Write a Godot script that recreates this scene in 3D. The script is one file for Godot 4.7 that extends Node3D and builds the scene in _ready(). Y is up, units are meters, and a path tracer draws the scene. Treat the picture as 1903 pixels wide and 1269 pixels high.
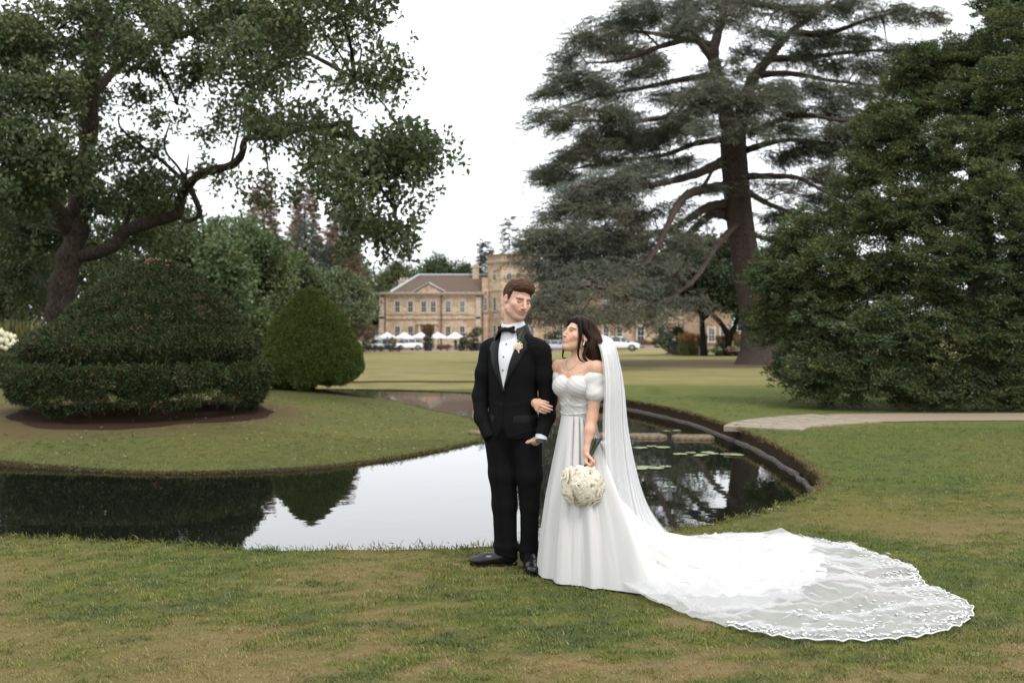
extends Node3D

# A couple beside a garden pond, topiary, an oak and a cedar, a stone house behind.

const WATER := -0.22

var names := {}
var mats := {}
var rng := RandomNumberGenerator.new()
var n_big := FastNoiseLite.new()
var n_mid := FastNoiseLite.new()
var n_small := FastNoiseLite.new()

func _ready():
	var cam := Camera3D.new()
	cam.name = "camera"
	add_child(cam)
	cam.position = Vector3(0, 1.5, 0)
	cam.rotation_degrees = Vector3(-0.39, 0, 0)
	cam.near = 0.1
	cam.far = 900.0
	cam.fov = 37.86
	var at := CameraAttributesPhysical.new()
	at.frustum_focal_length = 35.0
	at.frustum_focus_distance = 6.25
	at.frustum_near = 0.1
	at.frustum_far = 900.0
	at.exposure_aperture = 2.6
	cam.attributes = at
	var we := WorldEnvironment.new()
	we.name = "environment"
	var env := Environment.new()
	env.background_mode = Environment.BG_SKY
	var sm := ProceduralSkyMaterial.new()
	sm.sky_top_color = Color(0.97, 0.985, 1.0)
	sm.sky_horizon_color = Color(0.95, 0.965, 0.98)
	sm.sky_curve = 0.2
	sm.sky_energy_multiplier = 1.0
	sm.ground_bottom_color = Color(0.3, 0.32, 0.25)
	sm.ground_horizon_color = Color(0.4, 0.42, 0.38)
	var sky := Sky.new()
	sky.sky_material = sm
	env.sky = sky
	env.tonemap_mode = Environment.TONE_MAPPER_LINEAR
	env.tonemap_exposure = 1.9
	env.sdfgi_enabled = true
	env.ssao_enabled = true
	env.ssil_enabled = true
	we.environment = env
	add_child(we)
	var sun := DirectionalLight3D.new()
	sun.name = "sun"
	sun.light_energy = 0.35
	sun.light_color = Color(1.0, 0.97, 0.93)
	sun.light_angular_distance = 20.0
	sun.shadow_enabled = true
	sun.sky_mode = DirectionalLight3D.SKY_MODE_LIGHT_ONLY
	add_child(sun)
	sun.look_at_from_position(Vector3(0.35, 1.0, 0.5), Vector3.ZERO)

	rng.seed = 11
	n_big.seed = 3
	n_big.frequency = 0.35
	n_big.fractal_octaves = 3
	n_mid.seed = 4
	n_mid.frequency = 1.3
	n_mid.fractal_octaves = 4
	n_small.seed = 5
	n_small.frequency = 6.0
	n_small.fractal_octaves = 3
	make_materials()
	make_ground()
	make_lawn_grass()
	make_house()
	make_far_trees()
	make_garden()
	make_oak()
	make_cedar()
	make_topiary()
	make_hedge_tree()
	make_couple()
	print("built ", Time.get_ticks_msec())

# ---------------------------------------------------------------- helpers
func lin(r: float, g: float, b: float, a := 1.0) -> Color:
	var c := Color(r, g, b).linear_to_srgb()
	c.a = a
	return c

func mat(key: String, c: Color, rough := 0.8, spec := 0.5) -> StandardMaterial3D:
	var m := StandardMaterial3D.new()
	m.resource_name = key
	m.albedo_color = c
	m.roughness = rough
	m.metallic_specular = spec
	m.cull_mode = BaseMaterial3D.CULL_DISABLED
	mats[key] = m
	return m

func leaf_mat(key: String, back: float, rough := 0.55) -> StandardMaterial3D:
	var m := mat(key, Color.WHITE, rough, 0.35)
	m.vertex_color_use_as_albedo = true
	m.backlight_enabled = true
	m.backlight = lin(back * 0.8, back, back * 0.35)
	return m

func noise_tex(freq: float, size: int, lo: Color, hi: Color, oct := 4, sd := 1, normal := 0.0, kind := FastNoiseLite.TYPE_SIMPLEX_SMOOTH) -> NoiseTexture2D:
	var f := FastNoiseLite.new()
	f.seed = sd
	f.noise_type = kind
	f.frequency = freq
	f.fractal_octaves = oct
	var t := NoiseTexture2D.new()
	t.width = size
	t.height = size
	t.seamless = true
	t.noise = f
	if normal > 0.0:
		t.as_normal_map = true
		t.bump_strength = normal
	else:
		var g := Gradient.new()
		g.set_color(0, lo)
		g.set_color(1, hi)
		t.color_ramp = g
	return t

func tri_tex(m: StandardMaterial3D, t: Texture2D, scale: Vector3, world := true) -> void:
	m.albedo_texture = t
	m.uv1_triplanar = true
	m.uv1_world_triplanar = world
	m.uv1_scale = scale

func bump(m: StandardMaterial3D, t: Texture2D, cm: float) -> void:
	m.heightmap_enabled = true
	m.heightmap_texture = t
	m.heightmap_scale = cm

func numbered(called: String) -> String:
	if not names.has(called):
		names[called] = 0
		return called
	names[called] += 1
	return "%s_%03d" % [called, names[called]]

func thing(called: String, label: String, category: String, at := Vector3.ZERO, turn := 0.0, group := "") -> Node3D:
	var o := Node3D.new()
	o.name = numbered(called)
	add_child(o)
	o.position = at
	o.rotation.y = turn
	tag(o, label, category, group)
	return o

func tag(o: Node, label: String, category: String, group := "") -> void:
	o.set_meta("label", label)
	o.set_meta("category", category)
	if group:
		o.set_meta("group", group)

func obj(called: String, mesh: Mesh, m: Material, parent: Node = null) -> MeshInstance3D:
	var o := MeshInstance3D.new()
	o.mesh = mesh
	o.material_override = m
	if parent == null:
		o.name = numbered(called)
		add_child(o)
	else:
		o.name = called
		parent.add_child(o, true)
	return o

func struct(called: String, mesh: Mesh, m: Material, label := "", parent: Node = null) -> MeshInstance3D:
	var o := obj(called, mesh, m, parent)
	o.set_meta("kind", "structure")
	if label:
		o.set_meta("label", label)
	return o

func scatter(called: String, mesh: Mesh, m: Material, xf: Array, col: PackedColorArray, parent: Node = null) -> MultiMeshInstance3D:
	var mm := MultiMesh.new()
	mm.transform_format = MultiMesh.TRANSFORM_3D
	mm.use_colors = true
	mm.mesh = mesh
	mm.instance_count = xf.size()
	for i in xf.size():
		mm.set_instance_transform(i, xf[i])
		mm.set_instance_color(i, col[i])
	var o := MultiMeshInstance3D.new()
	o.multimesh = mm
	o.material_override = m
	o.set_meta("kind", "stuff")
	if parent == null:
		o.name = numbered(called)
		add_child(o)
	else:
		o.name = called
		parent.add_child(o, true)
	return o

class MB:
	var V := PackedVector3Array()
	var I := PackedInt32Array()
	var C := PackedColorArray()
	var U := PackedVector2Array()
	var col := Color.WHITE
	func v(p: Vector3, uv := Vector2.ZERO) -> int:
		V.append(p)
		C.append(col)
		U.append(uv)
		return V.size() - 1
	func tri(a: int, b: int, c: int) -> void:
		I.append(a); I.append(b); I.append(c)
	func quad(a: Vector3, b: Vector3, c: Vector3, d: Vector3) -> void:
		var n := V.size()
		v(a, Vector2(0, 0)); v(b, Vector2(1, 0)); v(c, Vector2(1, 1)); v(d, Vector2(0, 1))
		tri(n, n + 1, n + 2); tri(n, n + 2, n + 3)
	func face3(a: Vector3, b: Vector3, c: Vector3) -> void:
		var n := V.size()
		v(a); v(b); v(c)
		tri(n, n + 1, n + 2)
	func box(c: Vector3, s: Vector3, bs := Basis.IDENTITY) -> void:
		var h := s * 0.5
		var p: Array[Vector3] = []
		for i in 8:
			p.append(c + bs * Vector3(h.x if i & 1 else -h.x, h.y if i & 2 else -h.y, h.z if i & 4 else -h.z))
		quad(p[4], p[6], p[7], p[5]); quad(p[1], p[3], p[2], p[0])
		quad(p[5], p[7], p[3], p[1]); quad(p[0], p[2], p[6], p[4])
		quad(p[6], p[2], p[3], p[7]); quad(p[0], p[4], p[5], p[1])
	# grid of points rows x cols, shared vertices
	func grid(rows: Array, closed := false) -> void:
		var base := V.size()
		var nr := rows.size()
		var nc: int = rows[0].size()
		for r in nr:
			for c in nc:
				v(rows[r][c], Vector2(float(c) / (nc - 1), float(r) / (nr - 1)))
		for r in nr - 1:
			for c in (nc if closed else nc - 1):
				var c2 := (c + 1) % nc
				var a := base + r * nc + c
				var b := base + r * nc + c2
				var d := base + (r + 1) * nc + c
				var e := base + (r + 1) * nc + c2
				tri(a, d, e); tri(a, e, b)
	func tube(pts: Array, rad: Array, sides := 8, cap := true) -> void:
		var rows := []
		var n := pts.size()
		var up := Vector3(0.3, 0.2, 0.93).normalized()
		for i in n:
			var t: Vector3 = (pts[mini(i + 1, n - 1)] - pts[maxi(i - 1, 0)]).normalized()
			var x := t.cross(up)
			if x.length() < 0.05:
				x = t.cross(Vector3.RIGHT)
			x = x.normalized()
			var y := x.cross(t)
			up = t.cross(x) * -1.0 if false else up
			var row := []
			for k in sides:
				var a := TAU * k / sides
				row.append(pts[i] + (x * cos(a) + y * sin(a)) * rad[i])
			rows.append(row)
		grid(rows, true)
		if cap:
			for e in [0, n - 1]:
				var c := v(pts[e])
				var b := V.size()
				for k in sides:
					v(rows[e][k])
				for k in sides:
					if e == 0:
						tri(c, b + k, b + (k + 1) % sides)
					else:
						tri(c, b + (k + 1) % sides, b + k)
	# prof: Array of Vector2(radius, y)
	func lathe(prof: Array, sides := 16, c := Vector3.ZERO, sx := 1.0, sz := 1.0) -> void:
		var rows := []
		for p in prof:
			var row := []
			for k in sides:
				var a := TAU * k / sides
				row.append(c + Vector3(cos(a) * p.x * sx, p.y, sin(a) * p.x * sz))
			rows.append(row)
		grid(rows, true)
	func ball(c: Vector3, r: Vector3, sides := 10, rings := 7, bs := Basis.IDENTITY) -> void:
		var rows := []
		for i in rings + 1:
			var b := -PI / 2 + PI * i / rings
			var row := []
			for k in sides:
				var a := TAU * k / sides
				row.append(c + bs * Vector3(cos(a) * cos(b) * r.x, sin(b) * r.y, sin(a) * cos(b) * r.z))
			rows.append(row)
		grid(rows, true)
	func mesh() -> ArrayMesh:
		var N := PackedVector3Array()
		N.resize(V.size())
		for i in range(0, I.size(), 3):
			var a := I[i]
			var b := I[i + 1]
			var c := I[i + 2]
			var n := (V[c] - V[a]).cross(V[b] - V[a])
			N[a] += n; N[b] += n; N[c] += n
		for i in N.size():
			N[i] = N[i].normalized() if N[i].length_squared() > 1e-20 else Vector3.UP
		var arr := []
		arr.resize(Mesh.ARRAY_MAX)
		arr[Mesh.ARRAY_VERTEX] = V
		arr[Mesh.ARRAY_NORMAL] = N
		arr[Mesh.ARRAY_TEX_UV] = U
		arr[Mesh.ARRAY_COLOR] = C
		arr[Mesh.ARRAY_INDEX] = I
		var m := ArrayMesh.new()
		m.add_surface_from_arrays(Mesh.PRIMITIVE_TRIANGLES, arr)
		return m

func spline(pts: Array, per := 6) -> Array:
	var c := Curve3D.new()
	var out := []
	var n := pts.size()
	for i in n - 1:
		var p0: Vector3 = pts[maxi(i - 1, 0)]
		var p1: Vector3 = pts[i]
		var p2: Vector3 = pts[i + 1]
		var p3: Vector3 = pts[mini(i + 2, n - 1)]
		for k in per:
			out.append(p1.cubic_interpolate(p2, p0, p3, float(k) / per))
	out.append(pts[n - 1])
	return out

func lerps(a: Array, n: int) -> Array:
	var out := []
	for i in n:
		var t := float(i) / (n - 1) * (a.size() - 1)
		var k := mini(int(t), a.size() - 2)
		out.append(lerp(a[k], a[k + 1], t - k))
	return out

func rdir() -> Vector3:
	while true:
		var p := Vector3(rng.randf_range(-1, 1), rng.randf_range(-1, 1), rng.randf_range(-1, 1))
		var l := p.length_squared()
		if l > 0.01 and l < 1.0:
			return p / sqrt(l)
	return Vector3.UP

# a basis whose y axis follows d, turned about it by a
func along(d: Vector3, a := 0.0) -> Basis:
	var y := d.normalized()
	var x := y.cross(Vector3(0.12, 0.95, 0.3)).normalized()
	if y.cross(Vector3(0.12, 0.95, 0.3)).length() < 0.05:
		x = y.cross(Vector3.RIGHT).normalized()
	var z := x.cross(y)
	return Basis(x * cos(a) + z * sin(a), y, z * cos(a) - x * sin(a))

func vary(c: Color, by: float, hue := 0.0) -> Color:
	var k := 1.0 + rng.randf_range(-by, by)
	var h := rng.randf_range(-hue, hue)
	return Color(c.r * k * (1.0 + h), c.g * k, c.b * k * (1.0 - h))

# ---------------------------------------------------------------- materials
func make_materials() -> void:
	var m := mat("lawn", Color.WHITE, 0.95, 0.2)
	m.vertex_color_use_as_albedo = true
	tri_tex(m, noise_tex(0.05, 512, Color(0.84, 0.84, 0.83), Color(1, 1, 1), 5, 8), Vector3(1.7, 1.7, 1.7))
	bump(m, noise_tex(0.09, 512, Color.BLACK, Color.WHITE, 5, 9), 1.2)
	m = mat("blade", Color.WHITE, 0.7, 0.3)
	m.vertex_color_use_as_albedo = true
	m.backlight_enabled = true
	m.backlight = lin(0.3, 0.36, 0.12)
	m = mat("water", lin(0.006, 0.007, 0.005), 0.015, 0.71)
	m.uv1_triplanar = true
	m.uv1_world_triplanar = true
	m.uv1_scale = Vector3(0.35, 0.35, 0.35)
	m.normal_enabled = true
	m.normal_texture = noise_tex(0.012, 512, Color.BLACK, Color.WHITE, 3, 21, 2.0)
	m.normal_scale = 0.038
	m = mat("soil", lin(0.12, 0.085, 0.052), 0.95, 0.2)
	tri_tex(m, noise_tex(0.06, 256, Color(0.45, 0.42, 0.4), Color(1, 1, 1), 5, 12), Vector3(2, 2, 2))
	bump(m, noise_tex(0.08, 256, Color.BLACK, Color.WHITE, 4, 13), 3.0)
	m = mat("mulch", lin(0.125, 0.075, 0.05), 0.95, 0.2)
	tri_tex(m, noise_tex(0.12, 256, Color(0.35, 0.32, 0.3), Color(1, 1, 1), 5, 14), Vector3(2, 2, 2))
	bump(m, noise_tex(0.15, 256, Color.BLACK, Color.WHITE, 4, 15), 3.0)
	m = mat("gravel", lin(0.34, 0.27, 0.21), 0.95, 0.2)
	tri_tex(m, noise_tex(0.3, 256, Color(0.72, 0.7, 0.68), Color(1, 1, 1), 3, 16), Vector3(2, 2, 2))
	m = mat("slab", lin(0.33, 0.29, 0.23), 0.85, 0.3)
	tri_tex(m, noise_tex(0.02, 256, Color(0.75, 0.73, 0.7), Color(1, 1, 1), 5, 17), Vector3(1, 1, 1))
	bump(m, noise_tex(0.05, 256, Color.BLACK, Color.WHITE, 5, 18), 1.0)
	m = mat("sandstone", lin(0.27, 0.215, 0.145), 0.85, 0.3)
	tri_tex(m, noise_tex(0.03, 256, Color(0.5, 0.48, 0.45), Color(1, 1, 1), 5, 27), Vector3(1.5, 1.5, 1.5))
	m = mat("edging", lin(0.27, 0.225, 0.2), 0.8, 0.3)
	tri_tex(m, noise_tex(0.05, 256, Color(0.5, 0.5, 0.5), Color(1, 1, 1), 5, 19), Vector3(1.5, 1.5, 1.5))
	bump(m, noise_tex(0.05, 256, Color.BLACK, Color.WHITE, 5, 20), 2.0)
	for b in [["bark", 0.11, 0.086, 0.068], ["cedar_bark", 0.17, 0.13, 0.115], ["far_bark", 0.06, 0.05, 0.042]]:
		m = mat(b[0], lin(b[1], b[2], b[3]), 0.95, 0.2)
		tri_tex(m, noise_tex(0.05, 256, Color(0.4, 0.4, 0.4), Color(1, 1, 1), 5, 30), Vector3(1.6, 0.35, 1.6))
		bump(m, noise_tex(0.06, 256, Color.BLACK, Color.WHITE, 5, 31), 8.0)
	leaf_mat("leaf", 0.4)
	leaf_mat("needle", 0.2, 0.7)
	leaf_mat("yew_leaf", 0.12, 0.6)

# ---------------------------------------------------------------- terrain
var pond_outer := PackedVector2Array([Vector2(-30, -9.0), Vector2(-16, -8.2), Vector2(-8, -7.6), Vector2(-5, -7.45), Vector2(-3.8, -7.36), Vector2(-3.15, -7.28), Vector2(-2.5, -7.15), Vector2(-1.97, -7.0), Vector2(-1.6, -6.93), Vector2(-0.94, -6.97), Vector2(-0.34, -7.0), Vector2(0.03, -7.12), Vector2(0.6, -7.3), Vector2(1.11, -7.5), Vector2(1.46, -7.75), Vector2(1.88, -8.1), Vector2(2.32, -8.6), Vector2(2.72, -9.15), Vector2(3.05, -9.8), Vector2(3.27, -10.4), Vector2(3.46, -11.66), Vector2(3.62, -13.4), Vector2(3.68, -15.2), Vector2(3.63, -16.8), Vector2(3.49, -19.0), Vector2(3.1, -21.3), Vector2(2.5, -23.5), Vector2(1.2, -26.8), Vector2(-1.3, -29.4), Vector2(-4.2, -30.8), Vector2(-9, -31.8), Vector2(-16, -32.2), Vector2(-30, -33)])
var island := PackedVector2Array([Vector2(-0.55, -16.4), Vector2(-0.62, -15.8), Vector2(-1.32, -14.3), Vector2(-2.13, -13.1), Vector2(-3.05, -12.5), Vector2(-4.3, -12.3), Vector2(-5.8, -12.7), Vector2(-6.7, -13.0), Vector2(-10, -14.0), Vector2(-14, -15.5), Vector2(-18, -19), Vector2(-18, -24), Vector2(-14, -27.5), Vector2(-9, -27.6), Vector2(-4.2, -25.6), Vector2(-2.2, -22.9), Vector2(-0.95, -20.4), Vector2(-0.5, -18.4), Vector2(-0.45, -17.2)])
var shore_outer: PackedVector2Array
var shore_island: PackedVector2Array

func smooth_line(p: PackedVector2Array, closed: bool, per: int) -> PackedVector2Array:
	var out := PackedVector2Array()
	var n := p.size()
	for i in (n if closed else n - 1):
		for k in per:
			var t := float(k) / per
			if closed:
				out.append(p[i].cubic_interpolate(p[(i + 1) % n], p[(i + n - 1) % n], p[(i + 2) % n], t))
			else:
				out.append(p[i].cubic_interpolate(p[i + 1], p[maxi(i - 1, 0)], p[mini(i + 2, n - 1)], t))
	if not closed:
		out.append(p[n - 1])
	for i in out.size():
		out[i] += Vector2(n_mid.get_noise_2d(out[i].x * 1.5, out[i].y * 1.5), n_mid.get_noise_2d(out[i].x * 1.5 + 50, out[i].y * 1.5)) * 0.05
	return out

func near_on(line: PackedVector2Array, p: Vector2) -> Vector2:
	var best := 1e9
	var q := p
	var n := line.size()
	for i in n:
		var a := line[i]
		if absf(a.x - p.x) > 2.5 or absf(a.y - p.y) > 2.5:
			continue
		var b := line[(i + 1) % n]
		var ab := b - a
		var t := clampf((p - a).dot(ab) / maxf(ab.length_squared(), 1e-9), 0, 1)
		var c := a + ab * t
		var d := c.distance_squared_to(p)
		if d < best:
			best = d
			q = c
	return q

# height of the ground (not of the water)
func height(x: float, z: float) -> float:
	var d := -z
	var h := -0.1 * smoothstep(26.0, 34.0, d) - 0.2 * smoothstep(34.0, 75.0, d) - 0.5 * smoothstep(75.0, 130.0, d) * (1.0 - 0.6 * smoothstep(3.0, 14.0, x))
	if z < -11.5 and z > -29.0 and x < 0.5:
		# the island, a low hump
		var k := smoothstep(12.0, 17.5, d) * (1.0 - smoothstep(24.0, 27.2, d)) * (1.0 - smoothstep(-5.6, -1.6, x))
		h = lerpf(-0.185, 0.2, k) + h
	if d > 24.0 and x < 4.0:
		var e := d + (x + 4.0) * 0.35
		h = lerpf(h, -0.2, (1.0 - smoothstep(31.4, 33.6, e)) * smoothstep(27.2, 28.6, e))
	h += n_big.get_noise_2d(x * 0.5, z * 0.5) * 0.015
	return h

func lawn_color(x: float, z: float) -> Color:
	var a := n_big.get_noise_2d(x, z)
	var b := n_mid.get_noise_2d(x, z * 1.2)
	var c := n_small.get_noise_2d(x, z)
	var green := Color(0.128, 0.149, 0.042)
	var dark := Color(0.086, 0.11, 0.044)
	var dry := Color(0.27, 0.195, 0.1)
	var pale := Color(0.2, 0.172, 0.06)
	var d := -z
	var out := green.lerp(pale, clampf(0.35 + a * 1.1 + b * 0.3, 0, 1))
	var b2 := n_mid.get_noise_2d(x * 1.6 + 40.0, z * 3.2)
	out = out.lerp(dark, smoothstep(0.12, 0.36, b * 0.5 + b2 * 0.6 + c * 0.3 - a * 0.3) * 0.75)
	out = out.lerp(pale * 1.15, smoothstep(0.15, 0.4, -b2 * 0.8 + c * 0.5) * 0.5)
	# the front lawn is dry and worn; the far lawns are not
	var worn := 1.0 - smoothstep(6.0, 7.6, d + maxf(x - 1.0, 0.0) * -0.35)
	var px := smoothstep(-2.6, 0.6, x)
	worn *= 0.45 + 0.55 * px
	out = out.lerp(dry, clampf(smoothstep(0.02, 0.34, a * 0.8 - b2 * 0.5 - b * 0.2 + 0.1 + c * 0.3) * worn, 0, 0.9))
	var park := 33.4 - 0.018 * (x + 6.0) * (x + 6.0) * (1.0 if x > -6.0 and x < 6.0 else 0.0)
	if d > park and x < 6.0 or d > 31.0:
		# park lawn past the gully: straw, mowing stripes, and open-sky brightness painted in
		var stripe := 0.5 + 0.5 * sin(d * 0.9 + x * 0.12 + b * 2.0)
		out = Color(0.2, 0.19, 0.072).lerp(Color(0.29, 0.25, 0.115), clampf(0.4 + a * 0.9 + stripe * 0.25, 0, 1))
	elif d > 10.0 and x > 2.0:
		out = out.lerp(Color(0.125, 0.155, 0.046), 0.6)
	elif x < 0.5 and d > 11.0:
		out = out.lerp(Color(0.128, 0.136, 0.048), 0.6)
	# needle litter under the cedar
	var e := Vector2((x - 12.5) / 15.5, (d - 62.0) / 13.0).length() + n_big.get_noise_2d(x * 0.3, z * 0.3) * 0.25
	out = out.lerp(Color(0.1, 0.07, 0.045), (1.0 - smoothstep(0.7, 1.05, e)) * 0.85)
	# bare earth and litter round the yew dome and the cone
	for t in [[-7.0, -17.4, 2.75, 2.4], [-4.7, -24.3, 1.6, 0.9]]:
		var q := Vector2((x - t[0]) / t[2], (z - t[1]) / t[3]).length()
		out = out.lerp(Color(0.15, 0.11, 0.06), (1.0 - smoothstep(1.0, 1.45, q + b * 0.3)) * 0.8)
	return out

func make_ground() -> void:
	shore_outer = smooth_line(pond_outer, false, 6)
	shore_island = smooth_line(island, true, 6)
	var xs := []
	var zs := []
	for x in [-260.0, -180.0, -120.0, -80.0, -55.0, -40.0, -30.0, -24.0, -20.0]:
		xs.append(x)
	var t := -17.0
	while t < 13.0:
		xs.append(t)
		t += 0.13 if t > -9.0 and t < 5.0 else 0.3
	for x in [13.5, 15.0, 17.0, 20.0, 24.0, 30.0, 38.0, 50.0, 70.0, 100.0, 160.0, 260.0]:
		xs.append(x)
	for z in [30.0, 12.0, 5.0, 1.0, -1.0]:
		zs.append(z)
	t = 2.0
	while t < 40.0:
		zs.append(-t)
		t += 0.09 if t < 17.0 else 0.16
	while t < 100.0:
		zs.append(-t)
		t += t * 0.02
	for z in [-104.0, -112.0, -125.0, -140.0, -160.0, -190.0, -240.0, -320.0, -450.0]:
		zs.append(z)
	var mb := MB.new()
	var nx := xs.size()
	var nz := zs.size()
	var wet := PackedByteArray()
	wet.resize(nx * nz)
	for j in nz:
		for i in nx:
			var p := Vector2(xs[i], zs[j])
			if p.y < -6.0 and p.y > -34.0 and p.x < 5.0 and p.x > -30.0:
				wet[j * nx + i] = 1 if Geometry2D.is_point_in_polygon(p, shore_outer) and not Geometry2D.is_point_in_polygon(p, shore_island) else 0
	# water-side neighbours of the turf are drawn in to the shore line
	for j in nz:
		for i in nx:
			var p := Vector2(xs[i], zs[j])
			var n := j * nx + i
			if wet[n] == 1:
				var dry := false
				for q in [-nx - 1, -nx, -nx + 1, -1, 1, nx - 1, nx, nx + 1]:
					if wet[n + q] == 0: dry = true
				if dry:
					var q := near_on(shore_outer, p)
					var r := near_on(shore_island, p)
					var dq := q.distance_to(p) if q != p else 1e9
					var dr := r.distance_to(p) if r != p else 1e9
					if minf(dq, dr) < 1.0:
						p = q if dq < dr else r
						wet[n] = 2
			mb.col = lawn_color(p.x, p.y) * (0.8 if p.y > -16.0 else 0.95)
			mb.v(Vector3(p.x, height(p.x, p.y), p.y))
	for j in nz - 1:
		for i in nx - 1:
			var a := j * nx + i
			var b := a + 1
			var c := a + nx
			var e := c + 1
			if wet[a] != 1 and wet[c] != 1 and wet[e] != 1 and wet[a] + wet[c] + wet[e] < 6:
				mb.tri(a, c, e)
			if wet[a] != 1 and wet[e] != 1 and wet[b] != 1 and wet[a] + wet[e] + wet[b] < 6:
				mb.tri(a, e, b)
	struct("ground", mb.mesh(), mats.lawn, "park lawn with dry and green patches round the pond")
	# water: one still sheet
	var w := MB.new()
	w.quad(Vector3(-32, WATER, -5.5), Vector3(-32, WATER, -35), Vector3(6, WATER, -35), Vector3(6, WATER, -5.5))
	struct("water", w.mesh(), mats.water, "still dark pond mirroring the white sky and the trees")
	# earth banks, dropping from the turf to under the water
	var bank := MB.new()
	for line in [shore_outer, shore_island]:
		var rows := []
		var top := []
		var mid := []
		var low := []
		var nn: int = line.size()
		for i in nn + (1 if line == shore_island else 0):
			var p: Vector2 = line[i % nn]
			var dirv: Vector2 = (line[(i + 1) % nn] - line[(i + nn - 1) % nn]).normalized() if line == shore_island or (i > 0 and i < nn - 1) else Vector2(1, 0)
			var inw := Vector2(dirv.y, -dirv.x)
			if line == shore_island:
				inw = -inw
			var h := height(p.x, p.y)
			var j := n_small.get_noise_2d(p.x * 2.0, p.y * 2.0) * 0.03
			top.append(Vector3(p.x, h + 0.002, p.y))
			var q := p - inw * (0.04 + j)
			mid.append(Vector3(q.x, h - 0.07, q.y))
			q = p - inw * (0.01 - j)
			low.append(Vector3(q.x, -0.6, q.y))
		rows = [top, mid, low]
		bank.grid(rows)
	struct("bank", bank.mesh(), mats.soil, "dark earth bank cut round the pond and island")
	make_banks()
	make_path()

func make_banks() -> void:
	# weathered edging that lines the right-hand shore at the water
	var o := thing("pond_edging", "weathered grey timber edging along the curved right bank of the pond", "edging", Vector3(3.3, WATER, -14))
	var pts := []
	for i in shore_outer.size():
		var p := shore_outer[i]
		if p.x > 1.1 and p.y < -9.3 and p.y > -27.0:
			pts.append(Vector3(p.x - 0.035, -0.201, p.y) - o.position)
	var k := 0
	while k < pts.size() - 1:
		var seg := pts.slice(k, mini(k + 5, pts.size()))
		if seg.size() < 2:
			break
		var mb := MB.new()
		var rows := []
		for i in seg.size():
			var p: Vector3 = seg[i] + Vector3(rng.randf_range(-0.006, 0.006), rng.randf_range(-0.005, 0.005), 0)
			if i == 0: p = p.lerp(seg[1], 0.02)
			var r := []
			for q in [[0.02, -0.1], [0.022, 0.0], [0.016, 0.012], [-0.016, 0.013], [-0.022, 0.004], [-0.025, -0.12]]:
				r.append(p + Vector3(q[0], q[1] + rng.randf_range(-0.006, 0.006), 0))
			rows.append(r)
		mb.grid(rows)
		obj("edging_log", mb.mesh(), mats.edging, o)
		k += 4
	# the dark gully that runs along the far lawn's edge
	var g := MB.new()
	var rows2 := []
	for i in 60:
		var x := -17.0 + i * 0.345
		var z := -33.4 + 0.018 * (x + 6.0) * (x + 6.0) * (1.0 if x > -6.0 else 0.0) + n_mid.get_noise_2d(x * 0.4, 3.0) * 0.12
		var y := height(x, z)
		var wv := 0.04 + n_mid.get_noise_2d(x, 9.0) * 0.025
		rows2.append([Vector3(x, y + 0.012, z + wv), Vector3(x, y + 0.05 + wv * 0.3, z), Vector3(x, y + 0.012, z - wv)])
	g.grid(rows2)
	struct("gully_edge", g.mesh(), mats.soil, "dark turned edge of the far lawn beyond the water")

func strip(line: Array, half: Array, lift: float) -> ArrayMesh:
	var mb := MB.new()
	var rows := []
	for i in line.size():
		var d: Vector3 = (line[mini(i + 1, line.size() - 1)] - line[maxi(i - 1, 0)]).normalized()
		var s := Vector3(-d.z, 0, d.x)
		var row := []
		for k in 5:
			var p: Vector3 = line[i] + s * half[i] * (k / 2.0 - 1.0)
			p.y = height(p.x, p.z) + lift
			row.append(p)
		rows.append(row)
	mb.grid(rows)
	return mb.mesh()

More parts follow.
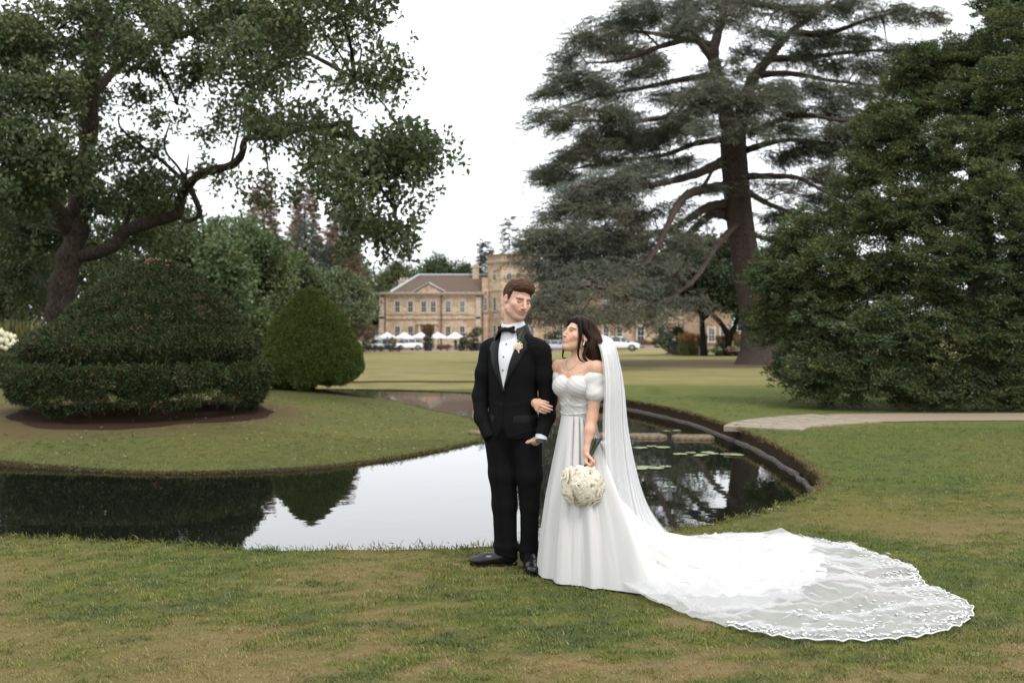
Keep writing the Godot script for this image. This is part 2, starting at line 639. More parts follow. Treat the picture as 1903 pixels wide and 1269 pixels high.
func make_path() -> void:
	var line := spline([Vector3(6.0, 0, -17.75), Vector3(7.5, 0, -18.05), Vector3(9.3, 0, -18.05), Vector3(12, 0, -17.8), Vector3(18, 0, -17)], 6)
	var half := []
	for p in line:
		half.append(0.85)
	struct("path", strip(line, half, 0.012), mats.gravel, "pale pink gravel path on the right, below the big hedge tree")
	# stone paving that leads from the path to the water
	var o := thing("stone_paving", "pale stone slabs laid between the gravel path and the pond", "paving", Vector3(4.8, 0, -17))
	var pl := [Vector3(3.95, 0, -15.75), Vector3(4.35, 0, -16.5), Vector3(5.1, 0, -17.2), Vector3(6.0, 0, -17.75)]
	var cv := spline(pl, 6)
	var wd := [0.62, 0.72, 0.8, 0.85]
	for i in 6:
		for s in 2:
			var mb := MB.new()
			var rows := []
			var split := 0.1 * (1 if i % 2 else -1)
			var lo := -1.0 if s == 0 else split + 0.03
			var hi := split - 0.03 if s == 0 else 1.0
			var top := []
			for k in 4:
				var f := i * 3.0 + k + (0.09 if k == 0 else 0.0) - (0.09 if k == 3 else 0.0)
				var a := int(minf(f, cv.size() - 2.0))
				var p: Vector3 = cv[a].lerp(cv[a + 1], f - a)
				var d: Vector3 = (cv[a + 1] - cv[a]).normalized()
				var sd := Vector3(-d.z, 0, d.x)
				var h := lerpf(0.6, 0.86, f / 18.0)
				var pa := p + sd * lo * h
				var pb := p + sd * hi * h
				var y := height(p.x, p.z)
				top.append([Vector3(pa.x, y - 0.05, pa.z), Vector3(pa.x, y + 0.026, pa.z), Vector3(pb.x, y + 0.026, pb.z), Vector3(pb.x, y - 0.05, pb.z)])
			for k in 4:
				for q in 4:
					top[k][q] -= o.position
			mb.grid(top)
			mb.quad(top[0][0], top[0][1], top[0][2], top[0][3])
			mb.quad(top[3][0], top[3][1], top[3][2], top[3][3])
			obj("slab", mb.mesh(), mats.slab, o)
	# stepping stones across the water
	var st := [["flat sandstone stepping stone standing in the pond closest to the bride's veil", 2.27, -16.7, 0.62, 0.5], ["flat sandstone stepping stone in the pond beside the curved bank", 3.0, -16.5, 0.66, 0.5], ["half hidden stepping stone in the pond behind the bride", 1.45, -16.8, 0.6, 0.5], ["pale stone slab at the tip of the island beside the groom's arm", -0.5, -16.95, 0.5, 0.45]]
	for s in st:
		var r := thing("stepping_stone", s[0], "stepping stone", Vector3(s[1], 0, s[2]), 0, "stepping stones across the pond")
		var mb := MB.new()
		var n := 14
		var rows := []
		for lv in [[-0.5, 0.93], [-0.21, 1.0], [-0.185, 0.99], [-0.172, 0.94], [-0.168, 0.5], [-0.168, 0.0]]:
			var row := []
			for k in n:
				var a := TAU * k / n
				var q := 1.0 / pow(pow(absf(cos(a)), 5.0) + pow(absf(sin(a)), 5.0), 0.2)
				q *= 1.0 + n_mid.get_noise_2d(cos(a) + s[1] * 7.0, sin(a)) * 0.12
				var y: float = lv[0] + (0.03 if s[1] < 0.0 else 0.0) + n_mid.get_noise_2d(cos(a) * 3.0, s[1]) * 0.008
				row.append(Vector3(cos(a) * q * s[3] * 0.5 * lv[1], y, sin(a) * q * s[4] * 0.5 * lv[1]))
			rows.append(row)
		mb.grid(rows, true)
		obj("stone", mb.mesh(), mats.sandstone, r)
	# water lily pads
	mat("lily", lin(0.2, 0.23, 0.11), 0.5)
	var pads := [[1.72, -15.0], [1.95, -15.1], [2.15, -15.3], [2.3, -15.15], [2.42, -14.3], [2.6, -14.45], [2.72, -14.2], [2.9, -14.35], [3.05, -14.25], [2.65, -14.1], [2.85, -14.5], [3.2, -14.2], [1.72, -12.9], [1.85, -12.8], [1.62, -12.75], [2.0, -12.95], [2.75, -17.7], [2.95, -17.8], [2.55, -9.75], [2.65, -9.9]]
	for q in pads:
		var mb := MB.new()
		var r := rng.randf_range(0.07, 0.125)
		if q[1] > -10.0: r = 0.05
		var a0 := rng.randf() * TAU
		var c := mb.v(Vector3.ZERO)
		var n := 12
		for k in n + 1:
			var a := a0 + 0.2 + (TAU - 0.4) * k / n
			mb.v(Vector3(cos(a) * r, rng.randf_range(0.0, 0.006), sin(a) * r))
		for k in n:
			mb.tri(c, c + 1 + k, c + 2 + k)
		var o2 := obj("lily_pad", mb.mesh(), mats.lily)
		o2.position = Vector3(q[0], WATER + 0.006, q[1])
		var spot := "close to the bride's veil" if q[0] < 2.4 and q[1] < -14.5 and q[1] > -16.0 else ("in the long raft at mid water" if q[1] < -14.0 and q[1] > -15.0 else ("in the small patch beside the bride's skirt" if q[1] > -13.0 and q[1] < -12.0 else ("beyond the stepping stones" if q[1] < -17.0 else "by the pond's right tip")))
		tag(o2, "small pale lily pad floating " + spot, "lily pad", "lily pads " + spot)

# ---------------------------------------------------------------- grass blades
func tuft_mesh(n: int, spread: float, hgt: float, wid: float, sd: int) -> ArrayMesh:
	var r := RandomNumberGenerator.new()
	r.seed = sd
	var mb := MB.new()
	for i in n:
		var a := r.randf() * TAU
		var q := sqrt(r.randf()) * spread
		var p := Vector3(cos(a) * q, 0, sin(a) * q)
		var b := r.randf() * TAU
		var lean := Vector3(cos(b), 0, sin(b)) * r.randf_range(0.2, 1.1) * hgt
		var h := hgt * r.randf_range(0.45, 1.0)
		var w := Vector3(-sin(b + 0.6), 0, cos(b + 0.6)) * wid * 0.5
		var tone := r.randf_range(0.6, 1.4)
		mb.col = Color(tone, tone, tone)
		var m := p + lean * 0.35 + Vector3(0, h * 0.65, 0)
		var t := p + lean + Vector3(0, h, 0)
		var k := mb.V.size()
		mb.v(p - w); mb.v(p + w); mb.v(m + w * 0.8); mb.v(m - w * 0.8); mb.v(t)
		mb.tri(k, k + 1, k + 2); mb.tri(k, k + 2, k + 3); mb.tri(k + 3, k + 2, k + 4)
	return mb.mesh()

func on_land(x: float, z: float) -> bool:
	var p := Vector2(x, z)
	return not Geometry2D.is_point_in_polygon(p, shore_outer) or Geometry2D.is_point_in_polygon(p, shore_island)

func make_lawn_grass() -> void:
	var r := RandomNumberGenerator.new()
	r.seed = 77
	var xf := [[], [], []]
	var cl := [PackedColorArray(), PackedColorArray(), PackedColorArray()]
	# bands: from depth, to depth, tufts per square metre
	for band in [[3.6, 5.2, 900.0], [5.2, 7.6, 620.0], [7.6, 10.5, 330.0], [10.5, 16.0, 130.0], [16.0, 24.0, 40.0]]:
		var n := int((band[1] - band[0]) * band[1] * 1.08 * band[2])
		for i in n:
			var d: float = r.randf_range(band[0], band[1])
			var x: float = r.randf_range(-0.54, 0.54) * band[1]
			if absf(x) > d * 0.54 + 0.2:
				continue
			var z := -d
			if d > 6.8 and x < 3.8 and not on_land(x, z):
				continue
			var c := lawn_color(x, z)
			var dry := clampf((c.r - c.g) * 16.0, -0.5, 1.0)
			if dry > 0.6 and r.randf() < 0.2:
				continue
			if d > 14.5 and x > 3.5 and absf(z + 18.0 - (0.1 if x > 7.0 else (7.0 - x) * 0.35)) < 1.05:
				continue
			if Vector2(x + 7.0, (z + 17.2) * 1.15).length() < 2.75:
				continue
			var s := r.randf_range(0.6, 1.2) * (0.75 if dry > 0.2 else 1.0) * (1.0 if d < 10.0 else 1.25)
			if c.g > c.r * 1.25: s *= 1.25
			var k := i % 3
			xf[k].append(Transform3D(Basis(Vector3.UP, r.randf() * TAU).scaled(Vector3(s, s * r.randf_range(0.8, 1.2), s)), Vector3(x, height(x, z) - 0.004, z)))
			var j := r.randf_range(0.65, 1.5)
			var col := Color(c.r * j * 1.05, c.g * j * 1.08, c.b * j)
			if r.randf() < 0.06: col = Color(0.3, 0.25, 0.14)
			cl[k].append(col)
	# longer turf hanging over the bank edges
	for line in [shore_outer, shore_island]:
		for i in line.size() - 1:
			var a: Vector2 = line[i]
			var b: Vector2 = line[i + 1]
			if a.x < -11.0 or a.y < -34.0:
				continue
			var n2 := int(a.distance_to(b) * (110.0 if a.y > -12.0 else 70.0))
			for q in n2:
				var p := a.lerp(b, r.randf()) + Vector2(r.randf_range(-0.04, 0.04), r.randf_range(-0.04, 0.04))
				var c := lawn_color(p.x, p.y)
				if p.x > 2.0 and p.y < -9.4: c = c.lerp(Color(0.2, 0.135, 0.07), 0.75)
				var s := r.randf_range(0.9, 1.7)
				var lean := Basis(Vector3((b - a).x, 0, (b - a).y).normalized(), (1.0 if line == shore_outer else -1.0) * r.randf_range(-0.2, 1.3))
				xf[q % 3].append(Transform3D(lean * Basis(Vector3.UP, r.randf() * TAU).scaled(Vector3(s, s, s)), Vector3(p.x, height(p.x, p.y) - 0.008 - (0.05 * r.randf() if q % 2 else 0.0), p.y)))
				cl[q % 3].append(vary(c, 0.2))
	for k in 3:
		var o := scatter("grass", tuft_mesh([9, 11, 8][k], 0.035, [0.026, 0.021, 0.03][k], 0.0042, 5 + k), mats.blade, xf[k], cl[k])
		o.set_meta("label", ["short green blades of the mown lawn", "fine blades of the mown lawn", "taller ragged blades of the lawn and bank edges"][k])
		o.set_meta("category", "grass")
	# fallen leaves
	var dm := MB.new()
	for k in 6:
		var a := TAU * k / 6
		dm.face3(Vector3.ZERO, Vector3(cos(a - 0.4), 0.3, sin(a - 0.4)) * 0.016, Vector3(cos(a + 0.4), 0.3, sin(a + 0.4)) * 0.016)
	var dx := []
	var dc := PackedColorArray()
	for i in 420:
		var x := r.randf_range(-6.5, -0.7)
		var z := r.randf_range(-23.0, -13.0)
		if not on_land(x, z) or n_mid.get_noise_2d(x * 0.6, z * 0.6) < 0.05 - 0.1 * smoothstep(-3.0, -1.0, x):
			continue
		var s := r.randf_range(0.6, 1.3)
		dx.append(Transform3D(Basis(Vector3.UP, r.randf() * TAU).scaled(Vector3(s, s, s)), Vector3(x, height(x, z) + 0.03, z)))
		dc.append(Color(0.5, 0.5, 0.42))
	var df := scatter("clover_flowers", dm.mesh(), mats.blade, dx, dc)
	df.set_meta("label", "tiny white clover flowers dotted over the island lawn")
	df.set_meta("category", "flowers")
	var lf := MB.new()
	lf.quad(Vector3(-0.02, 0, 0), Vector3(0, 0.004, -0.03), Vector3(0.02, 0, 0), Vector3(0, 0.006, 0.035))
	var lx := []
	var lc := PackedColorArray()
	for i in 34:
		var d := r.randf_range(4.3, 17.0)
		var x := r.randf_range(-0.5, 0.5) * d
		if not on_land(x, -d): continue
		var s := r.randf_range(0.5, 1.1)
		lx.append(Transform3D(Basis.from_euler(Vector3(r.randf_range(-0.4, 0.4), r.randf() * TAU, r.randf_range(-0.4, 0.4))).scaled(Vector3(s, s, s)), Vector3(x, height(x, -d) + 0.022, -d)))
		lc.append([Color(0.2, 0.13, 0.06), Color(0.26, 0.22, 0.12), Color(0.16, 0.1, 0.06)][i % 3])
	var fl := scatter("fallen_leaves", lf.mesh(), mats.blade, lx, lc)
	fl.set_meta("label", "dry fallen leaves scattered over the lawns")
	fl.set_meta("category", "leaves")

# ---------------------------------------------------------------- house
func ashlar() -> ImageTexture:
	var im := Image.create(256, 256, false, Image.FORMAT_RGB8)
	var r := RandomNumberGenerator.new()
	r.seed = 90
	im.fill(Color(0.74, 0.72, 0.69))
	var y := 0
	while y < 256:
		var h: int = [22, 26, 18, 24][(y / 20) % 4]
		h = mini(h, 256 - y)
		var x := -r.randi_range(0, 40)
		while x < 256:
			var w := r.randi_range(38, 76)
			var t := r.randf_range(0.87, 1.0)
			var c := Color(t, t * r.randf_range(0.94, 1.0), t * r.randf_range(0.9, 0.98))
			im.fill_rect(Rect2i(x + 1, y + 1, w - 2, h - 2), c)
			x += w
		y += h
	for i in 9000:
		var p := Vector2i(r.randi() % 256, r.randi() % 256)
		im.set_pixelv(p, im.get_pixelv(p) * r.randf_range(0.8, 1.0))
	return ImageTexture.create_from_image(im)

func sash(parent: Node, x: float, y0: float, y1: float, w: float, z: float, turn := 0.0, round_top := false) -> void:
	# stone surround, white sash frame with glazing bars, dark pane; centred on x, from y0 to y1
	var h := y1 - y0
	var f := MB.new()
	var b := Basis(Vector3.UP, turn)
	var c := Vector3(x, (y0 + y1) / 2, z)
	for s in [-1.0, 1.0]:
		f.box(c + b * Vector3(s * (w / 2 - 0.06), 0, 0.05), Vector3(0.12, h, 0.1), b)
		f.box(c + b * Vector3(0, s * (h / 2 - 0.06), 0.05), Vector3(w - 0.24, 0.12, 0.1), b)
	f.box(c + b * Vector3(0, 0, 0.045), Vector3(w - 0.24, 0.09, 0.09), b)
	for s in [-1.0, 1.0]:
		f.box(c + b * Vector3(0, s * h * 0.25, 0.035), Vector3(w - 0.24, 0.04, 0.05), b)
	f.box(c + b * Vector3(0, 0, 0.032), Vector3(0.045, h - 0.24, 0.05), b)
	var win := obj("window", f.mesh(), mats.white_paint, parent)
	var p := MB.new()
	p.box(c + b * Vector3(0, 0, 0.012), Vector3(w - 0.1, h - 0.1, 0.03), b)
	obj("pane", p.mesh(), mats.pane, win)
	var s2 := MB.new()
	s2.box(c + b * Vector3(0, -h / 2 - 0.1, 0.08), Vector3(w + 0.3, 0.16, 0.22), b)
	s2.box(c + b * Vector3(0, h / 2 + 0.14, 0.05), Vector3(w + 0.36, 0.26, 0.12), b)
	for s in [-1.0, 1.0]:
		s2.box(c + b * Vector3(s * (w / 2 + 0.09), 0, 0.04), Vector3(0.17, h, 0.09), b)
	obj("surround", s2.mesh(), mats.trim, win)

func make_house() -> void:
	var m := mat("stone", lin(0.78, 0.66, 0.53), 0.9, 0.2)
	tri_tex(m, ashlar(), Vector3(0.24, 0.24, 0.24))
	m.detail_enabled = true
	m.detail_blend_mode = BaseMaterial3D.BLEND_MODE_MUL
	m.detail_albedo = noise_tex(0.008, 256, Color(0.8, 0.75, 0.7), Color(1, 1, 1), 5, 41)
	m.uv2_triplanar = true
	m.uv2_world_triplanar = true
	m.uv2_scale = Vector3(0.07, 0.07, 0.07)
	m = mat("trim", lin(0.62, 0.525, 0.425), 0.9, 0.2)
	tri_tex(m, noise_tex(0.02, 256, Color(0.78, 0.75, 0.72), Color(1, 1, 1), 5, 42), Vector3(0.3, 0.3, 0.3))
	m = mat("brownstone", lin(0.36, 0.275, 0.205), 0.9, 0.2)
	tri_tex(m, ashlar(), Vector3(0.24, 0.24, 0.24))
	m = mat("slates", lin(0.23, 0.175, 0.14), 0.9, 0.25)
	tri_tex(m, noise_tex(0.05, 256, Color(0.5, 0.47, 0.45), Color(1, 1, 1), 5, 43), Vector3(0.4, 0.9, 0.4))
	bump(m, noise_tex(0.08, 256, Color.BLACK, Color.WHITE, 4, 44), 8.0)
	mat("lead", lin(0.4, 0.42, 0.45), 0.5, 0.5)
	mat("white_paint", lin(0.5, 0.48, 0.44), 0.5, 0.4)
	mat("pane", lin(0.045, 0.05, 0.052), 0.06, 0.7)
	mat("pipe", lin(0.05, 0.05, 0.055), 0.6)
	mat("dark_wood", lin(0.05, 0.035, 0.025), 0.6)

	var Z := -165.0
	var G := -0.9
	var o := thing("country_house", "long honey stone country house with canted tower and brown slate roofs beyond the lawn", "house", Vector3(-4, G, Z))
	var D := 11.0
	# local: x right, y up from the ground, z = 0 at the front wall
	var L := func(x: float) -> float: return x + 4.0
	var Y := func(y: float) -> float: return y - G
	var w := MB.new()
	w.box(Vector3(L.call(-13.47), Y.call(8.1) / 2, -D / 2), Vector3(17.04, Y.call(8.1), D))
	var wall := obj("wall", w.mesh(), mats.stone, o)
	wall.set_meta("label", "pale stone wall of the two storey left wing")
	var q := MB.new()
	for x in [-21.6, -5.6]:
		q.box(Vector3(L.call(x), Y.call(8.1) / 2, 0.1), Vector3(0.85, Y.call(8.1), 0.22))
	q.box(Vector3(L.call(-13.47), Y.call(4.3), 0.09), Vector3(17.3, 0.32, 0.24))
	q.box(Vector3(L.call(-13.47), Y.call(4.9), 0.05), Vector3(17.2, 0.14, 0.14))
	q.box(Vector3(L.call(-13.47), Y.call(0.1), 0.08), Vector3(17.2, 0.9, 0.2))
	obj("string_course", q.mesh(), mats.trim, o)
	q = MB.new()
	q.box(Vector3(L.call(-13.47), Y.call(8.15), 0.22), Vector3(17.7, 0.22, 0.5))
	q.box(Vector3(L.call(-13.47), Y.call(8.4), 0.34), Vector3(18.0, 0.2, 0.72))
	q.box(Vector3(L.call(-13.47), Y.call(7.85), 0.1), Vector3(17.3, 0.22, 0.22))
	obj("cornice", q.mesh(), mats.trim, o)
	# hipped roof of the left wing
	var r := MB.new()
	var e0 := Vector3(L.call(-20.2), Y.call(8.5), -0.3)
	var e1 := Vector3(L.call(-4.2), Y.call(8.5), -0.3)
	var k0 := Vector3(L.call(-15.9), Y.call(11.65), -5.2)
	var k1 := Vector3(L.call(-4.2), Y.call(11.65), -5.2)
	var b0 := Vector3(e0.x, e0.y, -10.4)
	var b1 := Vector3(e1.x, e1.y, -10.4)
	r.quad(e0, k0, k1, e1)
	r.quad(b0, b1, k1, k0)
	r.face3(e0, b0, k0)
	var roof := obj("roof", r.mesh(), mats.slates, o)
	r = MB.new()
	r.tube([e0 + Vector3(0, 0.1, 0), k0 + Vector3(0, 0.1, 0)], [0.2, 0.2], 6)
	r.tube([k0 + Vector3(0, 0.08, 0), k1 + Vector3(0, 0.08, 0)], [0.16, 0.16], 6)
	obj("hip_flashing", r.mesh(), mats.lead, roof)
	for c in [[-18.6, 9.0, 10.6, 1.7, -6.0], [-6.2, 10.5, 12.9, 1.1, -4.6], [8.0, 11.0, 14.4, 1.5, -6], [20.5, 9.5, 13.8, 1.5, -6.0]]:
		var ch := MB.new()
		ch.box(Vector3(L.call(c[0]), Y.call((c[1] + c[2]) / 2 - 0.5), c[4]), Vector3(c[3], c[2] - c[1] + 1.0, 0.9))
		ch.box(Vector3(L.call(c[0]), Y.call(c[2] + 0.1), c[4]), Vector3(c[3] + 0.22, 0.22, 1.12))
		for s in 3:
			ch.lathe([Vector2(0.0, 0.0), Vector2(0.17, 0.0), Vector2(0.14, 0.5), Vector2(0.0, 0.5)], 8, Vector3(L.call(c[0]) + (s - 1) * c[3] * 0.3, Y.call(c[2] + 0.2), c[4]))
		obj("chimney", ch.mesh(), mats.trim, roof)
	# pediment over the middle bay
	var pd := MB.new()
	var a := Vector3(L.call(-16.1), Y.call(8.52), 0.42)
	var b := Vector3(L.call(-11.3), Y.call(8.52), 0.42)
	var t := Vector3(L.call(-13.7), Y.call(9.85), 0.42)
	pd.face3(a, t, b)
	var back := Vector3(0, 0, -2.6)
	var ped := obj("pediment", pd.mesh(), mats.stone, o)
	pd = MB.new()
	pd.quad(a + Vector3(-0.3, 0, 0.3), t + Vector3(0, 0.22, 0.3), t + Vector3(0, 0.22, 0) + back, a + Vector3(-0.3, 0, 0) + back)
	pd.quad(t + Vector3(0, 0.22, 0.3), b + Vector3(0.3, 0, 0.3), b + Vector3(0.3, 0, 0) + back, t + Vector3(0, 0.22, 0) + back)
	obj("pediment_roof", pd.mesh(), mats.slates, ped)
	pd = MB.new()
	pd.tube([t + Vector3(0, 0.22, 0.2), b + Vector3(0.3, 0.05, 0.2)], [0.12, 0.12], 5)
	pd.tube([t + Vector3(0, 0.22, 0.2), a + Vector3(-0.3, 0.05, 0.2)], [0.07, 0.07], 5)
	obj("raking_cornice", pd.mesh(), mats.lead, ped)
	for x: float in [-19.0, -16.83, -14.62, -13.07, -10.59, -8.25]:
		sash(o, L.call(x), Y.call(5.15), Y.call(7.1), 0.98, 0.0)
		if x != -14.62 and x != -13.07:
			sash(o, L.call(x), Y.call(0.75), Y.call(2.95), 0.98, 0.0)
	# porch
	var po := MB.new()
	for x in [-15.3, -12.6]:
		po.box(Vector3(L.call(x), Y.call(3.2) / 2, 0.5), Vector3(0.4, Y.call(3.2), 1.0))
	po.box(Vector3(L.call(-13.95), Y.call(3.4), 0.55), Vector3(3.5, 0.4, 1.2))
	obj("porch", po.mesh(), mats.trim, o)
	po = MB.new()
	po.box(Vector3(L.call(-13.95), Y.call(2.6) / 2, 0.05), Vector3(1.5, Y.call(2.6), 0.1))
	obj("door", po.mesh(), mats.dark_wood, o)
	for x in [-21.0, -11.7, -4.85]:
		var dp := MB.new()
		dp.tube([Vector3(L.call(x), 0.05, 0.32), Vector3(L.call(x), Y.call(8.0), 0.32)], [0.09, 0.09], 6)
		dp.box(Vector3(L.call(x), Y.call(8.05), 0.3), Vector3(0.35, 0.4, 0.25))
		obj("drainpipe", dp.mesh(), mats.pipe, o)
	# canted tower
	var rows := []
	var tw := MB.new()
	var plan := [Vector2(-4.15, -6.0), Vector2(-3.85, -0.6), Vector2(-1.75, 2.0), Vector2(2.25, 2.0), Vector2(4.35, -0.6), Vector2(4.65, -6.0)]
	var ring := func(mbx: MB, y0: float, y1: float, grow: float) -> void:
		for i in plan.size() - 1:
			var p: Vector2 = plan[i] + (plan[i] - Vector2(0.25, -3.0)).normalized() * grow
			var p2: Vector2 = plan[i + 1] + (plan[i + 1] - Vector2(0.25, -3.0)).normalized() * grow
			mbx.quad(Vector3(L.call(p.x), Y.call(y0), p.y), Vector3(L.call(p.x), Y.call(y1), p.y), Vector3(L.call(p2.x), Y.call(y1), p2.y), Vector3(L.call(p2.x), Y.call(y0), p2.y))
			var c := Vector3(L.call(0.25), 0, -3.0)
			for yy in [y0, y1]:
				mbx.face3(Vector3(L.call(p.x), Y.call(yy), p.y), Vector3(L.call(p2.x), Y.call(yy), p2.y), Vector3(c.x, Y.call(yy), c.z))
	ring.call(tw, G, 13.3, 0.0)
	var tower := obj("tower", tw.mesh(), mats.stone, o)
	tw = MB.new()
	ring.call(tw, 13.3, 13.6, 0.4)
	ring.call(tw, 13.6, 13.75, 0.55)
	obj("tower_cornice", tw.mesh(), mats.trim, tower)
	for y in [8.75, 4.2]:
		tw = MB.new()
		ring.call(tw, y, y + 0.27, 0.16)
		obj("tower_string_course", tw.mesh(), mats.trim, tower)
	tw = MB.new()
	ring.call(tw, 13.75, 14.6, 0.15)
	ring.call(tw, 14.6, 14.75, 0.28)
	var par := obj("parapet", tw.mesh(), mats.brownstone, tower)
	tw = MB.new()
	for i in 8:
		var a0 := TAU * i / 8 + 0.39
		var a1 := TAU * (i + 1) / 8 + 0.39
		var c := Vector3(L.call(0.3), Y.call(14.4), -2.6)
		tw.face3(c + Vector3(cos(a0) * 2.6, 0, sin(a0) * 2.6), c + Vector3(0, 2.2, 0), c + Vector3(cos(a1) * 2.6, 0, sin(a1) * 2.6))
	obj("lead_roof", tw.mesh(), mats.lead, tower)
	# oval windows of the tower and the sashes below
	var faces := [[-2.8, 0.7, -0.89], [-0.5, 2.0, 0.0], [1.0, 2.0, 0.0], [3.3, 0.7, 0.89]]
	for i in 4:
		var f = faces[i]
		var bs := Basis(Vector3.UP, f[2])
		var c := Vector3(L.call(f[0]), Y.call(10.95), f[1])
		var n := 16
		var fr := MB.new()
		var ro := []
		for lv in [[0.62, 0.0], [0.62, 0.14], [0.44, 0.14], [0.44, 0.0]]:
			var row := []
			for k in n:
				var an := TAU * k / n
				row.append(c + bs * Vector3(cos(an) * lv[0], sin(an) * lv[0] * 1.35, lv[1]))
			ro.append(row)
		fr.grid(ro, true)
		var ow := obj("oval_window", fr.mesh(), mats.trim, tower)
		fr = MB.new()
		ro = []
		for lv in [[0.46, 0.05], [0.0, 0.05]]:
			var row := []
			for k in n:
				var an := TAU * k / n
				row.append(c + bs * Vector3(cos(an) * lv[0], sin(an) * lv[0] * 1.35, lv[1]))
			ro.append(row)
		fr.grid(ro, true)
		obj("pane", fr.mesh(), mats.pane, ow)
		sash(tower, L.call(f[0]), Y.call(5.4), Y.call(7.7), 0.95, f[1], f[2])
		sash(tower, L.call(f[0]), Y.call(0.6), Y.call(3.1), 0.95, f[1], f[2])
	# the recess between wing and tower
	w = MB.new()
	w.box(Vector3(L.call(-4.45), Y.call(11.0) / 2, -3.0), Vector3(1.1, Y.call(11.0), 5.0))
	obj("wall", w.mesh(), mats.stone, o)
	sash(o, L.call(-4.42), Y.call(5.4), Y.call(7.7), 0.7, -0.5)
	# right-hand wing behind the cedar
	w = MB.new()
	w.box(Vector3(L.call(16.4), Y.call(8.2) / 2, -D / 2 - 0.5), Vector3(24.3, Y.call(8.2), D - 1.0))
	var rw := obj("wall", w.mesh(), mats.stone, o)
	rw.set_meta("label", "pale stone wall of the right wing behind the cedar")
	q = MB.new()
	q.box(Vector3(L.call(16.4), Y.call(8.25), -0.2), Vector3(24.5, 0.26, 0.55))
	q.box(Vector3(L.call(16.4), Y.call(4.3), -0.42), Vector3(24.2, 0.3, 0.2))
	q.box(Vector3(L.call(16.4), Y.call(3.6), -0.45), Vector3(24.2, 0.12, 0.14))
	obj("cornice", q.mesh(), mats.trim, o)
	r = MB.new()
	e0 = Vector3(L.call(4.0), Y.call(8.4), -0.1)
	e1 = Vector3(L.call(28.8), Y.call(8.4), -0.1)
	k0 = Vector3(L.call(4.0), Y.call(13.4), -6.0)
	k1 = Vector3(L.call(24.5), Y.call(13.4), -6.0)
	b0 = Vector3(e0.x, e0.y, -11.5)
	b1 = Vector3(e1.x, e1.y, -11.5)
	r.quad(e0, k0, k1, e1)
	r.quad(b0, b1, k1, k0)
	r.face3(e1, k1, b1)
	obj("roof", r.mesh(), mats.slates, o)
	for x in [8.0, 11.5, 15.65, 17.9, 21.4, 24.9]:
		if x > 20.0:
			sash(o, L.call(x), Y.call(-0.35), Y.call(2.95), 1.25, -0.5)
		else:
			sash(o, L.call(x), Y.call(0.6), Y.call(2.9), 1.05, -0.5)
		sash(o, L.call(x), Y.call(5.1), Y.call(7.2), 1.0, -0.5)
	w = MB.new()
	w.box(Vector3(L.call(32.6), Y.call(5.6) / 2, -4.0), Vector3(8.0, Y.call(5.6), 7.0))
	var br := obj("wall", w.mesh(), mats.brownstone, o)
	br.set_meta("label", "low brown stone wing at the right end of the house")
	sash(o, L.call(33.2), Y.call(0.3), Y.call(2.6), 1.2, -0.5)
	sash(o, L.call(35.2), Y.call(0.3), Y.call(2.6), 1.2, -0.5)
	r = MB.new()
	e0 = Vector3(L.call(28.4), Y.call(5.6), -0.2)
	e1 = Vector3(L.call(37.0), Y.call(5.6), -0.2)
	r.quad(e0, e0 + Vector3(0, 2.6, -3.8), e1 + Vector3(0, 2.6, -3.8), e1)
	r.quad(e0 + Vector3(0, 2.6, -3.8), e0 + Vector3(0, 0, -7.6), e1 + Vector3(0, 0, -7.6), e1 + Vector3(0, 2.6, -3.8))
	obj("roof", r.mesh(), mats.slates, o)

# ---------------------------------------------------------------- foliage
# a spray of n leaves along short twigs; y is outward
func leaf_spray(n: int, reach: float, llen: float, lwid: float, flat: float, sd: int) -> ArrayMesh:
	var r := RandomNumberGenerator.new()
	r.seed = sd
	var mb := MB.new()
	for i in n:
		var p := Vector3(r.randfn(0, 0.4), r.randf_range(-0.6, 0.6), r.randfn(0, 0.4) * flat) * reach
		var d := (Vector3(r.randf_range(-1, 1), r.randf_range(-0.4, 1), r.randf_range(-1, 1) * flat) + p * 0.6 / reach).normalized()
		var s := d.cross(Vector3(r.randf_range(-1, 1), r.randf_range(-1, 1), r.randf_range(-1, 1))).normalized()
		var nn := s.cross(d)
		var l := llen * r.randf_range(0.7, 1.2)
		var w := lwid * r.randf_range(0.7, 1.2) * 0.5
		var t := r.randf_range(0.72, 1.3)
		mb.col = Color(t * r.randf_range(0.92, 1.1), t, t * r.randf_range(0.85, 1.1))
		var k := mb.V.size()
		mb.v(p); mb.v(p + d * l * 0.45 + s * w + nn * w * 0.4); mb.v(p + d * l); mb.v(p + d * l * 0.45 - s * w + nn * w * 0.4)
		mb.tri(k, k + 1, k + 2); mb.tri(k, k + 2, k + 3)
	return mb.mesh()

